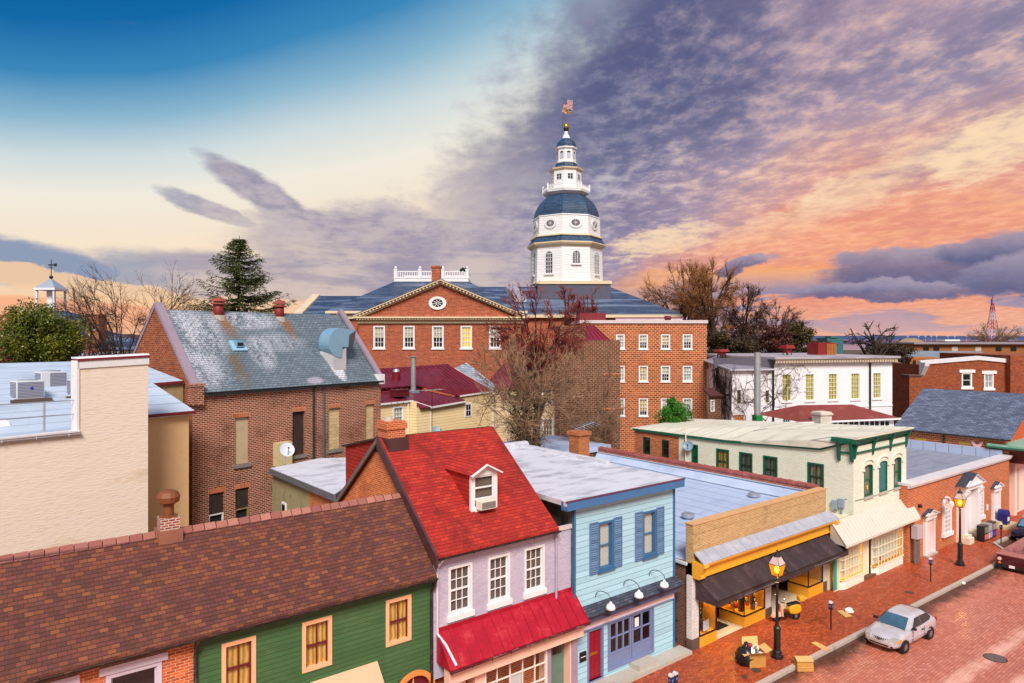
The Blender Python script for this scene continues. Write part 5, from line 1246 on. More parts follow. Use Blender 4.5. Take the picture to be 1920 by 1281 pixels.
spout(t, [(x2_, YJ-.28, 11.35), (x2_, YJ-.07, 11.1), (x2_, YJ-.07, 6.0)], plain('steel_pipe', '#4d5c66', .45, .3), .06)
CEMT = plain('cracked_cement', '#b9a487', .85, .35, 1.5, dirt=('#8a7354', .7))
BLOCKS = brickm('cream_blocks', ['#c2ab82','#cdb68e','#b69f78'], '#a08a66', .42, .21, .012, None, .2)
OLDW = plain('dark_old_wood', '#2e211d', .85, .45, 3, dirt=('#6a5448', .4), aniso=(4, 4, .5))
for k, r in enumerate(up):
    mb = MB(); WJ.quad(mb, r[0], r[1], r[2], r[3], -.14 if k != 1 else -.18); w = t.part('window', mb, (CEMT, OLDW, BLOCKS, BLOCKS)[k], label='window closed with ' + ('cracked cement', 'dark boards', 'cream blocks', 'cream blocks')[k])
    soldier(t, WJ, r, ORL, .32, w); mb = MB(); WJ.box(mb, r[0]-.1, r[1]+.1, r[2]-.2, r[2], -.1, .1); t.part('sill', mb, plain('grey_sill%d' % k, '#7c7672', .8, .2), parent=w)
for k, r in enumerate(lo):
    zm = r[2]+.75; mb = MB(); WJ.quad(mb, r[0], r[1], zm, r[3], -.1); w = t.part('window', mb, OLDW, label='half boarded window over an open sash')
    mb = MB(); WJ.quad(mb, r[0], r[1], r[2], zm, -.2); t.part('opening', mb, ROOMD, parent=w)
    mb = MB(); WJ.frame(mb, (r[0], r[1], r[2], zm), .07, -.16, -.05); t.part('frame', mb, plain('frame_olive', '#8a7a4a', .6, .3) if k else WHITE, parent=w)
    soldier(t, WJ, r, ORL, .30, w)
# cowls on the ridge
for k, x in enumerate(vx):
    v = Thing('ridge_vent', 'rusty red round vent with conical cap on the slate ridge, ' + ('near the spruce' if k == 0 else 'nearer the state house'), 'roof vent', (x, YRJ, ZRJ-.2), FJ, 'rusty vents on the slate ridge')
    mb = MB(); mb.lathe((x, YRJ-.1, ZRJ-.5), [(.33,0),(.32,1.05)], 14); v.part('drum', mb, plain('rust_red_drum%d' % k, '#7c1f20', .6, .3, 3), smooth=True)
    mb = MB(); mb.lathe((x, YRJ-.1, ZRJ+.42), [(.33,0),(.46,.02),(.44,.10),(.30,.14)], 14); mb.lathe((x, YRJ-.1, ZRJ+.6), [(.30,0),(.52,.02),(.2,.26),(.04,.34),(.02,.50)] if k else [(.30,0),(.50,.02),(.36,.2),(.05,.30)], 14); v.part('cap', mb, plain('rust_cap%d' % k, '#8a3f30', .65, .35, 3))
    mb = MB(); mb.lathe((x, YRJ-.1, ZRJ-.62), [(.50,0),(.44,.28),(.33,.36)], 14); v.part('collar', mb, plain('lead_collar%d' % k, '#a39a92', .6, .3, 3))
# roof light box
p = on_roof(446, 650); kk = (ZRJ-ZEJ)/(YRJ-YJ)
v = Thing('roof_hatch_vent', 'small pale blue square vent halfway up the slate roof', 'roof vent', p, FJ)
def tilted(mb, c, hu, hv, h0, h1, k=1.0):
    n_ = (0, -sj, cj); q = (0, cj, sj); pts = []
    for h, s_ in ((h0, 1.0), (h1, k)):
        for i, j in ((-1,-1),(1,-1),(1,1),(-1,1)): pts.append(add3(add3(add3(c, (1,0,0), i*hu*s_), q, j*hv*s_), n_, h))
    return mb.hexa(pts)
mb = MB(); tilted(mb, p, .48, .42, 0, .12); v.part('base', mb, plain('vent_blue', '#8fb4cc', .4, .15))
mb = MB(); mb.box(p[0]-.24, p[0]+.24, p[1]-.30, p[1]+.2, p[2]-.02, p[2]+.42); v.part('cap', mb, plain('vent_blue_cap', '#6f9cba', .4, .15))
mb = MB(); mb.box(p[0]-.2, p[0]+.2, p[1]-.312, p[1]-.30, p[2]+.05, p[2]+.25); v.part('louvre', mb, BLACKM)
# big curled duct
p = on_roof(637, 682); v = Thing('roof_duct', 'large pale blue curled metal exhaust duct on the right end of the slate roof', 'exhaust duct', p, FJ)
DUCT = plain('duct_blue', '#8db6d2', .35, .15, 1.2, .35, ('#5d8098', .3))
cx_, cy_, cz_ = p[0]-.25, p[1]+.1, p[2]+1.45; w0, w1 = -.55, .55
mb = MB(); ro, ri = 1.02, .12
pts = []
for k in range(15):
    a = R(275 - 200*k/14); pts.append(a)
prof = [(cx_ + ro*cos(a), cz_ + ro*sin(a)) for a in pts]
tip = [(prof[-1][0]+1.05, prof[-1][1]-.12), (cx_ + 1.05, cz_ - .32), (cx_+.15, cz_-.30)]
poly = prof + tip
mb.prism([(x, cy_+w0, z) for x, z in poly], (0, w1-w0, 0)); v.part('elbow', mb, DUCT)
mb = MB(); mb.poly(*[(x, cy_+w0-.004, z) for x, z in (add3((0,0,0),(0,0,0))[:0] or [tip[0], tip[1], (cx_+.62, cz_-.30), (cx_+.72, cz_+.55)])]); mb.poly((tip[0][0]+.004, cy_+w0+.06, tip[0][1]-.05), (tip[0][0]+.004, cy_+w1-.06, tip[0][1]-.05), (tip[1][0]+.004, cy_+w1-.06, tip[1][1]+.06), (tip[1][0]+.004, cy_+w0+.06, tip[1][1]+.06)); v.part('mouth', mb, plain('duct_mouth', '#4a4650', .5, .25))
mb = MB(); mb.hexa([(cx_-.55,cy_-.5,cz_-1.9),(cx_+.5,cy_-.5,cz_-1.9),(cx_+.5,cy_+.6,cz_-.8),(cx_-.9,cy_+.6,cz_-.8),(cx_-.62,cy_-.5,cz_-.75),(cx_+.5,cy_-.5,cz_-.35),(cx_+.5,cy_+.6,cz_-.35),(cx_-.9,cy_+.6,cz_-.6)]); v.part('foot', mb, plain('duct_foot', '#c9c8cc', .45, .15, 1.5, .3))
# fan box on the wall and dish on the low roof
r = WJ.rect(512, 540, 829, 872); mb = MB(); WJ.box(mb, r[0], r[1], r[2], r[3], 0, .45)
v = Thing('wall_fan_box', 'rust stained cream exhaust box with a round black opening on the brick hall wall', 'exhaust fan', (r[0], YJ, r[2]), FJ); v.part('case', mb, plain('stained_cream_box', '#c9bb8e', .6, .3, 2.5, dirt=('#8a6420', .6)))
mb = MB(); c_ = ((r[0]+r[1])/2+.1, (r[2]+r[3])/2+.2); mb.poly(*[WJ.P(c_[0]+.30*cos(2*pi*k/18), c_[1]+.30*sin(2*pi*k/18), .46) for k in range(18)]); v.part('fan_opening', mb, plain('fan_black', '#08080a', .9, .1))
# ================================================================ P: low grey flat roofed wing behind the red house
ZP = 7.2
P1, P2, P3, P4 = F0.Z(507, 878, ZP), F0.Z(627, 927, ZP), F0.Z(650, 893, ZP), F0.Z(650, 858, ZP)
t = Thing('flat_roof_annex', 'low stuccoed annex with a pale flat roof between the brick hall and the red gable', 'annex', (P1[0], P1[1], 0))
P5 = F0.Z(560, 862, ZP)
top = [P1, P2, (P3[0]+1.2, P3[1]+.3, ZP), (P4[0]+1.5, P4[1]+1.0, ZP), P4, F0.Z(600, 859, ZP)]
mb = MB(); mb.slab(top, .16); t.part('roof', mb, M['rw'])
mb = MB(); mb.bar(add3(P1, (0,0,-.16)), add3(P2, (0,0,-.16)), .12, .3); mb.bar(add3(P2, (0,0,-.16)), add3(P3, (1.2,.3,-.16)), .12, .3); t.part('roof_edge', mb, plain('grey_edge_metal', '#62646e', .5, .3, 2))
q1, q2 = add3(P1, (.2, .25, 0)), add3(P2, (.2, .25, 0)); mid = add3(q1, sub3(q2, q1), .62)
mb = MB(); mb.poly((q1[0], q1[1], 0), (mid[0], mid[1], 0), (mid[0], mid[1], ZP-.15), (q1[0], q1[1], ZP-.15)); t.part('wall', mb, plain('stained_stucco', '#9a8f6c', .85, .4, 1.2, dirt=('#4e4436', .7)))
mb = MB(); mb.poly((mid[0], mid[1], 0), (q2[0], q2[1], 0), (q2[0], q2[1], ZP-.15), (mid[0], mid[1], ZP-.15)); mb.poly((q2[0], q2[1], 0), (q2[0]+3, q2[1]+4, 0), (q2[0]+3, q2[1]+4, ZP-.15), (q2[0], q2[1], ZP-.15)); t.part('brick_wall', mb, brickm('orange_annex_brick', ['#b55622','#c76430','#a2481c'], '#c99a70', .22, .08, .012, ('#5c3a22', .5)))
dv_ = nrm(sub3(q2, q1)); nv_ = (dv_[1], -dv_[0], 0)
if nv_[1] > 0: nv_ = (-nv_[0], -nv_[1], 0)
for f, w in ((.22, .55), (.47, .5)):
    c = add3(add3(q1, sub3(q2, q1), f), nv_, .03); mb = MB(); mb.bar((c[0], c[1], 3.8), (c[0], c[1], 5.55), w, .08, nv_); mb2 = MB()
    w_ = t.part('window', mb, WHITE); c2 = add3(c, nv_, .045); mb2.bar((c2[0], c2[1], 3.9), (c2[0], c2[1], 5.45), w-.14, .01, nv_); t.part('pane', mb2, DARKG, parent=w_)
d_ = F0.Z(533, 872, ZP); v = Thing('satellite_dish', 'pale grey satellite dish standing on the low flat roof beside the brick hall', 'satellite dish', d_)
mb = MB(); mb.tube([d_, add3(d_, (.05,-.1,.5)), add3(d_, (.1,-.05,.8))], .03, 6); v.part('mast', mb, GALV)
def dish(c, n_, r, mat, v, nm='reflector'):
    n_ = nrm(n_); a_ = nrm(crs(n_, (0,0,1))); b_ = crs(a_, n_); mb = MB(); rings = []
    for i in range(5):
        rr = r*i/4; h = .25*r*(i/4)**2
        rings.append([add3(add3(add3(c, a_, rr*cos(2*pi*k/20)), b_, rr*sin(2*pi*k/20)), n_, h) for k in range(20)])
    for i in range(4):
        for k in range(20): mb.poly(rings[i][k], rings[i][(k+1)%20], rings[i+1][(k+1)%20], rings[i+1][k])
    v.part(nm, mb, mat, smooth=True)
    mb = MB(); mb.tube([add3(c, b_, -r*.9), add3(c, n_, r*.9)], .02, 5); mb.ball(add3(c, n_, r*.9), .06, 8, 5); v.part('receiver', mb, BLACKM)
DISHM = plain('dish_grey', '#c3cad6', .4, .1)
dish(add3(d_, (.1,-.1,.85)), (.0,-.85,.45), .42, DISHM, v)
# ================================================================ H and I: cream stucco buildings on the left
t = Thing('cream_building', 'tall cream stucco building with a pale blue membrane roof at the left edge', 'building', (10, 33.2, 0), FJ)
WH = Wall('y', 33.2, FJ); STUC = plain('cream_stucco', '#e8d8c8', .85, .13, .6, dirt=('#c4aa88', .6), aniso=(.5, .5, 2.6), bump=.9)
xa, xb, xc = 2.0, WH.px(148, 700)[0], WH.px(277.5, 700)[0]
zl_ = WH.px(75, 816)[1]; zt0, zt1 = WH.px(150, 672)[1], WH.px(277, 665)[1]
mb = MB(); WH.panel(mb, xa, xb, 0, zl_); mb.poly(WH.P(xb, 0), WH.P(xc, 0), WH.P(xc, zt1-.02), WH.P(xb, zt0-.02)); mb.poly((xc, 33.2, 0), (xc, 33.75, 0), (xc, 33.75, zt1), (xc, 33.2, zt1)); mb.poly((xb, 33.2, 9), (xb, 33.75, 9), (xb, 33.75, zt0), (xb, 33.2, zt0)); t.part('wall', mb, STUC)
mb = MB(); mb.hexa([WH.P(xb-.05, zt0-.45, .05), WH.P(xc+.03, zt1-.45, .05), WH.P(xc+.03, zt1-.45, -.55), WH.P(xb-.05, zt0-.45, -.55), WH.P(xb-.05, zt0-.12, .05), WH.P(xc+.03, zt1-.12, .05), WH.P(xc+.03, zt1-.12, -.55), WH.P(xb-.05, zt0-.12, -.55)]); cp = t.part('fascia', mb, WHITE)
mb = MB(); mb.hexa([WH.P(xb-.07, zt0-.12, .09), WH.P(xc+.05, zt1-.12, .09), WH.P(xc+.05, zt1-.12, -.55), WH.P(xb-.07, zt0-.12, -.55), WH.P(xb-.07, zt0-.02, .07), WH.P(xc+.05, zt1-.02, .07), WH.P(xc+.05, zt1-.02, -.55), WH.P(xb-.07, zt0-.02, -.55)]); t.part('maroon_edge', mb, MAROON, parent=cp)
mb = MB(); mb.hexa([WH.P(xb-.09, zt0-.02, .02), WH.P(xc+.06, zt1-.02, .02), WH.P(xc+.06, zt1-.02, -.6), WH.P(xb-.09, zt0-.02, -.6), WH.P(xb-.09, zt0+.05, -.05), WH.P(xc+.06, zt1+.05, -.05), WH.P(xc+.06, zt1+.05, -.6), WH.P(xb-.09, zt0+.05, -.6)]); t.part('cap_flashing', mb, WHITE, parent=cp)
mb = MB(); mb.box(xb-.10, xb-.0, 33.15, 33.78, zl_, zt0-.1); t.part('end_trim', mb, WHITE)
RB2 = roof_white('blue_strip_membrane', '#aebdd0', '#98a9be', -.75)
yv, ytop, ztop = 37.0, 45.5, 13.05
mb = MB(); mb.poly((xa-8, 33.2, zl_-.15), (14.4, 33.2, zl_-.15), (14.4, yv, zl_-.25), (xa-8, yv, zl_-.25)); mb.poly((xa-8, yv, zl_-.25), (14.4, yv, zl_-.25), (17.2, ytop, ztop), (xa-8, ytop, ztop)); mb.poly((xa-8, ytop, ztop), (17.2, ytop, ztop), (17.2, ytop, 0), (xa-8, ytop, 0)); mb.poly((14.4, 33.8, 0), (14.4, yv, 0), (17.2, ytop, 0), (17.2, ytop, ztop), (14.4, yv, zl_-.25), (14.4, 33.8, zl_-.2)); roof = t.part('roof', mb, RB2)
mb = MB(); WH.box(mb, xa, xb+.02, zl_-.02, zl_+.05, -.3, .10); t.part('roof_edge', mb, plain('roof_edge_white', '#d6d2d8', .5, .15), parent=roof)
gutter(t, WH, xa, xb+.05, zl_-.08, .10, plain('white_gutter_left', '#c9c4cc', .45, .2), .07, 1.2, parent=roof)
def slope_z(y): return zl_-.25 + (y-yv)*(ztop-zl_+.25)/(ytop-yv)
# condensers on sleepers
ACW = plain('condenser_case', '#c8ced8', .4, .1); ACG = slats('condenser_grille', '#8f93a4', '#3d3f52', .075); SLEEP = plain('timber_sleeper', '#57463a', .85, .4, 3, aniso=(.5, 3, 3))
for k, (l, r, tp, b, y, lab) in enumerate(((31, 84, 714, 748, 40.2, 'nearest and largest rooftop air condenser, its whole front a dark grille'), (77, 126, 697, 727, 42.0, 'air condenser with white corner panel standing higher up the blue roof'), (133, 160, 711, 742, 40.5, 'air condenser half hidden by the tall cream wall'))):
    W_ = Wall('y', y, FJ); q = W_.rect(l, r, tp, b); w = min(q[1]-q[0], 1.25); q = (q[0], q[0]+w, q[2], q[3])
    v = Thing('air_condenser', lab, 'air conditioner', (q[0], y, q[2]-.3), FJ, 'air condensers on the blue roof')
    mb = MB(); mb.box(q[0], q[1], y, y+w*.8, q[2], q[3]); v.part('case', mb, ACW, bev=.03)
    mb = MB(); W_.box(mb, q[0]+(.05 if k != 1 else .42), q[1]-.05, q[2]+.07, q[3]-.07, .0, .012); v.part('grille', mb, ACG)
    mb = MB(); mb.poly((q[0]-.006, y+.06, q[2]+.07), (q[0]-.006, y+w*.75, q[2]+.07), (q[0]-.006, y+w*.75, q[3]-.07), (q[0]-.006, y+.06, q[3]-.07)); v.part('side_grille', mb, ACG)
    mb = MB(); mb.lathe((q[0]+w/2, y+w*.4, q[3]), [(w*.36, 0), (w*.36, .05), (w*.1, .08)], 18); v.part('fan_guard', mb, plain('fan_guard%d' % k, '#9aa2b0', .5, .2))
    if k == 0:
        mb = MB(); c_ = W_.px(60, 727); W_.box(mb, c_[0]-.06, c_[0]+.06, c_[1]-.10, c_[1]+.06, .012, .02); v.part('emblem', mb, plain('emblem_blue', '#23348c', .5, .05))
    s_ = Thing('timber_sleepers', ('long sleepers under the nearest condenser', 'sleepers under the higher condenser', 'short sleepers under the half hidden condenser')[k], 'timber', (q[0], y, q[2]-.4), FJ, 'sleepers under the condensers')
    for yy in (y-.15, y+w*.6):
        zz_ = slope_z(yy); mb = MB(); mb.box(q[0]-.25, q[1]+.3, yy, yy+.22, min(zz_, q[2]-.24)-.02, q[2]-.002); s_.part('beam', mb, SLEEP)
W_ = Wall('y', 33.5, FJ); zr0, zr1 = W_.px(75, 757)[1], W_.px(75, 782)[1]
fn = Thing('roof_railing', 'thin galvanised pipe railing along the edge of the blue membrane roof', 'railing', (9, 33.5, zl_), FJ)
mb = MB()
for px_l, px_r in (((0, 758.5), (148, 750)), ((0, 784), (148, 776))):
    a, b_ = W_.px(*px_l), W_.px(*px_r); mb.tube([(a[0]-6, 33.5, a[1]), (b_[0], 33.5, b_[1])], .025, 6)
fn.part('rail', mb, GALV)
mb = MB(); a = W_.px(83, 800); mb.tube([(a[0], 33.5, zl_-.1), (a[0], 33.5, zr0+.04)], .045, 6); mb.box(a[0]-.3, a[0]+.3, 33.4, 33.6, zl_-.14, zl_-.06); fn.part('post', mb, GALV)
p = FJ.Z(65, 775, zl_+.05); solo('pipe_stub', MB().lathe(p, [(.10,-.3),(.10,.35),(.12,.35),(.12,.42)], 10), BLACKM, 'short black pipe stub standing on the blue roof under the railing', 'vent pipe', p, FJ)
mb = MB(); p = FJ.Z(3, 795, zl_+.1); mb.hexa([(p[0]-1, p[1]-.3, p[2]-.3), (p[0]+.35, p[1]-.3, p[2]-.3), (p[0]+.35, p[1]+.5, p[2]-.3), (p[0]-1, p[1]+.5, p[2]-.3), (p[0]-1, p[1]-.2, p[2]+.25), (p[0]+.2, p[1]-.2, p[2]+.15), (p[0]+.2, p[1]+.4, p[2]+.15), (p[0]-1, p[1]+.4, p[2]+.25)]); solo('roof_cowl', mb, WHITE, 'white sloped roof hood cut off by the left edge of the picture', 'roof hood', p, FJ)
t = Thing('tan_annex', 'narrow tan stucco annex with two stepped pale blue roofs beside the brick hall', 'annex', (16.5, 35.5, 0), FJ)
WI = Wall('y', 35.5, FJ); TAN = plain('tan_stucco', '#dcb483', .85, .12, .7, dirt=('#b58a55', .35), bump=.5); xi = WI.px(354, 800)[0]; ze_ = WI.px(318, 774)[1]
mb = MB(); WI.panel(mb, 14.7, xi, 0, ze_-.1); mb.poly((xi, 35.5, 0), (xi, 40, 0), (xi, 40, ze_-.1), (xi, 35.5, ze_-.1)); t.part('wall', mb, TAN)
mb = MB(); mb.slab([(14.5, 35.2, ze_+.02), (xi+.18, 35.2, ze_+.02), (FJ.Y(286, 718, 37.4)[0], 37.4, FJ.Y(286, 718, 37.4)[2]), (14.5, 37.4, FJ.Y(286, 718, 37.4)[2])], .06); rf = t.part('roof', mb, RB2)
mb = MB(); mb.box(14.5, xi+.2, 35.14, 35.2, ze_-.12, ze_+.03); t.part('fascia', mb, MAROON, parent=rf)
mb = MB(); mb.box(14.5, xi+.1, 35.3, 35.5, ze_-.2, ze_-.1); t.part('cornice', mb, CREAMP, parent=rf)
e0, e1, e2 = FJ.Y(284, 719, 38), FJ.Y(344, 714, 38), FJ.Y(274, 688, 40.5)
mb = MB(); mb.slab([(e0[0], 38, e0[2]), (e1[0]+.3, 38, e1[2]), (e2[0]+2.2, 40.5, e2[2]), (e2[0], 40.5, e2[2]+.05)] if False else [(e0[0], 38, e0[2]), (e1[0], 38, e1[2]), (e2[0]+.1, 40.5, e2[2]), (e2[0]-2, 40.5, e2[2])], .06); t.part('upper_roof', mb, RB2)
mb = MB(); mb.bar((e0[0]+.1, 37.96, e0[2]-.06), (e1[0], 37.96, e1[2]-.06), .06, .14); t.part('upper_fascia', mb, MAROON)
mb = MB(); mb.poly((e0[0]-.5, 38.1, 8), (19.1, 38.1, 8), (19.1, 38.1, e1[2]-.12), (e0[0]-.5, 38.1, e0[2]-.12)); t.part('upper_wall', mb, plain('stained_tan', '#9c8560', .85, .35, 1.5, dirt=('#5c4a36', .6)))
# ================================================================ K: yellow clapboard house with maroon tin roofs
t = Thing('yellow_house', 'yellow clapboard house with several maroon standing seam roofs behind the red ridge', 'house', (47, 46, 0), FJ)
YCB = boards('yellow_clapboard', '#e6cb98', '#eed8aa', .27, '#8a6a3c', .6, .12, ('#c0a060', .3), .05)
TIN = plain('maroon_tin', '#651526', .45, .25, 1.2, dirt=('#8a3a48', .35))
W1 = Wall('y', 46.5, FJ); a = W1.px(767, 800)[0]; z1 = W1.px(742, 754)[1]
r = W1.rect(736.5, 757, 762, 800)
r0_ = W1.rect(712, 719, 767, 800)
mb = MB(); W1.panel(mb, 38, a, 0, z1, [r]); mb.poly((a, 46.5, 0), (a, 45.5, 0), (a, 45.5, z1), (a, 46.5, z1)); t.part('wall', mb, YCB)
wnd = window(t, W1, r, WHITE, 3, 4, .14, WHITE, folds('lace', '#d8d4c8', '#a8a294', 0, None, 20), None, None, None, rec=.05, proud=.04)
W2_ = Wall('y', 45.5, FJ); b = W2_.px(925, 800)[0]; z2 = W2_.px(842, 757)[1]; a2 = W2_.px(808, 800)[0]
r2 = (W2_.px(873, 780)[0]-.1, W2_.px(884, 780)[0], W2_.px(878, 782)[1], W2_.px(878, 756)[1])
mb = MB(); W2_.panel(mb, a, b, 0, z2-.05, []); t.part('front_wall', mb, YCB)
window(t, W2_, r2, WHITE, 2, 2, .10, WHITE, None, DARKG, None, None, rec=-.03, proud=.05)
mb = MB(); W2_.box(mb, a2-.06, a2+.06, 0, z2, 0, .04); W2_.box(mb, b-.1, b, 0, z2+.6, 0, .05); t.part('corner_board', mb, WHITE)
spout(t, [(a-.25, 46.35, z1), (a-.25, 46.35, 4)], WHITE, .05)
# main roof and lean-to
R0, R1 = FJ.Y(715, 693, 53), FJ.Y(838, 683, 53); E1, E2 = FJ.Y(862, 742, 48.3), FJ.Y(925, 733, 48.3); E0 = FJ.Y(714, 727, 49.2)
m1, m0 = FJ.Y(780, 722, 49.2), (38, 49.2, E0[2])
mb = MB(); mb.slab([m0, m1, E1, E2, R1, (38, 53, R0[2])], .1); seams(mb, (40, 53, R0[2]), R1, (40, 49.0, E0[2]+.0), (E2[0]-1.5, 48.6, E2[2]+.15), 26, .06, .05); rf = t.part('roof', mb, TIN)
mb = MB(); mb.slab([R1, E2, (E2[0]+2, 57, E2[2]), (R1[0]+1, 57, R1[2]-1)], .1); mb.poly((38, 53, R0[2]), R1, (R1[0], 60, 6), (38, 60, 6)); t.part('rear_roof', mb, TIN)
c0, c1, c2, c3 = (38, 46.3, z1+.02), FJ.Y(772, 751, 46.3), FJ.Y(809, 763, 45.2), FJ.Y(873, 752, 45.2)
mb = MB(); mb.slab([c0, c1, (c1[0]+.1, 45.2, c2[2]+.0), c2, c3, add3(E1, (0,0,-.25)), add3(m1, (0,0,-.35)), add3(m0, (0,0,-.3))], .08)
seams(mb, (40, 49, m0[2]-.25), add3(E1, (0,.0,-.15)), (40, 46.4, c0[2]+.02), add3(c3, (0,.1,.02)), 16, .05, .04); t.part('lean_to_roof', mb, TIN)
for a_, b_ in ((c0, c1), (c2, c3), (c1, c2), (E1, E2)): t.part('eave_board', MB().bar(add3(a_, (0,-.04,-.06)), add3(b_, (0,-.04,-.06)), .06, .16), WHITE)
mb = MB(); mb.poly(add3(E1, (0,.1,-.05)), add3(E2, (0,.1,-.05)), (E2[0], 48.4, 4), (E1[0], 48.4, 4)); t.part('upper_wall', mb, YCB)
p = FJ.Y(775, 727, 48.6); q = FJ.Y(775, 668, 48.6)
v = Thing('metal_flue', 'tall pale round metal flue on the maroon roof left of the pediment windows', 'flue', p, FJ)
mb = MB(); mb.lathe((p[0], p[1], p[2]-.6), [(.26,0),(.26,q[2]-p[2]+.45),(.18,q[2]-p[2]+.5)], 12); v.part('pipe', mb, GALV, smooth=False)
mb = MB(); mb.lathe((p[0], p[1], q[2]+.0), [(.1,-.15),(.34,-.12),(.36,-.06),(.04,.02)], 12); v.part('cap', mb, GALV)
mb = MB(); mb.box(p[0]-.42, p[0]+.42, p[1]-.42, p[1]+.42, p[2]-.9, p[2]-.25); v.part('curb', mb, plain('flue_curb', '#7d8a98', .5, .2))
p = FJ.Y(743, 703, 50.8); v = Thing('turbine_vent', 'squat dark red roof vent with bright metal top on the maroon roof', 'roof vent', p, FJ)
mb = MB(); mb.lathe(p, [(.42,-.6),(.42,.3),(.36,.32)], 12); v.part('base', mb, MAROON)
mb = MB(); mb.lathe(add3(p,(0,0,.32)), [(.36,0),(.3,.22),(.05,.3)], 12); v.part('dome', mb, GALV)
p = FJ.Y(749, 733, 47.5); mb = MB(); mb.box(p[0]-.75, p[0]+.75, p[1]-.5, p[1]+.5, p[2]-.5, p[2]+.02); mb.box(p[0]-.8, p[0]+.8, p[1]-.55, p[1]+.55, p[2]+.02, p[2]+.14); solo('roof_hatch', mb, plain('maroon_hatch', '#5a1620', .5, .2), 'low maroon roof hatch on the lean-to of the yellow house', 'roof hatch', p, FJ)
p = FJ.Y(810, 790, 44.9); an = MB(); q = FJ.Y(810, 735, 44.9)
v = Thing('tv_antenna', 'spindly old television antenna on a thin mast in front of the yellow house', 'antenna', (p[0], p[1], 5), FJ)
mb = MB(); mb.tube([(p[0], p[1], 4.5), (p[0], p[1], q[2]+.3)], .025, 5); v.part('mast', mb, BLACKM)
mb = MB(); mb.tube([(p[0]-1.3, p[1], q[2]+.2), (p[0]+1.5, p[1]+.2, q[2]+.1)], .02, 4)
for k in range(7): x = p[0]-1.2+k*.42; mb.tube([(x, p[1]-.5, q[2]+.18), (x, p[1]+.5, q[2]+.18)], .013, 4)
v.part('boom', mb, plain('antenna_grey', '#a8a4a0', .4, .1))
p = FJ.Y(819, 812, 43.5); v = Thing('satellite_dish', 'grey satellite dish peeping over the red shingle ridge', 'satellite dish', (p[0], p[1], 5), FJ)
mb = MB(); mb.tube([(p[0], p[1], 4.5), (p[0], p[1], p[2])], .05, 6); v.part('mast', mb, GALV); dish(p, (.1,-.8,.6), .65, plain('dish_blue_grey', '#a3b0c2', .45, .1), v)
# slate hip between, then the second yellow house
t = Thing('slate_hip_house', 'small roof of pale slates wedged between two maroon roofs', 'house', (56, 54, 0), FJ)
h0, h1, h2, h3 = FJ.D(853, 690, 78), FJ.D(875, 680, 81), FJ.D(928, 722, 80), FJ.D(925, 733, 78)
mb = MB(); mb.poly(h0, h1, h2, h3); mb.poly(h1, h2, add3(h2, (3,3,-4)), add3(h1, (3,3,-4))); t.part('roof', mb, shingle('pale_slates', ['#8fa0b6','#a0aebf','#b4bcc6','#8696aa'], .7, .34, '#4a5058', .03, .4, .6))
mb = MB(); mb.poly(h0, h3, (h3[0], h3[1], 0), (h0[0], h0[1], 0)); t.part('wall', mb, YCB)
t = Thing('beige_house', 'beige clapboard house with a low maroon roof behind the ivy clad bare tree', 'house', (62, 50, 0), FC)
WK = Wall('y', 82, FC); r1 = WK.rect(1016, 1037, 719, 757); r2 = WK.rect(1016, 1038, 784, 828)
BEI = boards('beige_clapboard', '#c9b08c', '#d4bd9a', .30, '#8a7250', .65, .12, None, .05)
mb = MB(); x0, x1 = WK.px(915, 800)[0], WK.px(1052, 800)[0]; zt = WK.px(980, 727)[1]
WK.panel(mb, x0, x1, 0, zt, [r1, r2]); t.part('wall', mb, BEI)
for r in (r1, r2): window(t, WK, r, WHITE, 3, 4, .18, WHITE, None, glassm('warm_dark_glass%d' % int(r[2]), '#5a4a40', .1, '#8a7a66'), None, None, mun=.05, rec=.05)
mb = MB(); mb.slab([(x0-.5, 81.6, zt), (x1, 81.6, zt), (x1-.5, 86, WK.px(980, 688)[1]+.4), (x0+2, 86, WK.px(980, 688)[1]+.4)], .12); seams(mb, (x0+2, 86, WK.px(980, 688)[1]+.4), (x1-.5, 86, WK.px(980, 688)[1]+.4), (x0-.5, 81.6, zt), (x1, 81.6, zt), 22, .06, .06); t.part('roof', mb, TIN)
mb = MB(); WK.box(mb, x0-.3, x1, zt-.25, zt-.03, 0, .2); t.part('cornice', mb, plain('pale_cornice', '#c2b6a8', .6, .1))
# ================================================================ L: the state house on its hill (frontal frame)
def cd(px, py, d): return FC.D(px, py, d)
OLDB = brickm('state_brick', ['#8e3a1e','#a24828','#7c301a','#ac5432'], '#b07e62', .46, .19, .022, ('#7a3038', .55), .4)
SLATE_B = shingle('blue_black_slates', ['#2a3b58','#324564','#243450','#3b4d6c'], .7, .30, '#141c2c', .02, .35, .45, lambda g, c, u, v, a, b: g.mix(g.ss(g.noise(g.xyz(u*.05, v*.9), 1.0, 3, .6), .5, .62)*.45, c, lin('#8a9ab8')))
TRIMC = plain('cream_stone_trim', '#d6c3a4', .6, .12, 1, dirt=('#97825f', .35))
WHT = plain('dome_white', '#dcdce0', .55, .06, 1.2, dirt=('#b2b0b4', .2))
DS, AY, AD, HIP = 95.0, 96.0, 104.0, 118.0
t = Thing('state_house', 'large brick state house with blue slate roofs, pediment front and tall white dome', 'state house', (0, 110, 0), FC)
WP = Wall('y', DS, FC)
xl, xr = WP.px(668, 600)[0], WP.px(985, 600)[0]; zc = WP.px(826, 597)[1]; za = WP.px(826, 529)[1]; xm = (xl+xr)/2
wins = [WP.rect(l, r, 611, 653) for l, r in ((700, 722), (756, 777.5), (810, 832), (863.5, 885), (917, 939))]
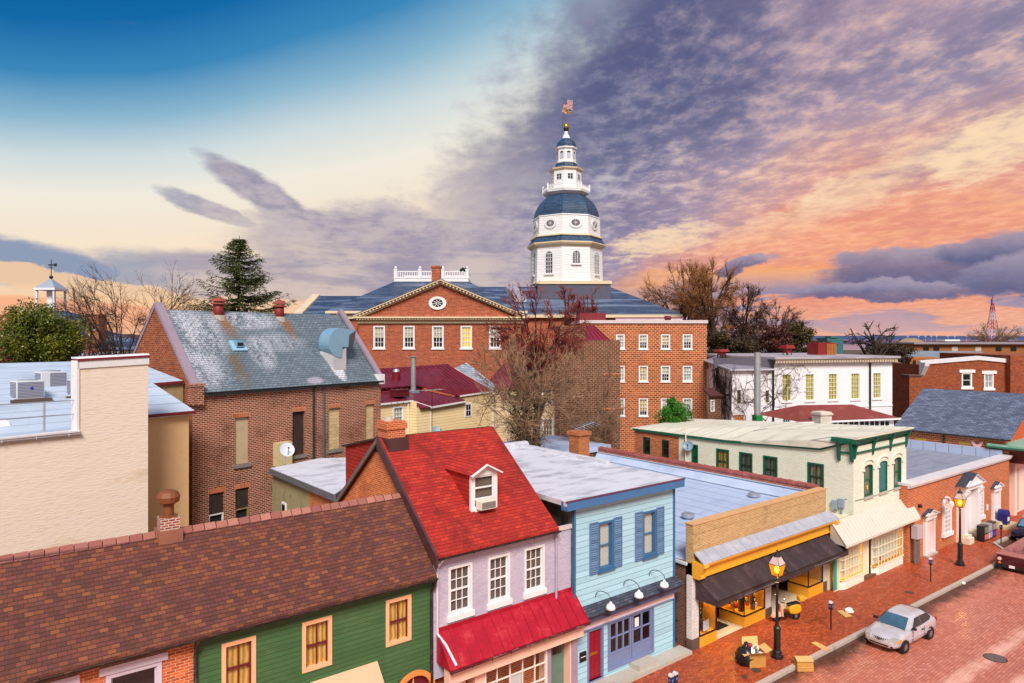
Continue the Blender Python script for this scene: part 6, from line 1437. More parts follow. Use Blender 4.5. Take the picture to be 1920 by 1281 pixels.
mb = MB(); WP.panel(mb, xl+.3, xr-.6, 0, zc, wins, .3); mb.poly((xl+.3, DS, 0), (xl+.3, DS+12, 0), (xl+.3, DS+12, zc), (xl+.3, DS, zc)); mb.poly(WP.P(xl+.6, zc-.1, .02), WP.P(xr-.9, zc-.1, .02), WP.P(xm, za-.3, .02)); t.part('front_wall', mb, OLDB)
BLINDG = slats('state_blind', '#c9c0a8', '#8c8470', .16)
for k, r in enumerate(wins):
    window(t, WP, r, WHT, 3, 4, .20, WHT, glow('lit_window_state', '#c08a20', .45, '#f0d060', .8) if k == 3 else BLINDG, None, (.2, .1, .15), None, mun=.07, rec=.12, backd=.22, half=None if k == 3 else .5)
mb = MB(); WP.box(mb, xl-.2, xr+.2, zc, zc+.22, -.3, .9); WP.box(mb, xl, xr, zc-.25, zc, -.3, .55); WP.box(mb, xl+.2, xr-.2, zc-.7, zc-.25, -.1, .25); n = 60
ped = t.part('pediment_cornice', mb, TRIMC)
mb = MB()
for k in range(n): a = xl+.2+(xr-xl-.6)*k/n; WP.box(mb, a, a+.17, zc-.24, zc-.02, .5, .78)
t.part('dentils', mb, plain('dentil_cream', '#c9b590', .6, .1), parent=ped)
mb = MB()
for sg, xe in ((-1, xl-.25), (1, xr+.25)):
    for dz_, w, dd in ((0, .25, .9), (-.28, .24, .6), (-.5, .2, .3)):
        mb.hexa([WP.P(xe, zc+.2+dz_, dd), WP.P(xm, za+.15+dz_, dd), WP.P(xm, za+.15+dz_, -.2), WP.P(xe, zc+.2+dz_, -.2), WP.P(xe, zc+.2+dz_+w, dd), WP.P(xm, za+.15+dz_+w, dd), WP.P(xm, za+.15+dz_+w, -.2), WP.P(xe, zc+.2+dz_+w, -.2)])
t.part('raking_cornice', mb, TRIMC, parent=ped)
mb = MB()
for sg, xe in ((-1, xl-.25), (1, xr+.25)):
    for k in range(1, 26):
        f = k/26; x = xe+(xm-xe)*f; z = zc+.2+(za-zc-.05)*f; mb.box(x-.1, x+.1, DS-.8, DS-.3, z-.28, z-.02)
t.part('modillions', mb, TRIMC, parent=ped)
c = WP.px(820.5, 568.5); mb = MB(); n = 28
f = lambda rx, rz, a, d: WP.P(c[0]+rx*cos(a), c[1]+rz*sin(a), d)
for k in range(n):
    a0, a1 = 2*pi*k/n, 2*pi*(k+1)/n; mb.hexa([f(q*1.24, q*.92, a, d) for d in (.03, .2) for q, a in ((.62, a0), (1.0, a0), (1.0, a1), (.62, a1))])
ov = t.part('oval_window', mb, WHT); mb = MB(); mb.poly(*[f(.78, .58, 2*pi*k/n, .06) for k in range(n)]); t.part('pane', mb, DARKG, parent=ov)
mb = MB()
for k in range(8): a = 2*pi*k/8+.2; mb.bar(f(.12, .1, a, .09), f(.8, .6, a, .09), .07, .04, (0, 1, 0))
t.part('spoke', mb, WHT, parent=ov)
# pediment roof running back, hip block with a railed deck
mb = MB(); mb.slab([(xl-.3, DS-.9, zc+.45), (xm, DS-.9, za+.42), (xm, DS+10, za+.42), (xl-.3, DS+10, zc+.45)], .15); mb.slab([(xm, DS-.9, za+.42), (xr+.3, DS-.9, zc+.45), (xr+.3, DS+10, zc+.45), (xm, DS+10, za+.42)], .15); t.part('pediment_roof', mb, SLATE_B)
le, re, ez, dzz = cd(615, 583, 98)[0], 2.2, 18.2, cd(809, 527, AD)[2]
dl_, dr2 = cd(742, 527, AD)[0], cd(876, 527, AD)[0]
mb = MB(); mb.poly((le, 97, ez), (re, 97, ez), (dr2, AD, dzz), (dl_, AD, dzz)); mb.poly((le, 97, ez), (dl_, AD, dzz), (dl_, 112, dzz), (le, 119, ez)); mb.poly((re, 97, ez), (re, 119, ez), (dr2, 112, dzz), (dr2, AD, dzz)); mb.poly((dl_, AD, dzz), (dr2, AD, dzz), (dr2, 112, dzz), (dl_, 112, dzz)); mb.poly((le, 119, ez), (dl_, 112, dzz), (dr2, 112, dzz), (re, 119, ez)); t.part('annex_roof', mb, SLATE_B)
mb = MB(); mb.box(le+.8, re-.8, 97.8, 118, 0, ez-.05); t.part('annex_wall', mb, OLDB)
mb = MB(); mb.box(le-.1, re, 96.9, 97.4, ez-.35, ez); mb.box(le+.4, xl, 97.4, 97.8, ez-1.1, ez-.35); t.part('annex_cornice', mb, TRIMC)
mb = MB(); mb.box(dl_-.2, dr2+.2, AD-.2, 112.2, dzz-.1, dzz+.35); t.part('deck', mb, WHT)
rl = Thing('roof_balustrade', 'white balustrade with turned posts round the flat deck above the brick pediment', 'balustrade', (dl_, AD, dzz+.3), FC)
mb = MB()
for (x0, x1, y0, y1) in ((dl_, dr2, AD, AD), (dl_, dl_, AD, 112), (dr2, dr2, AD, 112), (dl_, dr2, 112, 112)):
    for z in (.55, 1.45): mb.bar((x0, y0, dzz+z), (x1, y1, dzz+z), .16, .16)
rl.part('rail', mb, WHT)
mb = MB(); k = dl_
while k < dr2: mb.box(k-.06, k+.06, AD-.06, AD+.06, dzz+.5, dzz+1.45); k += .36
rl.part('baluster', mb, WHT)
for x in (dl_, (dl_*.66+dr2*.34), (dl_*.34+dr2*.66), dr2):
    mb = MB(); mb.box(x-.24, x+.24, AD-.26, AD+.26, dzz+.35, dzz+1.65); mb.box(x-.3, x+.3, AD-.3, AD+.3, dzz+1.65, dzz+1.78); mb.ball((x, AD, dzz+2.0), .2, 8, 5, 1.3); rl.part('post', mb, WHT)
cx0, cx1 = cd(810, 515, 101)[0], cd(826.5, 515, 101)[0]
chimney(t, cx0, cx1, 100.4, 101.6, 20, cd(818, 499, 101)[2], OLDB, corb=.12)
# balls / siren on the right deck corner
p = cd(869, 508, 104); mb = MB(); mb.tube([(p[0], 104, dzz+1.7), (p[0], 104, p[2]+.2)], .07, 6)
for k in range(4): mb.ball((p[0]-.35+.25*k, 104+.1*(k%2), p[2]+.1+.18*(k%2)), .26, 8, 5)
solo('roof_siren', mb, BLACKM, 'dark cluster of horns on the right corner post of the white balustrade', 'siren', (p[0], 104, dzz+1.7), FC)
# left gabled wing
w0, w1, wz, we = cd(590, 555, 112)[0], cd(700, 555, 112)[0], cd(600, 555, 112)[2], 17.9
mb = MB(); mb.slab([(w0-.6, 105, we), (w1+3, 105, we), (w1+3, 112, wz), (w0, 112, wz)], .15); mb.slab([(w0, 112, wz), (w1+3, 112, wz), (w1+3, 119, we), (w0-.6, 119, we)], .15); t.part('wing_roof', mb, SLATE_B)
mb = MB(); mb.box(w0+.3, w1+3, 105.6, 118.4, 0, we-.1); t.part('wing_wall', mb, OLDB)
mb = MB(); mb.hexa([(w0-1.1,104.8,we-.1),(w0+.15,104.8,we-.1),(w0+.9,112,wz-.1),(w0-.3,112,wz-.1),(w0-1.1,104.8,we+.3),(w0+.15,104.8,we+.3),(w0+.9,112,wz+.3),(w0-.3,112,wz+.3)]); t.part('wing_coping', mb, plain('pale_wing_coping', '#c2b29a', .7, .25, 1))
# old state house roof right of the annex and platform of the dome
rx0, rx1 = -4.0, cd(1268, 592, 110)[0]; tz = cd(940, 538, 116)[2]; t0, t1 = cd(880, 538, 116)[0], cd(1143, 538, 116)[0]
mb = MB(); mb.poly((rx0, 106, 18.0), (rx1, 106, 18.0), (t1, 116, tz), (t0, 116, tz)); mb.poly((rx1, 106, 18.0), (rx1, 130, 18.0), (t1, 122, tz), (t1, 116, tz)); mb.poly((t0, 116, tz), (t1, 116, tz), (t1, 122, tz), (t0, 122, tz)); mb.poly((rx0, 106, 18), (t0, 116, tz), (t0, 122, tz), (rx0, 130, 18)); mb.poly((rx0, 130, 18), (t0, 122, tz), (t1, 122, tz), (rx1, 130, 18)); t.part('main_roof', mb, SLATE_B)
mb = MB(); mb.box(rx0+.6, rx1-.6, 106.6, 129.4, 0, 17.95); t.part('main_wall', mb, OLDB)
mb = MB(); mb.box(rx0, rx1, 105.9, 106.6, 17.5, 17.98); t.part('main_cornice', mb, TRIMC)
p = cd(957, 540, 113); q = cd(975, 562, 110); mb = MB(); mb.hexa([(p[0]-.9,114.5,tz-.9),(p[0]+.9,114.5,tz-.9),(p[0]+2.6,110,q[2]-.4),(p[0]+.6,110,q[2]-.4),(p[0]-.9,114.5,tz+.1),(p[0]+.9,114.5,tz+.1),(p[0]+2.6,110,q[2]+.5),(p[0]+.6,110,q[2]+.5)]); t.part('roof_hatch', mb, plain('silver_hatch', '#a9adba', .4, .3, .8, .3))
DD = 118.0; zd = lambda py: CH + (HY - py)/FPX*DD
hw = lambda px_: px_/FPX*DD; xd = cd(1061.5, 500, DD)[0]
mb = MB(); bx0, bx1 = cd(1008, 540, 112)[0], cd(1144, 540, 112)[0]; mb.box(bx0, bx1, 111.5, 124, 17.9, cd(1061, 532, 112)[2]-.1); t.part('dome_base', mb, plain('dark_base', '#4c4c60', .6, .25))
mb = MB(); mb.box(bx0-.2, bx1+.2, 111.3, 124.2, cd(1061, 532, 112)[2]-.1, cd(1061, 530, 112)[2]+.25); t.part('base_cornice', mb, TRIMC)
# the dome: storeys of an octagon whose faces stand at 12 degrees and every 45 on
PH = R(-90 + 12 + 22.5)
OCT = 1/cos(pi/8)*.965
def octa(prof, mat, nm, parent=None, n=8, ph=PH, **kw):
    mb = MB(); mb.lathe((xd, DD, 0), [(hw(r)*(OCT if n == 8 else 1), zd(py)) for r, py in prof], n, ph); return t.part(nm, mb, mat, parent=parent, **kw)
DOMEB = shingle('dome_shingles', ['#22405f','#28496a','#1d3854','#305274'], .55, .30, '#0e1c2c', .02, .2, .5)
CLAPW = boards('white_clapboard', '#dcdce0', '#e2e2e4', .42, '#a9a9b2', .55, .06, None, .05)
dome = octa([(66.5, 534), (65.5, 530), (64, 470)], CLAPW, 'dome_drum')
octa([(64, 470), (66, 468), (69, 466), (71, 463), (71, 461), (66, 460)], TRIMC, 'drum_cornice', dome)
octa([(69, 461), (64, 452), (62.5, 449)], DOMEB, 'skirt_roof', dome)
octa([(64, 450.5), (65.5, 449.5), (65, 447), (61, 446.5)], TRIMC, 'upper_cornice', dome)
octa([(61, 449), (60, 412)], CLAPW, 'upper_drum', dome)
octa([(60, 414), (61, 412.5), (60.5, 411), (58, 410.5)], WHT, 'dome_rim', dome)
octa([(58.5, 411.5), (58, 403), (55.5, 395), (51.5, 387), (46, 379.5), (39.5, 373), (33, 369)], DOMEB, 'dome_shell', dome)
octa([(33, 371), (38, 368), (42, 365), (42.5, 361.5), (30, 361)], WHT, 'balcony', dome)
octa([(28, 362), (27, 323)], CLAPW, 'lantern', dome)
octa([(27, 325), (30.5, 321.5), (31, 319), (22, 318.5)], TRIMC, 'lantern_cornice', dome)
octa([(22.5, 319), (19.5, 313), (18.8, 307)], DOMEB, 'lantern_roof', dome)
octa([(19.5, 308.5), (20, 307), (18.5, 306)], WHT, 'belfry_sill', dome)
octa([(17.3, 307), (17, 282)], CLAPW, 'belfry', dome)
octa([(17, 284), (19.5, 281), (19.5, 278.5), (17, 278)], WHT, 'belfry_cornice', dome)
octa([(17.8, 279), (17.5, 273), (15.5, 267.5), (11.5, 263), (7.5, 260.5)], DOMEB, 'cap_dome', dome)
octa([(8, 262), (6.5, 256), (4, 252), (3.5, 247)], WHT, 'finial_base', dome, n=12)
octa([(2, 249), (4.8, 245), (5.2, 241), (4.6, 239)], plain('acorn_cup', '#3a3020', .4, .2, metal=.6), 'acorn_cup', dome, n=14, smooth=True)
octa([(4.9, 240.5), (4.6, 237), (3.2, 233), (.8, 230.5)], plain('gilt', '#e0a81e', .25, .1, metal=.9), 'acorn', dome, n=14, smooth=True)
# openings on the octagon faces
def face(k, r_px):
    a = R(-90+12+45*k); n_ = (cos(a), sin(a)); tt = (-sin(a), cos(a)); ap = hw(r_px)*.965
    return lambda s_, z, d=0.0: (xd + n_[0]*(ap+d) + tt[0]*s_, DD + n_[1]*(ap+d) + tt[1]*s_, z)
def arch_poly(F_, w, z0, z1, d, n=8):
    return [F_(-w, z0, d), F_(w, z0, d)] + [F_(w*cos(pi*k/n), z1-w+w*sin(pi*k/n), d) for k in range(n+1)]
DG2 = glassm('dome_glass', '#141a26', .08, '#3a4658')
for k in (-2, -1, 0, 1, 2):
    F_ = face(k, 64.6); w = .62; z0, z1 = zd(517), zd(478)
    if k == 0: z0 = zd(500)
    mb = MB(); o_, i_ = arch_poly(F_, w+.2, z0-.15, z1+.2, .16), arch_poly(F_, w, z0, z1, .16)
    for q in range(len(o_)): mb.poly(o_[q], o_[(q+1)%len(o_)], i_[(q+1)%len(o_)], i_[q])
    mb.poly(*arch_poly(F_, w+.2, z0-.15, z1+.2, .05)); mb.prism([F_(-w-.3, z0-.3, .0), F_(w+.3, z0-.3, .0), F_(w+.3, z0-.12, .0), F_(-w-.3, z0-.12, .0)], tuple(sub3(F_(0,0,.3), F_(0,0,0))))
    ww = t.part('arched_window', mb, WHT, parent=dome)
    mb = MB(); mb.poly(*arch_poly(F_, w, z0, z1, .10)); t.part('window_pane', mb, DG2, parent=dome)
    mb = MB()
    for s_ in (-w/3, w/3): mb.bar(F_(s_, z0, .15), F_(s_, z1-.12, .15), .07, .05)
    for q in range(1, 6): z = z0+(z1-z0-.4)*q/5; mb.bar(F_(-w, z, .15), F_(w, z, .15), .06, .06)
    t.part('glazing_bar', mb, WHT, parent=dome)
    F_ = face(k, 60.6); zc_ = zd(427); e = lambda rx, rz, d: [F_(rx*cos(2*pi*q/18), zc_+rz*sin(2*pi*q/18), d) for q in range(18)]
    mb = MB(); o_, i_ = e(1.15, .9, .14), e(.74, .55, .14)
    for q in range(18): mb.poly(o_[q], o_[(q+1)%18], i_[(q+1)%18], i_[q])
    o2 = e(1.15, .9, 0.0)
    for q in range(18): mb.poly(o_[q], o_[(q+1)%18], o2[(q+1)%18], o2[q])
    t.part('oval_window', mb, WHT, parent=dome)
    mb = MB(); mb.poly(*e(.74, .55, .09)); t.part('window_pane', mb, DG2, parent=dome)
    mb = MB()
    for q in range(6): a = pi*q/6; mb.bar(F_(-.7*cos(a), zc_-.52*sin(a), .12), F_(.7*cos(a), zc_+.52*sin(a), .12), .05, .03)
    t.part('glazing_bar', mb, WHT, parent=dome)
    F_ = face(k, 27.6); z0, z1 = zd(341), zd(331); mb = MB(); mb.poly(F_(-.44, z0, .03), F_(.44, z0, .03), F_(.44, z1, .03), F_(-.44, z1, .03))
    mb2 = MB(); mb2.prism([F_(-.55, z0-.1, 0), F_(.55, z0-.1, 0), F_(.55, z1+.1, 0), F_(-.55, z1+.1, 0)], tuple(sub3(F_(0,0,.025), F_(0,0,0)))); mb2.bar(F_(0, z0, .05), F_(0, z1, .05), .06, .03); mb2.bar(F_(-.44, (z0+z1)/2, .05), F_(.44, (z0+z1)/2, .05), .06, .03)
    t.part('lantern_window', mb2, WHT, parent=dome); t.part('window_pane', mb, DG2, parent=dome)
    F_ = face(k, 17.3); mb = MB(); mb.poly(*arch_poly(F_, .34, zd(300), zd(287.5), .04)); t.part('belfry_opening', mb, plain('louvre_blue%d' % (k+2), '#b9c3d2', .6, .1) if False else M.setdefault('lvb', plain('louvre_grey', '#aeb6c6', .6, .1)), parent=dome)
    mb = MB(); mb.poly(*[F_(.34*cos(pi*q/8), zd(290.2)+.30*sin(pi*q/8), .06) for q in range(9)]); t.part('belfry_fanlight', mb, DG2, parent=dome)
# balcony rail
mb = MB(); ra = [(xd + hw(41.5)*OCT*cos(PH+2*pi*k/8), DD + hw(41.5)*OCT*sin(PH+2*pi*k/8)) for k in range(8)]
for k in range(8):
    a, b = ra[k], ra[(k+1) % 8]
    for z in (zd(360.5), zd(353)): mb.bar((a[0], a[1], z), (b[0], b[1], z), .12, .12)
    for q in range(12): f_ = q/12; x, y = a[0]+(b[0]-a[0])*f_, a[1]+(b[1]-a[1])*f_; mb.box(x-.045, x+.045, y-.045, y+.045, zd(361), zd(353))
t.part('balcony_rail', mb, WHT, parent=dome)
mb = MB()
for a in ra: mb.box(a[0]-.13, a[0]+.13, a[1]-.13, a[1]+.13, zd(362), zd(350.5)); mb.ball((a[0], a[1], zd(349.6)), .12, 6, 4)
t.part('balcony_post', mb, WHT, parent=dome)
# flags on the spire
fp = Thing('flagpole', 'tall thin pole with two stays on the gilded acorn at the top of the dome', 'flagpole', (xd, DD, zd(231)), FC)
px0 = cd(1055.5, 200, DD)[0]
mb = MB(); mb.tube([(xd-.35, DD, zd(233)), (px0, DD, zd(184))], [.09, .05], 6); fp.part('pole', mb, plain('pole_grey', '#6a6a72', .4, .1))
mb = MB(); mb.bar((px0-.3, DD, zd(184.5)), (px0+.6, DD, zd(184.3)), .08, .1); fp.part('arm', mb, BLACKM)
mb = MB()
for x2, py2 in ((hw(15), 345), (hw(24), 330)): mb.tube([(px0+.1, DD-.1, zd(212)), (xd+x2*(-1 if x2 < hw(20) else 1), DD-.3, zd(py2))], .018, 3)
fp.part('stay', mb, BLACKM)
def flag_mesh(x0, zt, w, h, seed, nx=18, ny=8):
    me = bpy.data.meshes.new('flag'); vs, fs, uvs = [], [], []
    for j in range(ny+1):
        for i in range(nx+1):
            u, v = i/nx, j/ny; vs.append((x0 + u*w*.94, .22*u*sin(u*7+v*1.5+seed), zt - v*h - .22*u*u*h + .06*sin(u*9+seed)*u)); uvs.append((u, 1-v))
    for j in range(ny):
        for i in range(nx): a = j*(nx+1)+i; fs.append((a, a+1, a+nx+2, a+nx+1))
    me.from_pydata(vs, [], fs); ul = me.uv_layers.new(name='UVMap'); k = 0
    for f_ in fs:
        for q in f_: ul.data[k].uv = uvs[q]; k += 1
    return me
def us_flag():
    m, g = new_mat('stars_and_stripes'); u, v, _ = g.sep(g.uv())
    st_ = g.m('GREATER_THAN', g.m('FRACT', v*6.5), .5); c = g.mix(st_, lin('#9c0e2a'), lin('#b8b4ba'))
    c = g.mix(g.m('GREATER_THAN', g.m('FRACT', v*6.5 + .0), .5), lin('#b8b4ba'), lin('#9c0e2a'))
    can_ = g.m('MULTIPLY', g.m('LESS_THAN', u, .42), g.m('GREATER_THAN', v, .46))
    du = g.m('FRACT', u*14.0) - .5; dv_ = g.m('FRACT', v*9.3*1.0) - .5; star = g.m('LESS_THAN', du*du + dv_*dv_, .055)
    c = g.mix(can_, c, g.mix(star, lin('#101c5c'), lin('#b8b8c4'))); finish(g, c, .8); return m
def state_flag():
    m, g = new_mat('quartered_flag'); u, v, _ = g.sep(g.uv())
    fx, fy = g.m('FRACT', u*2), g.m('FRACT', v*2)
    q = g.m('LESS_THAN', g.m('ABSOLUTE', g.m('FLOOR', u*2) - g.m('FLOOR', (1.0-v)*2)), .5)   # the two paly quarters
    pal = g.m('GREATER_THAN', g.m('FRACT', fx*3), .5); bend = g.m('LESS_THAN', g.m('ABSOLUTE', fx - (1.0-fy)), .16)
    k = g.m('ABSOLUTE', pal - bend); yb = g.mix(k, lin('#c08e10'), lin('#15130f'))
    qx = g.m('GREATER_THAN', fx, .5); qy = g.m('GREATER_THAN', fy, .5); k2 = g.m('ABSOLUTE', qx - qy)
    ax_, ay_ = g.m('ABSOLUTE', fx-.5), g.m('ABSOLUTE', fy-.5); cross = g.m('MAXIMUM', g.m('LESS_THAN', ax_, .1), g.m('LESS_THAN', ay_, .1))
    rw = g.mix(g.m('ABSOLUTE', k2 - cross), lin('#9c0e1e'), lin('#b8b4b0')); finish(g, g.mix(q, rw, yb), .8); return m
for nm, pyt, pxl, w, h, mm, lab in (('flag', 186.5, 1056, 1.75, 1.55, us_flag(), 'stars and stripes flag flying at the top of the dome pole'), ('flag', 202.5, 1054.5, 1.55, .95, state_flag(), 'black gold red and white quartered flag flying below the stars and stripes')):
    ob = bpy.data.objects.new(nm, flag_mesh(0, 0, w, h, pyt)); COL.objects.link(ob); ob.data.materials.append(mm)
    p = cd(pxl, pyt, DD); ob.location = FC.w((p[0], DD-.05, p[2])); ob.rotation_euler = (0, 0, FC.yaw); tag(ob, lab, 'flag')
# ================================================================ M: tall brick block right of the trees, with its darker wing
t = Thing('brick_block', 'three storey orange brick block with small white windows and a white parapet edge', 'building', (15, 70, 0), FC)
WM = Wall('y', 70, FC); x0, x1 = WM.px(1088, 700)[0], WM.px(1325, 700)[0]; zt = WM.px(1200, 606)[1]
cols_ = [(1155, 1171.5), (1197.5, 1215), (1239, 1256.5), (1280, 1298)]
rowz = [(627, 654.5), (686, 715.5), (747, 780)]
wins = [WM.rect(l, r, a, b) for a, b in rowz for l, r in cols_]
MB_ = brickm('block_brick', ['#8e3a16','#a4481e','#782e12','#b05426'], '#cf9c74', .42, .20, .030, ('#6e3018', .3), .25)
mb = MB(); WM.panel(mb, x0, x1, 0, zt, wins, .2); mb.poly((x1, 70, 0), (x1, 80, 0), (x1, 80, zt), (x1, 70, zt)); mb.box(x0, x1-.02, 70.3, 80, 0, zt-.2); t.part('wall', mb, MB_)
LACE = folds('lace_curtain', '#d6d2c6', '#9a968c', 0, None, 18); LACEW = folds('warm_lace', '#e8c890', '#b08a50', 0, None, 18)
for k, r in enumerate(wins):
    w = window(t, WM, r, WHITE, 3, 4, .11, WHITE, LACEW if k in (2, 5, 9) else LACE, None, (.12, .06, .1), None, mun=.035, rec=.05, half=(None, .38, .3, .55, None, None, .45)[k % 7])
    soldier(t, WM, r, M.setdefault('obl', brickm('dull_lintel', ['#9a4a2a','#8a3f24'], '#b58a6a', .09, .5, .012)), .3, w)
mb = MB(); WM.box(mb, x0-.1, x1+.1, zt-.02, zt+.3, -10, .15); cp = t.part('parapet_edge', mb, plain('mauve_white_edge', '#c9bcc2', .5, .15))
mb = MB()
for l, r, a, b in ((1088, 1136, 587, 600),): q = Wall('y', 76, FC).rect(l, r, a, b); mb.box(q[0], q[1], 76, 79, zt+.2, q[3])
t.part('roof_block', mb, MAROON, parent=cp)
mb = MB(); q0, q1 = WM.px(1180, 596), WM.px(1322, 598); mb.box(q0[0], q1[0], 79.2, 79.5, zt+.2, zt+.75); t.part('rear_parapet', mb, plain('faded_parapet', '#b9a9b4', .6, .3, .8), parent=cp)
mb = MB(); mb.box(q0[0], q1[0], 79.15, 79.55, zt+.75, zt+.85); t.part('rear_coping', mb, MAROON, parent=cp)
p = cd(1252, 601, 75); solo('roof_stack', MB().lathe((p[0], 75, zt+.1), [(.35,0),(.35,.5),(.5,.55),(.3,.8)], 10), MAROON, 'stubby maroon vent on the flat roof of the orange brick block', 'roof vent', (p[0], 75, zt+.1), FC)
t = Thing('dark_brick_wing', 'darker brown brick wing in front of the orange brick block, half veiled by bare twigs', 'building', (7, 62, 0), FC)
WQ = Wall('y', 62, FC); DKB = brickm('dark_brick', ['#4e2416','#5e2e1c','#402012','#6a3824'], '#a07a60', .40, .18, .028, ('#3a1e14', .5), .3)
a0, a1, a2 = WQ.px(1050, 700)[0], WQ.px(1098, 700)[0], WQ.px(1163, 700)[0]; zA, zB = WQ.px(1075, 611)[1], WQ.px(1140, 638)[1]
mb = MB(); WQ.panel(mb, a0, a1, 0, zA); WQ.panel(mb, a1, a2, 0, zB); mb.poly((a2, 62, 0), (a2, 69.9, 0), (a2, 69.9, zB), (a2, 62, zB)); mb.poly((a0, 62, 0), (a0, 69.9, 0), (a0, 69.9, zA), (a0, 62, zA)); mb.box(a0+.05, a1, 62.3, 69.9, 0, zA-.05); t.part('wall', mb, DKB)
mb = MB(); WQ.box(mb, WQ.px(1126,680)[0], a2, WQ.px(1130,704)[1], WQ.px(1130,700)[1], 0, .06); WQ.box(mb, WQ.px(1126,680)[0], a2, WQ.px(1130,769)[1], WQ.px(1130,765)[1], 0, .06); t.part('string_course', mb, MB_)
u0, u1 = WQ.px(1099, 612), WQ.px(1143, 637); mb = MB(); mb.slab([(a1, 62.1, zB), (u1[0], 62.1, zB), (u1[0]-1.0, 66, zA+.1), (a1, 66, zA+.1)], .1); seams(mb, (a1, 66, zA+.1), (u1[0]-1.0, 66, zA+.1), (a1, 62.1, zB), (u1[0], 62.1, zB), 5, .06, .06); t.part('tin_roof', mb, plain('crimson_tin', '#7c1a26', .4, .25, 1))
# ================================================================ N: white building
t = Thing('white_building', 'white painted two storey building with tall yellow lit windows and a flat grey roof', 'building', (47, 52.61, 0), FN)
YN = 52.61; WN = Wall('y', YN, FN); a0, a1 = WN.px(1450, 700)[0], WN.px(1673, 700)[0]; zt = (WN.px(1460, 678)[1]+WN.px(1670, 672)[1])/2
tall = [WN.rect(l, r, a, b) for l, r, a, b in ((1466, 1483, 703, 752.5), (1509.5, 1526, 701, 751.5), (1553, 1569.5, 700, 750), (1595, 1611.5, 699, 749), (1636.5, 1651.5, 698, 747))]
zt0_ = sum(r[3] for r in tall)/5; zb0_ = sum(r[2] for r in tall)/5; tall = [(r[0], r[1]+.05, zb0_, zt0_) for r in tall]
lowr = [WN.rect(1467, 1483, 783, 800)]
mb = MB(); WN.panel(mb, a0, a1, 0, zt, tall + lowr, .2); mb.poly((a1, YN, 0), (a1, YN+13, 0), (a1, YN+13, zt), (a1, YN, zt)); WHW = plain('white_render', '#e6e2e8', .6, .08, .7, dirt=('#b5b0b6', .35)); t.part('wall', mb, WHW)
YLW = folds('yellow_blind', '#8f8030', '#b8a648', .16, '#a89638', 16)
for r in tall: window(t, WN, r, WHITE, 3, 6, .06, plain('cream_sash%d' % int(r[0]), '#e0dcc0', .5, .05), YLW, None, (.14, .08, .1), None, mun=.04, rec=.06, backd=.12)
for r in lowr: window(t, WN, r, WHITE, 3, 2, .07, WHITE, None, DARKG, None, None, mun=.04, rec=.04)
mb = MB(); mb.box(a0-.2, a1+.5, YN-.5, YN+13, zt+.12, zt+.32); rf = t.part('roof', mb, roof_white('grey_gravel_roof', '#a9a2aa', '#837d88'))
mb = MB(); WN.box(mb, a0, a1+.3, zt-.25, zt+.12, 0, .35)
for k in range(46): WN.box(mb, a0+.1+k*(a1-a0)/46, a0+.3+k*(a1-a0)/46, zt-.22, zt-.02, .35, .48)
t.part('cornice', mb, plain('brown_white_cornice', '#b5a68e', .6, .2, 1), parent=rf)
mb = MB(); WN.box(mb, a0, a1, zb0_-.75, zb0_-.65, 0, .06); t.part('string_course', mb, WHW)
for px_ in (1448.5, 1630): a = WN.px(px_, 700)[0]; spout(t, [WN.P(a, zt, .2), WN.P(a, zt-.4, .1), WN.P(a, 0, .1)], BLACKM, .09)
# vine covered annex on its left
b0 = WN.px(1372, 692)[0]; zb_ = WN.px(1410, 693)[1]
bk = FN.Y(1328, 677, YN+9); wn2 = [WN.rect(1381, 1390, 731, 758), WN.rect(1434, 1443, 731, 756)]
mb = MB(); WN.panel(mb, b0, a0, 0, zb_, wn2, .15); sw0 = (bk[0]+.0, YN+9)
mb.poly((b0, YN, 0), (sw0[0], sw0[1], 0), (sw0[0], sw0[1], bk[2]-.2), (b0, YN, zb_)); t.part('annex_wall', mb, WHW)
for r in wn2: window(t, WN, r, WHITE, 2, 4, .06, plain('annex_sash%d' % int(r[0]), '#8a7f60', .5, .1), None, glassm('annex_glass%d' % int(r[0]), '#1c1a18', .1, '#6a6440'), None, None, rec=.04)
mb = MB(); mb.slab([(b0-.3, YN-.3, zb_+.05), (a0, YN-.3, zb_+.05), (a0, YN+9, bk[2]+.5), (sw0[0]-.4, sw0[1], bk[2]+.1)], .14); t.part('annex_roof', mb, roof_white('annex_grey_roof', '#8f8a96', '#6f6b78', -1.5))
mb = MB(); mb.bar((b0-.35, YN-.35, zb_), (a0, YN-.35, zb_), .12, .14); mb.bar((b0-.35, YN-.35, zb_), (sw0[0]-.45, sw0[1], bk[2]+.05), .12, .14); t.part('annex_gutter', mb, plain('annex_gutter', '#b8b4c0', .5, .2))
mb = MB(); mb.hexa([(a0-3.5, YN+4, zb_), (a0+.2, YN+.2, zb_), (a0+.2, YN+.5, zb_), (a0-3.4, YN+4.3, zb_), (a0-3.5, YN+4, zt+.15), (a0+.2, YN+.2, zt+.15), (a0+.2, YN+.5, zt+.15), (a0-3.4, YN+4.3, zt+.15)]); t.part('parapet', mb, plain('tar_parapet', '#5c5864', .7, .3, 1))
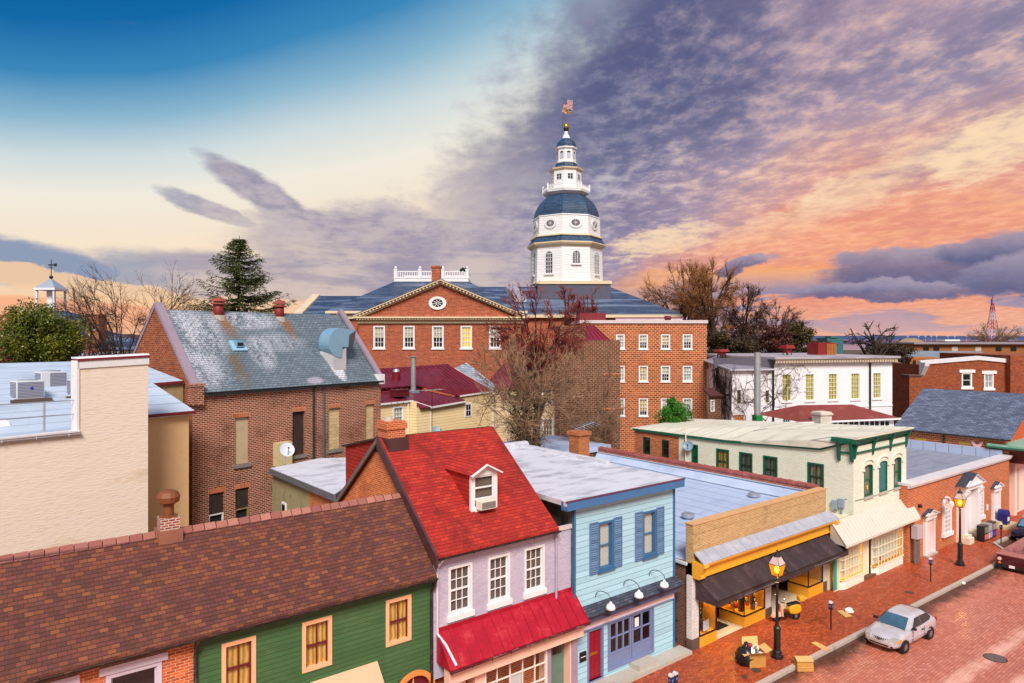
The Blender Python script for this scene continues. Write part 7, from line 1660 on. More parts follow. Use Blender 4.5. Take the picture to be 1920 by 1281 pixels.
# bare vine stems over the annex walls
vm = MB(); rv = random.Random(12)
def vine(W_P, a, z, ang, L, r, lev):
    pts = [(a, z)]
    for k in range(7): ang += rv.uniform(-.5, .5); a += cos(ang)*L/7; z += sin(ang)*L/7; pts.append((a, z))
    if min(q[1] for q in pts) > 2 and max(q[1] for q in pts) < zb_+.5: vm.tube([W_P(q[0], q[1]) for q in pts], [r*(1-.7*k/7) for k in range(8)], 3, False)
    if lev:
        for k in range(3): q = pts[rv.randint(2, 7)]; vine(W_P, q[0], q[1], ang+rv.uniform(-1.3, 1.3), L*.62, r*.6, lev-1)
fr_ = lambda a, z: WN.P(a, z, .06)
ln = hypot(sw0[0]-b0, 9)
sd2 = lambda a, z: (b0 + (sw0[0]-b0)*a/ln - .06, YN + 9*a/ln, z)
for k in range(16): vine(fr_, rv.uniform(b0, a0+1.2), rv.uniform(6, 10.5), rv.uniform(.2, 2.9), 2.8, .035, 3)
for k in range(26): vine(sd2, rv.uniform(0, 6), rv.uniform(6, 10.5), rv.uniform(.2, 2.9), 3.0, .06, 3)
for k in range(4): vine(fr_, a0+rv.uniform(0, 1.5), zb_-.6, rv.uniform(-.2, .5), 2.2, .025, 2)
solo('climbing_vine', vm, plain('vine_brown', '#3a2822', .9, .3), 'tangle of bare brown vine stems over the white annex wall', 'vine', (b0, YN, 0), FN, uv=False)
p = FN.Y(1420, 795, YN-3.5); q = FN.Y(1420, 661, YN-3.5)
v = Thing('flue_pipe', 'tall silver flue pipe with a green foot in front of the vine covered wall', 'flue', p, FN)
mb = MB(); mb.tube([(p[0], p[1], 5), (p[0], p[1], q[2])], .26, 14)
for k in range(1, 7): z = p[2]+(q[2]-p[2])*k/7; mb.tube([(p[0], p[1], z-.05), (p[0], p[1], z+.05)], .285, 14)
v.part('pipe', mb, GALV)
mb = MB(); mb.box(p[0]-.3, p[0]+.3, p[1]-.3, p[1]+.3, p[2]-.8, p[2]+.75); v.part('foot', mb, plain('bright_green', '#0f7a3a', .5, .1))
REDV = plain('red_roof_vent', '#7c1a1c', .5, .25, 1.5)
for k, (px, pt, pb, y, lab) in enumerate(((1353, 655, 669, YN+7, 'small red chimney vent on the low annex roof'), (1476, 647, 667, YN+6, 'red hooded roof vent on legs near the silver flue'))):
    p = FN.Y(px, pb, y); q = FN.Y(px, pt, y); h = q[2]-p[2]; v = Thing('roof_vent', lab, 'roof vent', p, FN)
    mb = MB(); mb.box(p[0]-.3, p[0]+.3, y-.3, y+.3, p[2]+h*.25, p[2]+h*.7); v.part('body', mb, REDV)
    mb = MB(); mb.hexa([(p[0]+i*.58, y+j*.58, p[2]+h*.68) for i, j in ((-1,-1),(1,-1),(1,1),(-1,1))] + [(p[0]+i*.45, y+j*.45, p[2]+h) for i, j in ((-1,-1),(1,-1),(1,1),(-1,1))]); v.part('hood', mb, REDV)
    mb = MB()
    for i, j in ((-1,-1),(1,-1),(1,1),(-1,1)): mb.bar((p[0]+i*.28, y+j*.28, p[2]-.2), (p[0]+i*.28, y+j*.28, p[2]+h*.3), .07, .07, (0,1,0))
    v.part('legs', mb, BLACKM)
p = FN.Y(1534, 666, YN+5); q = FN.Y(1568, 643, YN+5); v = Thing('roof_plant_box', 'large dark red slatted plant box on the white building roof', 'roof plant', p, FN)
mb = MB(); mb.box(p[0], q[0], p[1], p[1]+1.6, p[2]-.3, q[2]); v.part('case', mb, REDV)
mb = MB(); xm_ = p[0]+(q[0]-p[0])*.47
for k in range(6): x = xm_+k*(q[0]-xm_)/6; mb.box(x+.02, x+(q[0]-xm_)/6-.04, p[1]-.06, p[1]-.003, p[2]-.2, q[2]-.1)
v.part('slats', mb, plain('rusty_slats', '#a0642c', .7, .3, 2))
t = Thing('low_white_building', 'low white building with shallow red brown roof, white chimney and strip of small windows', 'building', (46, 47, 0), FN)
WL = Wall('y', 46.5, FN); l0, l1 = WL.px(1497, 780)[0], WL.px(1676, 780)[0]; zl2 = WL.px(1600, 787)[1]
mb = MB(); WL.panel(mb, l0, l1, 0, zl2); t.part('wall', mb, WHW)
mb = MB(); q0, q1, q2 = WL.px(1497, 778), WL.px(1570, 768), WL.px(1678, 781); zb3 = zl2+.05
mb.poly((l0-.2, 46.1, zb3), (l1+.2, 46.1, zb3), (l1-1.5, 49.5, zb3+.85), (l0+2.5, 49.5, zb3+.95)); mb.poly((l0-.2, 46.1, zb3), (l0+2.5, 49.5, zb3+.95), (l0-.2, 52, zb3)); mb.poly((l1+.2, 46.1, zb3), (l1-1.5, 49.5, zb3+.85), (l1+.2, 52, zb3)); t.part('roof', mb, plain('brick_red_roof', '#7c2f28', .7, .3, 1.5, dirt=('#9c6a60', .4)))
mb = MB(); WL.box(mb, l0-.3, l1+.3, zl2-.1, zl2+.04, 0, .45); t.part('cornice', mb, WHITE)
for px_ in (1556, 1565, 1576, 1585, 1596, 1605, 1616, 1625, 1635, 1644, 1654, 1663): q = WL.rect(px_-3.2, px_+3.2, 790, 797.5); mb = MB(); WL.box(mb, *q, -.02, .04); t.part('window', mb, DARKG)
for px_ in (1508, 1518): q = WL.rect(px_-3, px_+3, 786, 796); mb = MB(); WL.box(mb, *q, -.02, .04); t.part('window', mb, M.setdefault('tg', glassm('teal_glass', '#1e5a66', .1)))
q = WL.rect(1519, 1539.5, 770, 800); mb = MB(); mb.box(q[0], q[1], 45.3, 46.3, 0, q[3]); mb.box(q[0]-.06, q[1]+.06, 45.2, 46.4, q[3]-.25, q[3]-.1); t.part('chimney', mb, brickm('whitewashed_brick', ['#d9d2c4','#cdc4b4','#e2dccf'], '#aca08e', .25, .10, .012))
t = Thing('small_brick_house', 'small dark red brick building squeezed between the orange block and the white annex', 'building', (30, 56, 0), FN)
WB2 = Wall('y', 54, FN); r = WB2.rect(1328, 1352, 741, 800); q = WB2.rect(1332, 1340, 750, 772); mb = MB(); WB2.panel(mb, r[0], r[1], 0, r[3], [q]); t.part('wall', mb, DKB)
window(t, WB2, q, WHITE, 2, 2, .08, None, None, DARKG); mb = MB(); mb.slab([(r[0], 53.7, r[3]), (r[1]+.1, 53.7, r[3]), (r[1]-.4, 55, r[3]+.6), (r[0], 55, r[3]+.6)], .1); t.part('roof', mb, plain('dark_red_roof', '#4a2420', .8, .3))
mb = MB(); p0 = WB2.px(1360, 793); mb.box(p0[0], p0[0]+.9, 52.5, 53.4, 0, WB2.px(1365, 775)[1]); solo('brick_pier', mb, MB_, 'short orange brick pier before the vine covered wall', 'pier', (p0[0], 53, 0), FN)
# ================================================================ right background
t = Thing('parapet_brick_house', 'brick house with white stepped parapet cap and two white windows above the slate roof', 'house', (60, 78, 0), FC)
WR = Wall('y', 78, FC); x0, x1 = WR.px(1728, 700)[0], WR.px(1990, 700)[0]; BR3 = brickm('chestnut_brick', ['#7a3418','#8f4120','#6a2c14','#9c4a26'], '#96603e', .28, .10, .010, ('#4c2412', .4), .3)
rs = [WR.rect(1803, 1822.5, 699, 726), WR.rect(1845, 1863, 701, 728)]; za_, zb_, zc_ = WR.px(1735, 684)[1], WR.px(1835, 675)[1], WR.px(1886, 680)[1]
xm_ = WR.px(1835, 680)[0]; xe = WR.px(1885, 680)[0]
mb = MB(); WR.panel(mb, x0, xe, 0, za_-.02, rs, .18); mb.poly(WR.P(x0, za_-.02), WR.P(xe, za_-.02), WR.P(xe, zc_), WR.P(xm_, zb_)); mb.poly((x0, 78, 0), (x0, 90, 0), (x0, 90, za_), (x0, 78, za_)); t.part('wall', mb, BR3)
mb = MB(); mb.box(xe, x1, 77.2, 90, 0, WR.px(1900, 666)[1]); t.part('side_block', mb, BR3)
mb = MB()
for (pa, pb) in (((x0-.2, za_), (xm_, zb_)), ((xm_, zb_), (xe, zc_))): mb.hexa([WR.P(pa[0], pa[1], .15), WR.P(pb[0], pb[1], .15), WR.P(pb[0], pb[1], -.5), WR.P(pa[0], pa[1], -.5), WR.P(pa[0], pa[1]+.45, .15), WR.P(pb[0], pb[1]+.45, .15), WR.P(pb[0], pb[1]+.45, -.5), WR.P(pa[0], pa[1]+.45, -.5)])
t.part('parapet_cap', mb, plain('snow_cap', '#d3d2da', .5, .1))
for k, r in enumerate(rs): window(t, WR, r, WHITE, 1 if k == 0 else 2, 2, .14, WHITE, None, DARKG if k == 0 else glassm('pale_glass', '#4a5660', .05, '#b0b8c0'), (.25, .12, .12), (.35, .3, .12), rec=.06, mun=.06)
mb = MB(); q = WR.px(1728, 690); mb.prism([WR.P(q[0]-.3, za_+.3, 1.2), WR.P(q[0]-.3, za_-.1, 1.1), WR.P(q[0]-.3, za_-1.2, .3), WR.P(q[0]-.3, za_-1.5, 0), WR.P(q[0]-.3, za_+.3, 0)], (.5, 0, 0)); t.part('cornice_end', mb, WHITE)
t = Thing('low_brick_stub', 'low dark brick stub wall at the left end of the slate roof ridge', 'wall', (55, 74, 0), FC)
q = Wall('y', 72, FC).rect(1705, 1728, 706, 731); mb = MB(); mb.box(q[0], q[1], 72, 73.5, 0, q[3]); t.part('wall', mb, BR3); mb = MB(); mb.box(q[0]-.1, q[1]+.1, 71.9, 73.6, q[3], q[3]+.15); t.part('coping', mb, plain('stub_coping', '#5a4038', .8, .2))
t = Thing('orange_brick_house', 'orange brown brick building with a dark opening behind the white parapet house', 'house', (60, 95, 0), FC)
W5 = Wall('y', 95, FC); q = W5.rect(1706, 1812, 672, 720); mb = MB(); W5.panel(mb, q[0], q[1], 0, q[3], [W5.rect(1711.5, 1717.5, 676, 686)], .2); mb.box(q[0], q[1], 95.3, 104, 0, q[3]-.05); t.part('wall', mb, plain('orange_brown_brick', '#a2622e', .85, .3, 1)); 
mb = MB(); r = W5.rect(1710, 1718, 676, 686); W5.quad(mb, r[0], r[1], r[2], r[3], -.18); t.part('opening', mb, ROOMD)
t = Thing('metal_roof_building', 'long low building under a dull silver sloped roof at the far right', 'building', (70, 110, 0), FC)
W6 = Wall('y', 110, FC); q = W6.rect(1712, 1886, 659, 674); mb = MB(); mb.slab([(q[0], 110, q[2]), (q[1], 110, q[2]), (q[1], 116, q[3]-.1), (q[0]+.5, 116, q[3])], .2); t.part('roof', mb, plain('dull_silver_roof', '#86909c', .5, .3, .6, .3, ('#b8a9b0', .3)))
mb = MB(); mb.box(q[0], q[1], 110.4, 122, 0, q[2]-.1); t.part('wall', mb, BR3)
for l, r_, a, b in ((1828, 1845, 662, 674), (1845, 1862, 664, 674)):
    q = Wall('y', 104, FC).rect(l, r_, a, b); mb = MB(); mb.box(q[0], q[1], 104, 105, q[2]-3, q[3]); t.part('dormer_block', mb, plain('dormer_block%d' % l, '#8a5a5a' if l < 1840 else '#5c4038', .7, .3))
W7 = Wall('y', 135, FC); q = W7.rect(1714, 1990, 645.5, 660)
t = Thing('flat_roof_block', 'far long brown brick block with flat overhanging roof and scattered windows', 'building', (80, 135, 0), FC)
mb = MB(); mb.box(q[0], q[1], 135, 150, 0, q[3]); t.part('wall', mb, plain('far_brown_brick', '#8f5a30', .85, .2, .6))
mb = MB(); mb.box(q[0]-.5, q[1], 134.2, 150, q[3], q[3]+.35); t.part('roof', mb, plain('far_flat_roof', '#8a8088', .6, .2))
for k, px_ in enumerate((1736, 1755.5, 1790, 1834, 1872, 1900)): r = W7.rect(px_-5.5, px_+5.5, 649, 658.5); mb = MB(); W7.box(mb, r[0], r[1], r[2], r[3]-.15, -.02, .06); t.part('window', mb, DARKG if k not in (2, 3) else M.setdefault('fp', glassm('far_pale_glass', '#b8b0a4', .2)))
mb = MB(); p = W7.px(1802, 645); mb.box(p[0]-1.2, p[0]+1.2, 138, 140, q[3], q[3]+.6); mb.box(p[0]-1.5, p[0]+1.5, 137.6, 140.4, q[3]+.6, q[3]+.9); t.part('roof_vent', mb, WHITE)
t = Thing('white_rear_house', 'white house wall seen between the white building and the slate roof', 'house', (50, 88, 0), FC)
W8 = Wall('y', 88, FC); q = W8.rect(1655, 1706, 690, 770); r = W8.rect(1676, 1682, 736, 748); mb = MB(); W8.panel(mb, q[0], q[1], 0, q[3], [r]); t.part('wall', mb, WHW); window(t, W8, r, WHITE, 1, 2, .05, None, None, DARKG)
mb = MB(); mb.slab([(q[0], 87.6, q[3]), (q[1]+.3, 87.6, q[3]), (q[1], 91, q[3]+.8), (q[0], 91, q[3]+1.4)], .1); t.part('roof', mb, plain('brown_house_roof', '#6a4a44', .8, .3))
# small chimney and roofs behind the blue house
p = F0.Z(1086, 858, 7.9); q = F0.D(1086, 806, F0.Z(1086, 858, 7.9)[0] and 41.5)
cp_ = F0.Y(1086, 830, 28.5); mb = MB()
mb.box(cp_[0]-.42, cp_[0]+.42, 28.1, 28.9, 5, F0.Y(1086, 808, 28.5)[2]-.2); mb.box(cp_[0]-.5, cp_[0]+.5, 28.0, 29.0, F0.Y(1086, 808, 28.5)[2]-.2, F0.Y(1086, 808, 28.5)[2])
solo('chimney', mb, brickm('lone_chimney_brick', ['#9a4a20','#b25a2a','#86401c'], '#c08a60', .2, .075, .012), 'lone orange brick chimney behind the white flat roof of the blue house', 'chimney', (cp_[0], 28.5, 5))
v = Thing('tv_antenna', 'silver branching television antenna on the lone brick chimney', 'antenna', (cp_[0]+.1, 28.5, F0.Y(1086, 808, 28.5)[2])); zz_ = F0.Y(1086, 800, 28.5)[2]
mb = MB(); mb.tube([(cp_[0]+.3, 28.4, 7.5), (cp_[0]+.3, 28.4, zz_+.1)], .025, 5); v.part('mast', mb, GALV)
mb = MB(); mb.tube([(cp_[0]-.5, 28.3, zz_-.1), (cp_[0]+1.3, 28.6, zz_+.15)], .02, 4)
for k in range(7): x = cp_[0]-.4+k*.26; mb.tube([(x, 27.9, zz_-.15+.03*k), (x+.1, 28.9, zz_+.02+.03*k)], .012, 4)
v.part('boom', mb, GALV)
p = F0.Z(1052, 836, 6.0); t = Thing('back_roof', 'small low blue grey roof behind the lone chimney', 'shed', (p[0], p[1], 0)); mb = MB(); mb.box(p[0]-3.5, p[0]+3.5, p[1]-2, p[1]+4.5, 5.6, 6.0); t.part('roof', mb, M['rb']); mb = MB(); mb.box(p[0]-3.3, p[0]+3.3, p[1]-1.8, p[1]+4.3, 0, 5.6); t.part('wall', mb, DKB)
d_ = F0.X(1291, 836, XE0-.25); v = Thing('satellite_dish', 'blue grey satellite dish fixed to the pale green side wall by the green shutter', 'satellite dish', d_)
dish(d_, (-.9,-.35,.3), .36, plain('dish_steel_blue', '#7f98b0', .45, .1), v); mb = MB(); mb.tube([add3(d_, (.25,0,-.2)), d_], .04, 6); v.part('mast', mb, GALV)
mb = MB(); a_ = WS.px(1288, 800)[0]; mb.tube([(XE0-.14, a_, 4.5), (XE0-.14, a_, WS.px(1288, 800)[1])], .05, 6); solo('vent_pipe', mb, CREAMP, 'cream vent pipe running up the pale green wall past the eave', 'pipe', (XE0-.14, a_, 4.5))
# ================================================================ left background
t = Thing('cupola_house', 'old house with a white open cupola and weathervane rising behind the magnolia', 'house', (-75, 110, 0), FC)
LD = 110.0; zz = lambda py: CH + (HY-py)/FPX*LD; xw = lambda px: (px-960)/FPX*LD
cx_ = xw(96); mb = MB()
for sx in (-1, 1):
    for sy in (-1, 1): mb.box(cx_+sx*1.35-.13, cx_+sx*1.35+.13, LD+sy*1.35-.13, LD+sy*1.35+.13, zz(585), zz(545))
mb.box(cx_-.45, cx_+.45, LD-.45, LD+.45, zz(590), zz(546)); cu = t.part('cupola', mb, WHT)
mb = MB(); mb.box(cx_-1.7, cx_+1.7, LD-1.7, LD+1.7, zz(545), zz(541)); t.part('cupola_cornice', mb, WHT, parent=cu)
mb = MB(); mb.lathe((cx_, LD, 0), [(2.3, zz(541)), (1.1, zz(531)), (.3, zz(524))], 4, pi/4); t.part('cupola_roof', mb, plain('grey_cupola_roof', '#8c98a8', .5, .2), parent=cu)
mb = MB(); mb.ball((cx_, LD, zz(520)), .3, 10, 6); mb.tube([(cx_, LD, zz(524)), (cx_, LD, zz(487))], .06, 6); mb.bar((cx_-.5, LD, zz(497)), (cx_+.9, LD, zz(497)), .06, .2); mb.bar((cx_+.5, LD, zz(497)), (cx_+.9, LD, zz(497)), .05, .5); mb.bar((cx_, LD-.5, zz(502)), (cx_, LD+.5, zz(502)), .06, .08); t.part('weathervane', mb, BLACKM, parent=cu)
mb = MB(); mb.box(cx_-6, cx_+6, LD-5, LD+5, 0, zz(605)); t.part('wall', mb, OLDB)
mb = MB(); mb.lathe((cx_, LD, 0), [(9.2, zz(605)), (2.2, zz(583))], 4, pi/4); t.part('roof', mb, SLATE_B)
t = Thing('left_slate_house', 'slate roofed brick house with one tall square chimney left of the brick hall', 'house', (-45, 78, 0), FC)
LD = 78.0; mb = MB(); x0, x1, x2, x3 = xw(100)*78/110, xw(150)*78/110, (205-960)/FPX*78, (228-960)/FPX*78
zq = lambda py: CH + (HY-py)/FPX*78
mb.slab([(x0, 76, zq(662)), (x2, 76, zq(652)), ((172-960)/FPX*80, 80, zq(607)), ((110-960)/FPX*80, 80, zq(607))], .12); t.part('roof', mb, SLATE_B)
mb = MB(); mb.slab([((160-960)/FPX*77, 75.5, zq(668)), (x3+1, 75.5, zq(660)), (x3+1, 79, zq(648)), ((160-960)/FPX*77, 79, zq(640))], .12); t.part('low_roof', mb, plain('frosted_roof', '#9aa2b4', .6, .3, 1))
mb = MB(); mb.box(x0+.3, x3, 76.5, 82, 0, zq(664)); t.part('wall', mb, OLDB)
chimney(t, (167-960)/FPX*76.8, (191-960)/FPX*76.8, 76.2, 77.6, 10, zq(590), brickm('tall_stack_brick', ['#8e4630','#9c523a','#7c3a28'], '#b08468', .22, .08, .012), corb=.03)
t = Thing('far_left_house', 'red brick house end with a broad chimney at the left edge behind the magnolia', 'house', (-60, 82, 0), FC)
LD = 82.; zq = lambda py: CH + (HY-py)/FPX*82; xq = lambda px: (px-960)/FPX*82
mb = MB(); mb.box(xq(-60), xq(30), 82, 86, 0, zq(618)); t.part('wall', mb, OLDB)
chimney(t, xq(-30), xq(30), 81.6, 83.5, zq(640), zq(590), OLDB, corb=.1)
mb = MB(); mb.slab([(xq(-40), 80, zq(640)), (xq(75), 80, zq(634)), (xq(60), 84, zq(608)), (xq(-40), 84, zq(605))], .12); t.part('roof', mb, plain('pale_far_roof', '#8f9cae', .6, .3, 1))
mb = MB(); q = FC.D(10, 668, 60); mb.slab([(q[0]-4, 60, q[2]-.6), (q[0]+1.2, 60, q[2]-.3), (q[0]+1.0, 63, q[2]+.9), (q[0]-4, 63, q[2]+.9)], .12); mb.box(q[0]-4, q[0]+.9, 60.5, 62.8, 0, q[2]-.5)
solo('red_roof_shed', mb, plain('faded_red_roof', '#8c2a28', .6, .3), 'scrap of faded red roof below the magnolia at the left edge', 'shed', (q[0], 60, 0), FC)
# ================================================================ the far shore
mb = MB(); mb.poly((-200, 760, -.10), (3800, 760, -.10), (3800, 3900, -.10), (-200, 3900, -.10))
m_, g_ = new_mat('river_water'); finish(g_, lin('#5c6f96'), .12, 0, g_.noise(g_.obj(), .08, 3), .15, .3)
ground('water', mb, m_, fr=FC)
def ridge_mesh(y, x0, x1, h, seed, step, th=60, zb=-1):
    r = random.Random(seed); mb = MB(); n = int((x1-x0)/step); hs = [h*(.6+.4*r.random()) for _ in range(n+1)]; hs = [(hs[max(i-1,0)]+hs[i]*2+hs[min(i+1,n)])/4 for i in range(n+1)]
    for i in range(n):
        xa, xb = x0+i*step, x0+(i+1)*step
        mb.hexa([(xa,y,zb),(xb,y,zb),(xb,y+th,zb),(xa,y+th,zb),(xa,y,hs[i]),(xb,y,hs[i+1]),(xb,y+th,hs[i+1]),(xa,y+th,hs[i])])
    return mb
ground('hills', ridge_mesh(3900, -3500, 3900, 27, 2, 60, 200), plain('far_hills', '#3c4c74', .95, .15, .01), fr=FC)  # distance haze put into the hills as a blue base colour
ground('far_wood', ridge_mesh(1500, 700, 1500, 7.5, 4, 6, 60), plain('far_wood_bark', '#4a3550', .95, .4, .05), 'stuff', 'far dark wood along the water', fr=FC, uv=False)
ground('far_trees_mass', ridge_mesh(700, -700, -120, 19, 6, 7, 30), plain('far_left_wood', '#4a3038', .95, .4, .05), 'stuff', 'far bare wood behind the left houses', fr=FC, uv=False)
ground('near_wood', ridge_mesh(300, 90, 260, 7.0, 8, 3, 30), plain('mid_wood_bark', '#4a382c', .95, .4, .08), 'stuff', 'bare brown wood behind the white building', fr=FC, uv=False)
FLL = ['tiny floodlight mast by the far water, %s of the row' % q for q in ('leftmost', 'second from the left', 'third from the left', 'fourth from the left', 'fourth from the right', 'third from the right', 'second from the right', 'rightmost')]
for k, px in enumerate((1702, 1722, 1735, 1746, 1756, 1777, 1790, 1812)):
    D_ = 900; p = FC.D(px, 631, D_); h = p[2]
    lp = Thing('tall_floodlight', FLL[k], 'light mast', (p[0], D_, 0), FC, 'floodlight masts by the far water')
    mb = MB(); mb.tube([(p[0], D_, 0), (p[0], D_, h)], .22, 5); lp.part('mast', mb, M.setdefault('mastg', plain('mast_grey', '#b0b0be', .5, .1))); mb = MB(); mb.box(p[0]-1.3, p[0]+1.3, D_-.4, D_+.4, h, h+.8); lp.part('lamp_head', mb, M['mastg'])
for (l, r, a, b, D_, c, nm, lab) in ((1551, 1581, 634, 641, 420, '#2a6468', 'green_roof_block', 'distant turquoise flat building left of the gnarled bare tree'), (1690, 1742, 641, 650, 380, '#a08468', 'sand_block', 'distant sandy low building below the far floodlights')):
    p, q = FC.D(l, b, D_), FC.D(r, a, D_); mb = MB(); mb.box(p[0], q[0], D_, D_+15, 0, q[2]); 
    if l == 1551: mb.box(p[0]+2, p[0]+6, D_-.5, D_+8, q[2], q[2]+1.3)
    else: mb.prism([(p[0]+4, D_+2, q[2]), (p[0]+14, D_+2, q[2]), (p[0]+9, D_+2, q[2]+2.0)], (0, 9, 0))
    solo(nm, mb, plain(nm, c, .8, .2), lab, 'building', (p[0], D_, 0), FC)
tw = Thing('radio_tower', 'tall thin red and white lattice radio tower on the far right horizon', 'radio tower', FC.D(1861, 640, 1000)[:2] + (0,), FC)
p = FC.D(1861, 555, 1000); mb = MB(); H_ = p[2]; 
def leg(i, j, f): w = 7.5*(1-f)+1.0*f; return (p[0]+i*w, 1000+j*w, H_*.86*f)
for i, j in ((-1,-1),(1,-1),(1,1),(-1,1)): mb.bar(leg(i,j,0), leg(i,j,1), .8, .8, (0,1,0))
for k in range(11):
    f = k/11; f2 = (k+1)/11
    for (i, j), (i2, j2) in (((-1,-1),(1,-1)), ((1,-1),(1,1)), ((1,1),(-1,1)), ((-1,1),(-1,-1))): mb.bar(leg(i,j,f), leg(i2,j2,f2), .4, .4); mb.bar(leg(i,j,f2), leg(i2,j2,f2), .45, .45)
m_, g_ = new_mat('tower_bands'); z_ = g_.sep(g_.obj())[2]; finish(g_, g_.mix(g_.m('GREATER_THAN', g_.m('FRACT', z_/26.0), .5), lin('#a04a5c'), lin('#b9a0b4')), .6); tw.part('lattice', mb, m_)
mb = MB(); mb.tube([(p[0], 1000, H_*.86), (p[0], 1000, H_)], .5, 5); mb.box(p[0]-1.8, p[0]-.6, 999, 1001, H_*.86, H_*.94); tw.part('mast', mb, plain('tower_top', '#5a4a80', .6, .1))
# ================================================================ trees
def rdir(r): 
    while True:
        v = (r.uniform(-1,1), r.uniform(-1,1), r.uniform(-1,1)); l = v[0]**2+v[1]**2+v[2]**2
        if .05 < l < 1: return nrm(v)
def limb(r, a, b, n, wob, sag=0.0):
    """a wandering path from a to b"""
    L = math.dist(a, b); pts = [a]; off = (0,0,0)
    for k in range(1, n+1):
        f = k/n; off = add3(off, rdir(r), wob*L/n) if k < n else off
        p = add3(a, sub3(b, a), f); p = add3(p, off, 1.0); pts.append(add3(p, (0,0,1), sag*L*sin(pi*f)))
    return pts
def bare_tree(label, fr, base, fork, crown, rad, seed, bark, twigm, n1=8, n2=6, n3=7, n4=5, r0=.35, tw=.03, low=-.25, name='bare_tree', flat=1.0, tl=1.0, lean=(0,0), stems=1):
    """trunk to the fork, limbs out to a lopsided crown, branches, then two orders of twigs"""
    r = random.Random(seed); t = Thing(name, label, 'tree', base, fr)
    c = crown; tr = MB(); br = MB(); tg = MB()
    def surf(k):
        d = rdir(r); d = (d[0], d[1], max(d[2], low + r.random()*.2)); d = nrm(d); q = k*(.82+.3*r.random())
        return (c[0]+d[0]*rad[0]*q, c[1]+d[1]*rad[1]*q, c[2]+d[2]*rad[2]*q)
    for s_ in range(stems):
        b0 = base if s_ == 0 else add3(base, (r.uniform(-.5,.5)*r0*4, r.uniform(-.5,.5)*r0*4, 0))
        fk = fork if s_ == 0 else add3(fork, (r.uniform(-1,1)*rad[0]*.28, r.uniform(-1,1)*rad[1]*.2, r.uniform(-.3,.5)))
        tp = limb(r, b0, fk, 6, .06); rr = r0*(1 if s_ == 0 else .75); tr.tube(tp, [rr*(1-.35*k/6) for k in range(7)], 8)
        for i in range(n1):
            st = tp[r.choice((4, 5, 6, 6))]; e = surf(.80)
            lp = limb(r, st, e, 7, .16, .07); r1 = rr*.52*r.uniform(.6, 1); br.tube(lp, [max(tw*1.6, r1*(1-.85*k/7)) for k in range(8)], 5)
            for j in range(n2):
                k = r.randint(2, 7); s2 = lp[k]; out = nrm(sub3(s2, c)); L = hypot(rad[0], rad[2])*.36*r.uniform(.5, 1.1)
                d = nrm(add3(add3(out, rdir(r), .95), (0,0,.35))); e2 = add3(s2, d, L)
                q = ((e2[0]-c[0])/rad[0])**2 + ((e2[1]-c[1])/rad[1])**2 + ((e2[2]-c[2])/rad[2])**2
                if q > 1.25: e2 = add3(s2, d, L*.5)
                bp = limb(r, s2, e2, 5, .18, .05); r2 = max(tw*1.3, r1*.45*(1-.6*k/7)); br.tube(bp, [max(tw, r2*(1-.75*m/5)) for m in range(6)], 4, False)
                for m in range(n3):
                    s3 = bp[r.randint(1, 5)]; L3 = L*.5*r.uniform(.5, 1.1)*tl; d3 = nrm(add3(add3(d, rdir(r), .9), (0,0,.3))); e3 = add3(s3, d3, L3)
                    p3 = limb(r, s3, e3, 3, .2); tg.tube(p3, [tw, tw*.8, tw*.6, tw*.4], 3, False)
                    for w in range(n4):
                        s4 = p3[r.randint(1, 3)]; d4 = nrm(add3(add3(d3, rdir(r), .9), (0,0,.25))); e4 = add3(s4, d4, L3*.6*r.uniform(.5, 1.1)); tg.tube([s4, add3(s4, sub3(e4, s4), .5), e4], [tw*.6, tw*.5, tw*.3], 3, False)
    t.part('trunk', tr, bark, uv=False); t.part('limbs', br, bark, uv=False); t.part('crown', tg, twigm, uv=False)
    return t
BARK = plain('bark_dark', '#33241d', .9, .4, 1.5); BARK_T = plain('bark_tan', '#6b5443', .9, .4, 1.5); BARK_G = plain('bark_grey', '#5a4a3e', .9, .35, 1.2)
TW_OR = plain('twigs_amber', '#85552e', .9, .35, .3); TW_DK = plain('twigs_brown', '#4a3026', .9, .3, .4); TW_RED = plain('twigs_red', '#7a3028', .9, .35, .5); TW_TAN = plain('twigs_tan', '#8c6a50', .9, .35, .6); TW_PUR = plain('twigs_plum', '#5a3a3a', .9, .3, .4)  # amber twigs: backlight of the bright sky put into their base colour
def B(px, D, z=0.0): p = FC.D(px, 632, D); return (p[0], D, z)
def zp(py, D): return CH + (HY-py)/FPX*D
def tree_at(label, px, D, pyf, pxc, pyc, rxp, ryp, seed, **kw):
    s = D/FPX; b = B(px, D); return bare_tree(label, FC, b, (b[0]+(pxc-px)*s*.35, D, zp(pyf, D)), ((pxc-960)*s, D, zp(pyc, D)), (rxp*s, rxp*s*.9, ryp*s), seed, **kw)
tree_at('broad bare tree with amber tinted crown just right of the orange brick block', 1278, 112, 592, 1282, 556, 76, 58, 1, bark=BARK, twigm=TW_OR, n1=12, n2=10, n3=9, n4=5, r0=.42, tw=.034, low=.0, stems=2)
tree_at('tallest amber bare tree of the row, trunk rising at the corner of the brick block', 1337, 100, 600, 1335, 552, 58, 60, 2, bark=BARK, twigm=TW_OR, n1=16, n2=10, n3=9, n4=5, r0=.42, tw=.034, low=-.1)
tree_at('slim brown bare tree third from the left in the row behind the white building', 1390, 104, 625, 1395, 592, 48, 56, 3, bark=BARK, twigm=TW_DK, n1=12, n2=8, n3=9, n4=4, r0=.30, tw=.032, low=-.5, stems=2)
tree_at('plum brown bare tree at the right end of the row', 1455, 108, 640, 1462, 606, 44, 48, 4, bark=BARK, twigm=TW_PUR, n1=11, n2=8, n3=9, n4=4, r0=.26, tw=.032, low=-.4, stems=2)
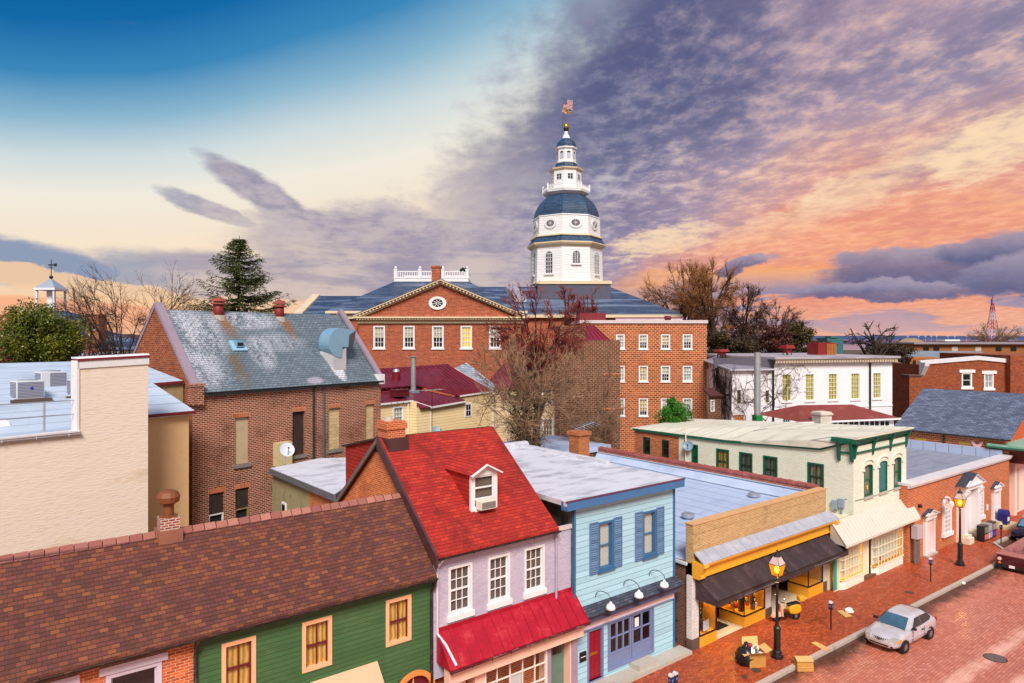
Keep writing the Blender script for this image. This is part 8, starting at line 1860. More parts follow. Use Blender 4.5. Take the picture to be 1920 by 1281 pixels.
tree_at('gnarled dark bare tree standing alone behind the red roof plant box', 1640, 90, 652, 1640, 632, 52, 40, 5, bark=BARK, twigm=BARK, n1=12, n2=6, n3=6, n4=2, r0=.42, tw=.042, low=-.3, tl=.7)
tree_at('dark drooping bare tree between the white building and the parapet brick house', 1690, 86, 760, 1690, 712, 22, 44, 15, bark=BARK, twigm=BARK, n1=8, n2=5, n3=5, n4=2, r0=.28, tw=.036, low=-.8)
tree_at('pale brown bare tree below the radio tower', 1862, 230, 648, 1864, 631, 42, 21, 6, bark=BARK_G, twigm=TW_TAN, n1=10, n2=6, n3=6, n4=3, r0=.4, tw=.06, low=-.2, stems=2)
tree_at('wide fan shaped bare tree between the magnolia and the spruce', 222, 66, 720, 255, 612, 118, 118, 8, bark=BARK, twigm=TW_DK, n1=15, n2=8, n3=7, n4=3, r0=.24, tw=.018, low=.1, stems=2)
tree_at('small bare tree beside the tall square chimney on the left', 165, 72, 690, 168, 600, 50, 80, 9, bark=BARK, twigm=TW_PUR, n1=8, n2=5, n3=5, n4=3, r0=.16, tw=.020, low=-.2)
tree_at('dark bare tree with red brown crown in front of the state house', 1000, 52, 690, 1008, 618, 84, 76, 10, bark=BARK, twigm=TW_RED, n1=18, n2=11, n3=9, n4=5, r0=.26, tw=.020, low=-.45)
tree_at('bushy red twigged tree above the maroon roof block', 1112, 80, 625, 1112, 575, 36, 34, 11, bark=BARK, twigm=TW_RED, n1=12, n2=9, n3=9, n4=5, r0=.14, tw=.030, low=-.3)
tree_at('dense red brown bare tree close to the foot of the dome', 1058, 84, 640, 1060, 575, 46, 36, 21, bark=BARK, twigm=TW_RED, n1=12, n2=9, n3=9, n4=5, r0=.16, tw=.030, low=-.3)
tree_at('sprawling tan twigged tree veiling the dark brick wing', 1120, 56, 850, 1108, 748, 62, 100, 12, bark=BARK_T, twigm=TW_TAN, n1=13, n2=8, n3=8, n4=4, r0=.12, tw=.015, low=-.4, stems=2)
iv = tree_at('many stemmed tan bare tree with dark ivy up its trunk behind the red roof', 985, 46, 760, 985, 735, 122, 92, 13, bark=BARK_T, twigm=TW_TAN, n1=10, n2=6, n3=6, n4=4, r0=.17, tw=.015, low=-.25, stems=4)
# ---------------------------------------------------------------- leaves
def leaf(mb, r, p, s, n_=None):
    n_ = n_ or rdir(r); a = nrm(crs(n_, rdir(r))); b = crs(n_, a)
    mb.poly(add3(add3(p, a, -s), b, -s*.15), add3(p, b, s*.55), add3(add3(p, a, s), b, s*.1), add3(p, b, -s*.55))
def leafm(name, h, h2, h3, rough=.5):
    m, g = new_mat(name); o = g.obj(); a = g.noise(o, 1.1, 4, .65); b = g.noise(o, 9.0, 2)
    c = g.ramp(a*.65 + b*.35, [(.30, lin(h)), (.5, lin(h2)), (.68, lin(h3))]); finish(g, c, rough, 0, spec=.4); return m
LF_MAG = leafm('magnolia_leaf', '#26360f', '#566018', '#94862c', .35); LF_SPR = leafm('spruce_needles', '#263414', '#3c481a', '#5c5c24', .7); LF_IVY = leafm('ivy_leaf', '#16240e', '#2c4016', '#4a5a20'); LF_BUSH = leafm('bush_leaf', '#1c4a12', '#347018', '#62982c'); LF_SHR = leafm('shrub_leaf', '#1c1a10', '#3a2c1a', '#54401e'); LF_RSH = leafm('red_shrub_leaf', '#2c1512', '#4c2420', '#6c3a28'); LF_GSH = leafm('olive_shrub_leaf', '#221c10', '#463c1c', '#6c5c2a')
def leafy(label, fr, base, c, rad, seed, lm, n, size, clumps=40, name='shrub', cat='shrub', trunk=.2, bark=None, hang=0):
    r = random.Random(seed); t = Thing(name, label, cat, base, fr); mb = MB()
    tr = MB(); tr.tube(limb(r, base, (c[0], c[1], c[2]-rad[2]*.2), 6, .05), [trunk*(1-.5*k/6) for k in range(7)], 7)
    cl = []
    for k in range(clumps):
        d = rdir(r); q = r.random()**.4*.92; cl.append(((c[0]+d[0]*rad[0]*q, c[1]+d[1]*rad[1]*q, c[2]+d[2]*rad[2]*q), r.uniform(.16, .34)))
    for p, s in cl:
        tr.tube(limb(r, (c[0], c[1], c[2]-rad[2]*.5), p, 4, .15), [trunk*.3, trunk*.25, trunk*.2, trunk*.12, trunk*.06], 4, False)
        for k in range(n//clumps):
            d = rdir(r); q = r.random()**.45; leaf(mb, r, (p[0]+d[0]*rad[0]*s*q*1.15, p[1]+d[1]*rad[1]*s*q*1.15, p[2]+d[2]*rad[2]*s*q), size*r.uniform(.6, 1.3))
    t.part('trunk', tr, bark or BARK, uv=False); t.part('crown', mb, lm, uv=False); return t
def leafy_at(label, px, D, py, rxp, ryp, seed, lm, n, size, **kw):
    s = D/FPX; return leafy(label, FC, B(px, D), ((px-960)*s, D, zp(py, D)), (rxp*s, rxp*s*.9, ryp*s), seed, lm, n, size, **kw)
leafy_at('round glossy evergreen magnolia with yellow green leaves at the left edge', 74, 52, 640, 78, 76, 31, LF_MAG, 26000, .10, clumps=110, name='magnolia', cat='tree', trunk=.25)
leafy_at('bright green pointed bush in front of the orange brick block', 1266, 57, 790, 34, 40, 32, LF_BUSH, 11000, .075, clumps=70, name='bush', trunk=.1)
leafy_at('tip of the bright green bush rising left of its top window', 1262, 57.5, 766, 16, 24, 38, LF_BUSH, 3500, .07, clumps=26, name='bush', trunk=.06)
for k, (px, D, py, rx, ry, lm, lab) in enumerate(((1352, 96, 645, 34, 26, LF_SHR, 'dark brown green thicket right beside the orange brick block'), (1404, 97, 650, 34, 24, LF_SHR, 'dark thicket behind the small red chimney vent'), (1452, 98, 640, 34, 34, LF_RSH, 'reddish brown thicket behind the white building roof'), (1500, 99, 634, 30, 34, LF_GSH, 'olive tinted tall shrub at the right end of the thicket'), (1540, 110, 652, 26, 16, LF_RSH, 'low reddish thicket behind the red roof plant box'), (1660, 96, 668, 50, 22, LF_SHR, 'low dark thicket below the gnarled bare tree'))):
    leafy_at(lab, px, D, py, rx, ry, 40+k, lm, 8000, .13, clumps=50, trunk=.15)
# ivy on the many stemmed tree
r = random.Random(77); mb = MB(); s = 46/FPX
for k in range(2600):
    px = 985 + r.choice((-20, -8, 8, 22)) + r.gauss(0, 6); py = r.uniform(695, 842); w_ = 1.0 if py > 730 else .5
    if r.random() > w_: continue
    leaf(mb, r, ((px-960)*s, 46 + r.gauss(0, .3), zp(py, 46)), r.uniform(.05, .11))
solo('ivy', mb, LF_IVY, 'dark green ivy climbing the stems of the tan bare tree', 'ivy', B(985, 46, 2), FC, uv=False)
# spruce
r = random.Random(5); D = 75.0; b = B(447, D); top = zp(442, D); t = Thing('spruce', 'tall dark spruce with sparse upswept branches behind the slate roof ridge', 'tree', b, FC)
tr = MB(); tr.tube([b, (b[0], D, 12), (b[0]+.1, D, top)], [.4, .3, .03], 8); lf = MB(); z = 11.0
while z < top-.3:
    f = (top-z)/(top-11.0); L0 = .3 + 8.6*f**.9
    for k in range(r.randint(6, 8)):
        a = r.uniform(0, 2*pi); L = L0*r.uniform(.65, 1.18); n = 9; pts = []
        for m in range(n+1):
            q = m/n; pts.append((b[0]+cos(a)*L*q, D+sin(a)*L*q, z - .22*L*sin(pi*q*.8)*.5 + .42*L*q*q*.5))
        tr.tube(pts, [.07*(1-.8*m/n) for m in range(n+1)], 4, False)
        for m in range(1, n+1):
            for w in range(int(7 + 14*f)):
                p = add3(pts[m], (r.gauss(0, .16), r.gauss(0, .16), -abs(r.gauss(0, .20)))); sd_ = r.choice((-1, 1)); ln_ = r.uniform(.14, .34)
                d_ = nrm((cos(a)*.6 - sin(a)*sd_*r.uniform(.2, .9), sin(a)*.6 + cos(a)*sd_*r.uniform(.2, .9), r.uniform(-.6, .15))); q2 = nrm(crs(d_, rdir(r)))
                lf.poly(add3(p, q2, -.05), add3(add3(p, d_, ln_), q2, -.015), add3(add3(p, d_, ln_), q2, .015), add3(p, q2, .05))
    z += r.uniform(.38, .58)
t.part('trunk', tr, BARK, uv=False); t.part('crown', lf, LF_SPR, uv=False)
# ================================================================ street furniture
def lamp_post(p, label):
    t = Thing('street_lamp', label, 'street lamp', p, None, 'lit street lamps on the brick pavement'); x, y, z = p
    mb = MB(); mb.lathe((x, y, z), [(.27,0),(.27,.14),(.22,.17),(.20,.30),(.15,.34),(.15,1.25),(.17,1.29),(.17,1.36),(.11,1.42),(.09,1.5)], 8, pi/8); t.part('base', mb, BLACKM)
    mb = MB(); mb.lathe((x, y, z+1.4), [(.085,0),(.07,.1),(.055,2.0),(.075,2.04),(.075,2.08),(.05,2.12),(.05,2.2),(.09,2.25),(.11,2.30)], 10); t.part('pole', mb, BLACKM)
    mb = MB(); mb.tube([(x-.22, y, z+3.62), (x+.22, y, z+3.62)], .02, 6); t.part('ladder_bar', mb, BLACKM)
    zb = z+3.72; c4 = lambda w, h: [(x+i*w, y+j*w, zb+h) for i, j in ((-1,-1),(1,-1),(1,1),(-1,1))]
    mb = MB(); lo, hi, up_ = c4(.17, 0), c4(.27, .52), c4(.13, .86)
    for k in range(4): mb.bar(lo[k], hi[k], .025, .025); mb.bar(hi[k], up_[k], .025, .025); mb.bar(hi[k], hi[(k+1)%4], .03, .03); mb.bar(lo[k], lo[(k+1)%4], .03, .03)
    ln = t.part('lantern', mb, BLACKM)
    mb = MB()
    for k in range(4): mb.poly(lo[k], lo[(k+1)%4], hi[(k+1)%4], hi[k])
    t.part('amber_glass', mb, M.setdefault('amber', amber_glass()), parent=ln)
    mb = MB()
    for k in range(4): mb.poly(hi[k], hi[(k+1)%4], up_[(k+1)%4], up_[k])
    t.part('upper_glass', mb, M.setdefault('upg', plain('pale_lamp_glass', '#c9b3ae', .25, .1)), parent=ln)
    mb = MB(); mb.lathe((x, y, zb+.86), [(.17,0),(.18,.03),(.12,.10),(.05,.17),(.03,.22),(.05,.25),(.01,.30)], 8); t.part('cap', mb, BLACKM, parent=ln)
    mb = MB(); mb.ball((x, y, zb+.26), .11, 10, 6, 1.5); t.part('flame', mb, M.setdefault('flame', glow('lamp_flame', '#ffb43c', 25)), parent=ln)
    ld = bpy.data.lights.new('lamp_light', 'POINT'); ld.energy = 55; ld.color = (1, .58, .2); ld.shadow_soft_size = .2
    lo_ = bpy.data.objects.new('lamp_light', ld); COL.objects.link(lo_); lo_.parent = t.e; lo_.location = (0, 0, 3.35)
    return t
def amber_glass():
    m, g = new_mat('amber_glass'); t = g.n('ShaderNodeBsdfTransparent'); t.inputs[0].default_value = (1, .72, .32, 1)
    e = g.n('ShaderNodeEmission'); e.inputs[0].default_value = lin('#ff9a20'); e.inputs[1].default_value = 1.6
    mx = g.n('ShaderNodeMixShader'); mx.inputs[0].default_value = .5; o = g.n('ShaderNodeOutputMaterial')
    g.t.links.new(t.outputs[0], mx.inputs[1]); g.t.links.new(e.outputs[0], mx.inputs[2]); g.t.links.new(mx.outputs[0], o.inputs[0]); return m
l1 = F0.Z(1457, 1233, 0); lamp_post(l1, 'lit black lantern post in front of the yellow shop, beside the trash box')
l2 = F0.Z(1800, 1060, 0); lamp_post(l2, 'lit black lantern post in front of the brick bank')
def meter(p, label, two=False):
    t = Thing('parking_meter', label, 'parking meter', p, None, 'parking meters along the kerb'); x, y, z = p
    mb = MB(); mb.lathe((x, y, z), [(.05,0),(.035,.03),(.035,1.0),(.05,1.02)], 8); t.part('pole', mb, BLACKM)
    for dx_ in ((-.13, .13) if two else (0,)):
        mb = MB(); mb.prism([(x+dx_-.06,y-.07,z+1.0),(x+dx_+.06,y-.07,z+1.0),(x+dx_+.10,y-.07,z+1.10),(x+dx_+.10,y-.07,z+1.32),(x+dx_-.10,y-.07,z+1.32),(x+dx_-.10,y-.07,z+1.10)], (0,.14,0)); h = t.part('head', mb, M.setdefault('mth', plain('navy_meter', '#20263c', .4, .2)), bev=.01)
        mb = MB(); mb.prism([(x+dx_+.10*cos(pi*k/8), y-.072, z+1.32+.11*sin(pi*k/8)) for k in range(9)], (0,.144,0)); t.part('dome', mb, M.setdefault('mtd', plain('meter_dome', '#cdc6cc', .3, .1)), parent=h)
        mb = MB(); mb.box(x+dx_-.05, x+dx_+.05, y-.078, y-.07, z+1.12, z+1.22); mb.box(x+dx_-.106, x+dx_-.10, y-.04, y+.04, z+1.14, z+1.24); t.part('label_plate', mb, M.setdefault('mtp', plain('meter_plate', '#5a6ea8', .4, .1)), parent=h)
    return t
meter(F0.Z(1558, 1181, 0), 'single parking meter nearest the silver car')
meter(F0.Z(1745, 1091, 0), 'single parking meter in front of the pale green shops')
meter(F0.Z(1877, 1019, 0), 'single parking meter beside the dark red pickup')
meter((21.37, 17.04, 0), 'twin headed parking meter at the bottom edge before the blue house', True)
# ---------------------------------------------------------------- vehicles
def wheel(t, x, y, r, w, tyre, rim, side):
    mb = MB(); n = 22
    prof = [(r*.62, -w/2), (r*.92, -w/2), (r, -w*.3), (r, w*.3), (r*.92, w/2), (r*.62, w/2)]
    i0 = 0
    for k in range(len(prof)-1):
        for j in range(n):
            a0, a1 = 2*pi*j/n, 2*pi*(j+1)/n; (ra, ya), (rb, yb) = prof[k], prof[k+1]
            mb.poly((x+ra*cos(a0), y+ya, r+ra*sin(a0)), (x+ra*cos(a1), y+ya, r+ra*sin(a1)), (x+rb*cos(a1), y+yb, r+rb*sin(a1)), (x+rb*cos(a0), y+yb, r+rb*sin(a0)))
    wh = t.part('wheel', mb, tyre, uv=False, smooth=True)
    mb = MB(); yy = y+side*w*.42
    mb.poly(*[(x+r*.63*cos(2*pi*j/n), yy-side*.03, r+r*.63*sin(2*pi*j/n)) for j in range(n)])
    for k in range(7): a = 2*pi*k/7; mb.bar((x, yy, r), (x+r*.6*cos(a), yy, r+r*.6*sin(a)), .05, .03, (0,1,0))
    mb.prism([(x+r*.16*cos(2*pi*j/10), yy-.02, r+r*.16*sin(2*pi*j/10)) for j in range(10)], (0, side*.04, 0)); t.part('rim', mb, rim, parent=wh, uv=False)
def loft(secs):
    """half sections (y, z) from keel to spine at stations x, mirrored and skinned"""
    mb = MB(); n = len(secs[0][1]); rows = []
    for x, pts in secs:
        ring = [(x, y, z) for y, z in pts] + [(x, -y, z) for y, z in reversed(pts[1:-1])]
        rows.append(ring)
    m = len(rows[0]); mb.v = [p for r_ in rows for p in r_]
    for i in range(len(rows)-1):
        for j in range(m): a = i*m+j; b = i*m+(j+1)%m; mb.f.append((a, b, b+m, a+m))
    mb.f.append(tuple(range(m))[::-1]); mb.f.append(tuple((len(rows)-1)*m+j for j in range(m)))
    return mb
def car_paint(name, h, metal=.35, dirt=None):
    m, g = new_mat(name); a = g.noise(g.obj(), 2.5, 4); c = lin(h)
    c = g.mix(1.0, c, g.ramp(a, [(.3,(.85,.85,.85)),(.7,(1.1,1.1,1.1))]), 'MULTIPLY')
    if dirt: c = g.mix(g.ss(a, .45, .7)*dirt[1], c, lin(dirt[0]))
    finish(g, c, .28, metal, coat=.6); return m
TYRE = plain('tyre', '#131214', .85, .15, 6); RIM = plain('rim', '#9a96a0', .35, .2, 5, .6); TRIMB = plain('black_trim', '#15151a', .5, .1); LENS = plain('lens', '#a59c9a', .1, .1); AMB = plain('amber_lens', '#d98a2a', .2, .1)
CARG = glassm('car_glass', '#20364a', .04, '#3f7088')
def sedan():
    t = Thing('parked_car', 'silver three door hatchback parked at the kerb facing left', 'car'); P_ = car_paint('silver_paint', '#cac4cc', .3)
    def sec(x, w, zb, zm, zs, zt): return (x, [(0, zb), (w*.82, zb), (w*.97, zb+.12), (w, zm), (w*.98, zs), (w*.88, zt), (w*.45, zt+.035), (0, zt+.045)])
    S_ = [sec(-2.06,.60,.42,.56,.66,.74), sec(-2.02,.72,.30,.52,.70,.84), sec(-1.86,.79,.24,.52,.80,.92), sec(-1.4,.83,.20,.52,.86,.95), sec(-.5,.845,.19,.52,.86,.92), sec(.4,.845,.19,.52,.85,.92), sec(.86,.84,.19,.52,.82,.93), sec(1.3,.82,.20,.50,.76,.87), sec(1.72,.78,.22,.46,.66,.78), sec(1.95,.70,.25,.42,.58,.66), sec(2.06,.56,.30,.42,.52,.57)]
    t.part('body', loft(S_), P_, smooth=True, sub=2, uv=False)
    # greenhouse
    bt = [(.98,.70,.92), (.55,.775,.90), (-.5,.785,.91), (-1.35,.76,.94), (-1.80,.62,.95)]; tp = [(.22,.52,1.345), (.05,.575,1.36), (-.5,.59,1.385), (-1.0,.57,1.36), (-1.25,.50,1.31)]
    rows = [bt, [((a[0]*.45+b[0]*.55), a[1]*.42+b[1]*.58, a[2]*.42+b[2]*.58) for a, b in zip(bt, tp)], tp, [(p[0]*.92-.03, p[1]*.82, p[2]+.045) for p in tp], [(p[0]*.85-.05, p[1]*.4, p[2]+.065) for p in tp]]
    mb = MB(); full = []
    for rw in rows: full.append(rw + [(x, -y, z) for x, y, z in reversed(rw)])
    m = len(full[0]); mb.v = [p for f_ in full for p in f_]
    for i in range(len(full)-1):
        for j in range(m): a = i*m+j; b = i*m+(j+1)%m; mb.f.append((a, b, b+m, a+m))
    k = (len(full)-1)*m; mb.f.append(tuple(k+j for j in range(m)))
    t.part('cabin', mb, P_, smooth=True, sub=1, uv=False)
    def lerp3(a, b, f): return tuple(a[i]+(b[i]-a[i])*f for i in range(3))
    def pane(nm, quad, off, mat=CARG, nx=1):
        mb = MB(); n_ = nrm(crs(sub3(quad[1], quad[0]), sub3(quad[3], quad[0]))); c = lerp3(quad[0], quad[2], .5)
        if n_[0]*c[0]+n_[1]*c[1]+n_[2]*(c[2]-.8) < 0: n_ = (-n_[0], -n_[1], -n_[2])
        mb.prism([add3(p, n_, off) for p in quad], tuple(q*.012 for q in n_)); return t.part(nm, mb, mat, uv=False)
    A0, A1 = (.98,.66,.935), (.98,-.66,.935); B0, B1 = (.27,.49,1.335), (.27,-.49,1.335)
    pane('windscreen', [lerp3(A0,B0,.06), lerp3(A1,B1,.06), lerp3(B1,A1,.04), lerp3(B0,A0,.04)], .012)
    pane('rear_window', [(-1.76,.55,1.0), (-1.76,-.55,1.0), (-1.34,-.45,1.29), (-1.34,.45,1.29)], .012)
    for sg in (1, -1):
        SG = M.setdefault('sg', glassm('side_glass', '#0c0f14', .05, '#2a3138'))
        pane('side_window', [(.50,sg*.782,.945), (-.35,sg*.795,.95), (-.35,sg*.625,1.31), (.0,sg*.612,1.29)], .004, SG)
        pane('side_window', [(-.42,sg*.795,.95), (-1.15,sg*.77,.98), (-1.36,sg*.72,1.08), (-1.12,sg*.60,1.27), (-.42,sg*.622,1.31)], .004, SG)
        mb = MB(); mb.hexa([(.52,sg*.80,.93),(.66,sg*.80,.93),(.66,sg*1.0,.95),(.55,sg*1.0,.95),(.52,sg*.80,1.05),(.64,sg*.80,1.05),(.62,sg*1.0,1.06),(.55,sg*1.0,1.06)]); t.part('mirror', mb, TRIMB, bev=.02, uv=False)
        mb = MB(); mb.bar((-.42,sg*.856,.74), (-.26,sg*.856,.74), .03, .05); t.part('door_handle', mb, TRIMB, uv=False)
        mb = MB(); mb.bar((.62,sg*.852,.30), (.60,sg*.842,.86), .012, .012, (0,1,0)); mb.bar((-.55,sg*.852,.30), (-.52,sg*.845,.88), .012, .012, (0,1,0)); t.part('door_gap', mb, TRIMB, uv=False)
        mb = MB(); mb.bar((1.0,sg*.848,.55), (-1.1,sg*.855,.56), .02, .05); t.part('rub_strip', mb, P_, uv=False)
        mb = MB(); mb.hexa([(1.80,sg*.46,.58),(2.05,sg*.42,.55),(1.96,sg*.70,.55),(1.70,sg*.765,.58),(1.74,sg*.46,.775),(2.0,sg*.42,.685),(1.91,sg*.70,.695),(1.66,sg*.78,.765)]); t.part('headlight', mb, LENS, bev=.015, uv=False)
        mb = MB(); mb.hexa([(1.74,sg*.70,.585),(1.87,sg*.71,.57),(1.76,sg*.80,.57),(1.58,sg*.81,.60),(1.72,sg*.70,.72),(1.86,sg*.71,.68),(1.73,sg*.79,.68),(1.55,sg*.80,.715)]); t.part('indicator', mb, AMB, bev=.01, uv=False)
        mb = MB(); mb.box(1.96, 2.02, min(sg*.48, sg*.60), max(sg*.48, sg*.60), .34, .42); t.part('fog_light', mb, TRIMB, uv=False)
        mb = MB(); mb.box(-2.06, -1.9, min(sg*.5, sg*.72), max(sg*.5, sg*.72), .66, .84); t.part('tail_light', mb, plain('tail_red', '#8c1018', .2) if 'tlr' not in M else M['tlr'], uv=False)
        for x in (1.30, -1.14):
            mb = MB(); n = 18; mb.prism([(x+.345*cos(2*pi*j/n), sg*.70, .285+.345*sin(2*pi*j/n)) for j in range(n)], (0, sg*.155, 0)); t.part('wheel_arch', mb, TRIMB, uv=False)
            wheel(t, x, sg*.775, .285, .18, TYRE, RIM, sg)
    mb = MB()
    for k in range(-4, 5): mb.bar((2.055-.014*abs(k), k*.085, .585), (1.99-.014*abs(k), k*.085+.03, .675), .055, .05)
    t.part('grille', mb, TRIMB, uv=False)
    mb = MB(); mb.box(1.99, 2.052, -.42, .42, .36, .425); t.part('air_intake', mb, TRIMB, uv=False)
    mb = MB(); mb.tube([(.93, .05, .955), (.62, .45, 1.10)], .008, 4); mb.tube([(.95, -.45, .945), (.72, .0, 1.06)], .008, 4); t.part('wiper', mb, TRIMB, uv=False)
    return t
w1_, w2_ = F0.Z(1699, 1223, -.15), F0.Z(1741, 1199, -.15)
cs = sedan(); ang = pi + math.atan2(w1_[1]-w2_[1], -(w1_[0]-w2_[0]))*-1 if False else math.atan2(w1_[1]-w2_[1], w1_[0]-w2_[0])
fwx, fwy = cos(ang), sin(ang); midw = ((w1_[0]+w2_[0])/2, (w1_[1]+w2_[1])/2)
ctr = (midw[0] - (-fwy)*.80 - fwx*.08, midw[1] - fwx*.80 - fwy*.08)
cs.e.location = (ctr[0], ctr[1], -.15); cs.e.rotation_euler = (0, 0, ang); cs.e.scale = (1.05, 1, .95)
# dark red pickup with a long covered bed, seen from its tail
t = Thing('pickup_truck', 'dark red pickup with long flat dusty bed cover, cut by the right edge', 'pickup truck', (53.5, 14.1, -.15))
pc = F0.Z(1866, 1066, -.15); bx, by = pc[0], pc[1]-.02; zt_ = F0.Y(1866, 1037, by)[2]
P_ = car_paint('oxblood_paint', '#4a1218', .2); CV = plain('dusty_cover', '#a86a66', .5, .25, 1.2, dirt=('#5a1c1e', .8)); 
mb = MB(); mb.hexa([(bx,by-1.85,.12),(bx+9,by-1.85,.12),(bx+9,by,.12),(bx,by,.12),(bx+.05,by-1.8,zt_-.06),(bx+9,by-1.8,zt_-.06),(bx+9,by-.05,zt_-.06),(bx+.05,by-.05,zt_-.06)]); t.part('body', mb, P_, bev=.05, uv=False)
mb = MB(); mb.box(bx+.02, bx+5.8, by-1.84, by-.01, zt_-.055, zt_+.01); t.part('bed_cover', mb, CV, bev=.02)
mb = MB(); r = random.Random(4)
for k in range(260): leaf(mb, r, (bx+.9+abs(r.gauss(0, 1.6)), by-.9+r.gauss(0, .35), zt_+.02), r.uniform(.03, .06), nrm((r.uniform(-.3,.3), r.uniform(-.3,.3), 1)))
t.part('leaf_litter', mb, plain('litter_leaves', '#3a2420', .9, .5, 4), uv=False).__setitem__('kind', 'stuff')
for yy, nm in ((by-.22, 'a'), (by-1.62, 'b')):
    mb = MB(); mb.lathe((0, 0, 0), [(.02,-.02),(.11,-.02),(.11,.02),(.02,.03)], 14); q = MB(); q.add(mb, lambda p: (bx-.03-p[2], yy+p[0], .55+p[1])); t.part('round_lamp', q, M.setdefault('rlamp', plain('round_lamp_lens', '#d8c4c0', .15, .05)), uv=False)
    q = MB(); q.box(bx-.04, bx+.02, yy-.06, yy+.06, .26, .36); t.part('reflector', q, AMB, uv=False)
mb = MB(); mb.box(bx-.12, bx+.1, by-1.9, by+.03, .05, .22); t.part('bumper', mb, TRIMB, bev=.03, uv=False)
mb = MB(); mb.box(bx-.135, bx-.12, by-1.05, by-.75, .12, .28); t.part('number_plate', mb, WHITE, uv=False)
mb = MB(); mb.hexa([(bx+5.9,by-1.75,zt_-.1),(bx+8.6,by-1.75,zt_-.1),(bx+8.6,by-.1,zt_-.1),(bx+5.9,by-.1,zt_-.1),(bx+6.2,by-1.6,zt_+.72),(bx+8,by-1.6,zt_+.72),(bx+8,by-.25,zt_+.72),(bx+6.2,by-.25,zt_+.72)]); t.part('cab', mb, P_, bev=.06, uv=False)
for x in (bx+1.3, bx+7.4):
    for yy, sg in ((by-.14, 1), (by-1.71, -1)):
        mb2 = Thing.__new__(Thing); wheelt = t; 
        mb = MB(); n = 18; mb.prism([(x+.33*cos(2*pi*j/n), yy-.1, .17+.33*sin(2*pi*j/n)) for j in range(n)], (0, .2, 0)); t.part('wheel', mb, TYRE, uv=False)
# blue car with a roof rack beyond the meter
t = Thing('blue_car', 'dark blue car with roof rack bars half hidden behind the red pickup', 'car', (59, 16.1, -.15)); P_ = car_paint('navy_paint', '#121a3c', .3)
sx, sy = 58.5, 15.7
def Q(x, y, z): return (sx + x, sy + y, z*.86-.15)
mb = MB(); secs = [(0.0,[(0,.3),(.6,.3),(.75,.45),(.75,.75),(.6,.9),(0,.93)]), (.25,[(0,.22),(.8,.22),(.86,.4),(.86,.8),(.75,.98),(0,1.0)]), (1.2,[(0,.2),(.84,.2),(.9,.4),(.9,.9),(.82,1.05),(0,1.1)]), (4.2,[(0,.2),(.84,.2),(.9,.4),(.9,.95),(.82,1.1),(0,1.15)]), (4.5,[(0,.3),(.7,.3),(.8,.5),(.8,.9),(.7,1.05),(0,1.1)])]
q = MB(); q.add(loft(secs), lambda p: Q(*p)); t.part('body', q, P_, smooth=True, sub=1, uv=False)
q = MB(); q.add(loft([(1.1,[(0,1.0),(.74,1.0),(.74,1.02),(.7,1.05),(0,1.08)]), (1.75,[(0,1.0),(.80,1.0),(.72,1.45),(.6,1.58),(0,1.63)]), (3.9,[(0,1.0),(.80,1.0),(.72,1.5),(.6,1.62),(0,1.66)]), (4.35,[(0,1.0),(.74,1.0),(.72,1.05),(.6,1.15),(0,1.2)])]), lambda p: Q(*p)); t.part('cabin', q, P_, uv=False, bev=.03)
q = MB(); q.poly(Q(1.10,-.62,1.10), Q(1.10,.62,1.10), Q(1.68,.55,1.56), Q(1.68,-.55,1.56)); t.part('windscreen', q, glassm('sky_glass', '#3a6480', .04, '#5f8ca4'), uv=False)
for sg in (-1, 1): q = MB(); q.poly(Q(1.75,sg*.815,1.08), Q(3.9,sg*.815,1.08), Q(3.8,sg*.735,1.46), Q(1.95,sg*.735,1.42)); t.part('side_window', q, CARG, uv=False)
q = MB()
for y in (-.55, .55): q.bar(Q(1.9,y,1.72), Q(3.7,y,1.74), .05, .05)
for x in (2.0, 2.35, 2.7, 3.1, 3.5): q.bar(Q(x,-.6,1.77), Q(x,.6,1.77), .06, .04)
t.part('roof_rack', q, plain('rack_bars', '#b8b0c4', .4, .1), uv=False)
for x in (.9, 3.7):
    for y in (-.8, .8): q = MB(); q.prism([Q(x+.32*cos(2*pi*j/16), y-.1, .32+.32*sin(2*pi*j/16)) for j in range(16)], (0, .2, 0)); t.part('wheel', q, TYRE, uv=False)
# ---------------------------------------------------------------- yellow scooter before the second doorway
sp = F0.Z(1476, 1164, 0); ang = R(158)
t = Thing('motor_scooter', 'yellow and cream motor scooter parked in the recess of the yellow shop', 'scooter', (0, 0, 0)); YS = car_paint('scooter_yellow', '#dda21e', 0.0); CS = car_paint('scooter_cream', '#e0b49a', 0.0)
for x in (.62, -.55): wheel(t, x, 0, .22, .11, TYRE, RIM, -1)
mb = MB(); pts = [(-.78,.50),(-.72,.78),(-.45,.86),(-.1,.80),(0,.62),(-.06,.40),(-.3,.34),(-.6,.36)]; mb.prism([(x, -.19, z) for x, z in pts], (0, .38, 0)); t.part('rear_body', mb, YS, bev=.08, uv=False)
mb = MB(); mb.hexa([(-.1,-.17,.28),(.34,-.17,.28),(.34,.17,.28),(-.1,.17,.28),(-.1,-.17,.36),(.34,-.17,.36),(.34,.17,.36),(-.1,.17,.36)]); t.part('footboard', mb, BLACKM, bev=.02, uv=False)
mb = MB(); mb.hexa([(.34,-.2,.3),(.42,-.2,.3),(.42,.2,.3),(.34,.2,.3),(.44,-.22,.95),(.52,-.16,.98),(.52,.16,.98),(.44,.22,.95)]); t.part('leg_shield', mb, CS, bev=.03, uv=False)
mb = MB(); mb.prism([(.36+.62*0+.26+.31*cos(pi*k/8)*1.0, -.09, .28+.26*sin(pi*k/8)) for k in range(9)], (0, .18, 0)); t.part('front_fender', mb, CS, bev=.02, uv=False)
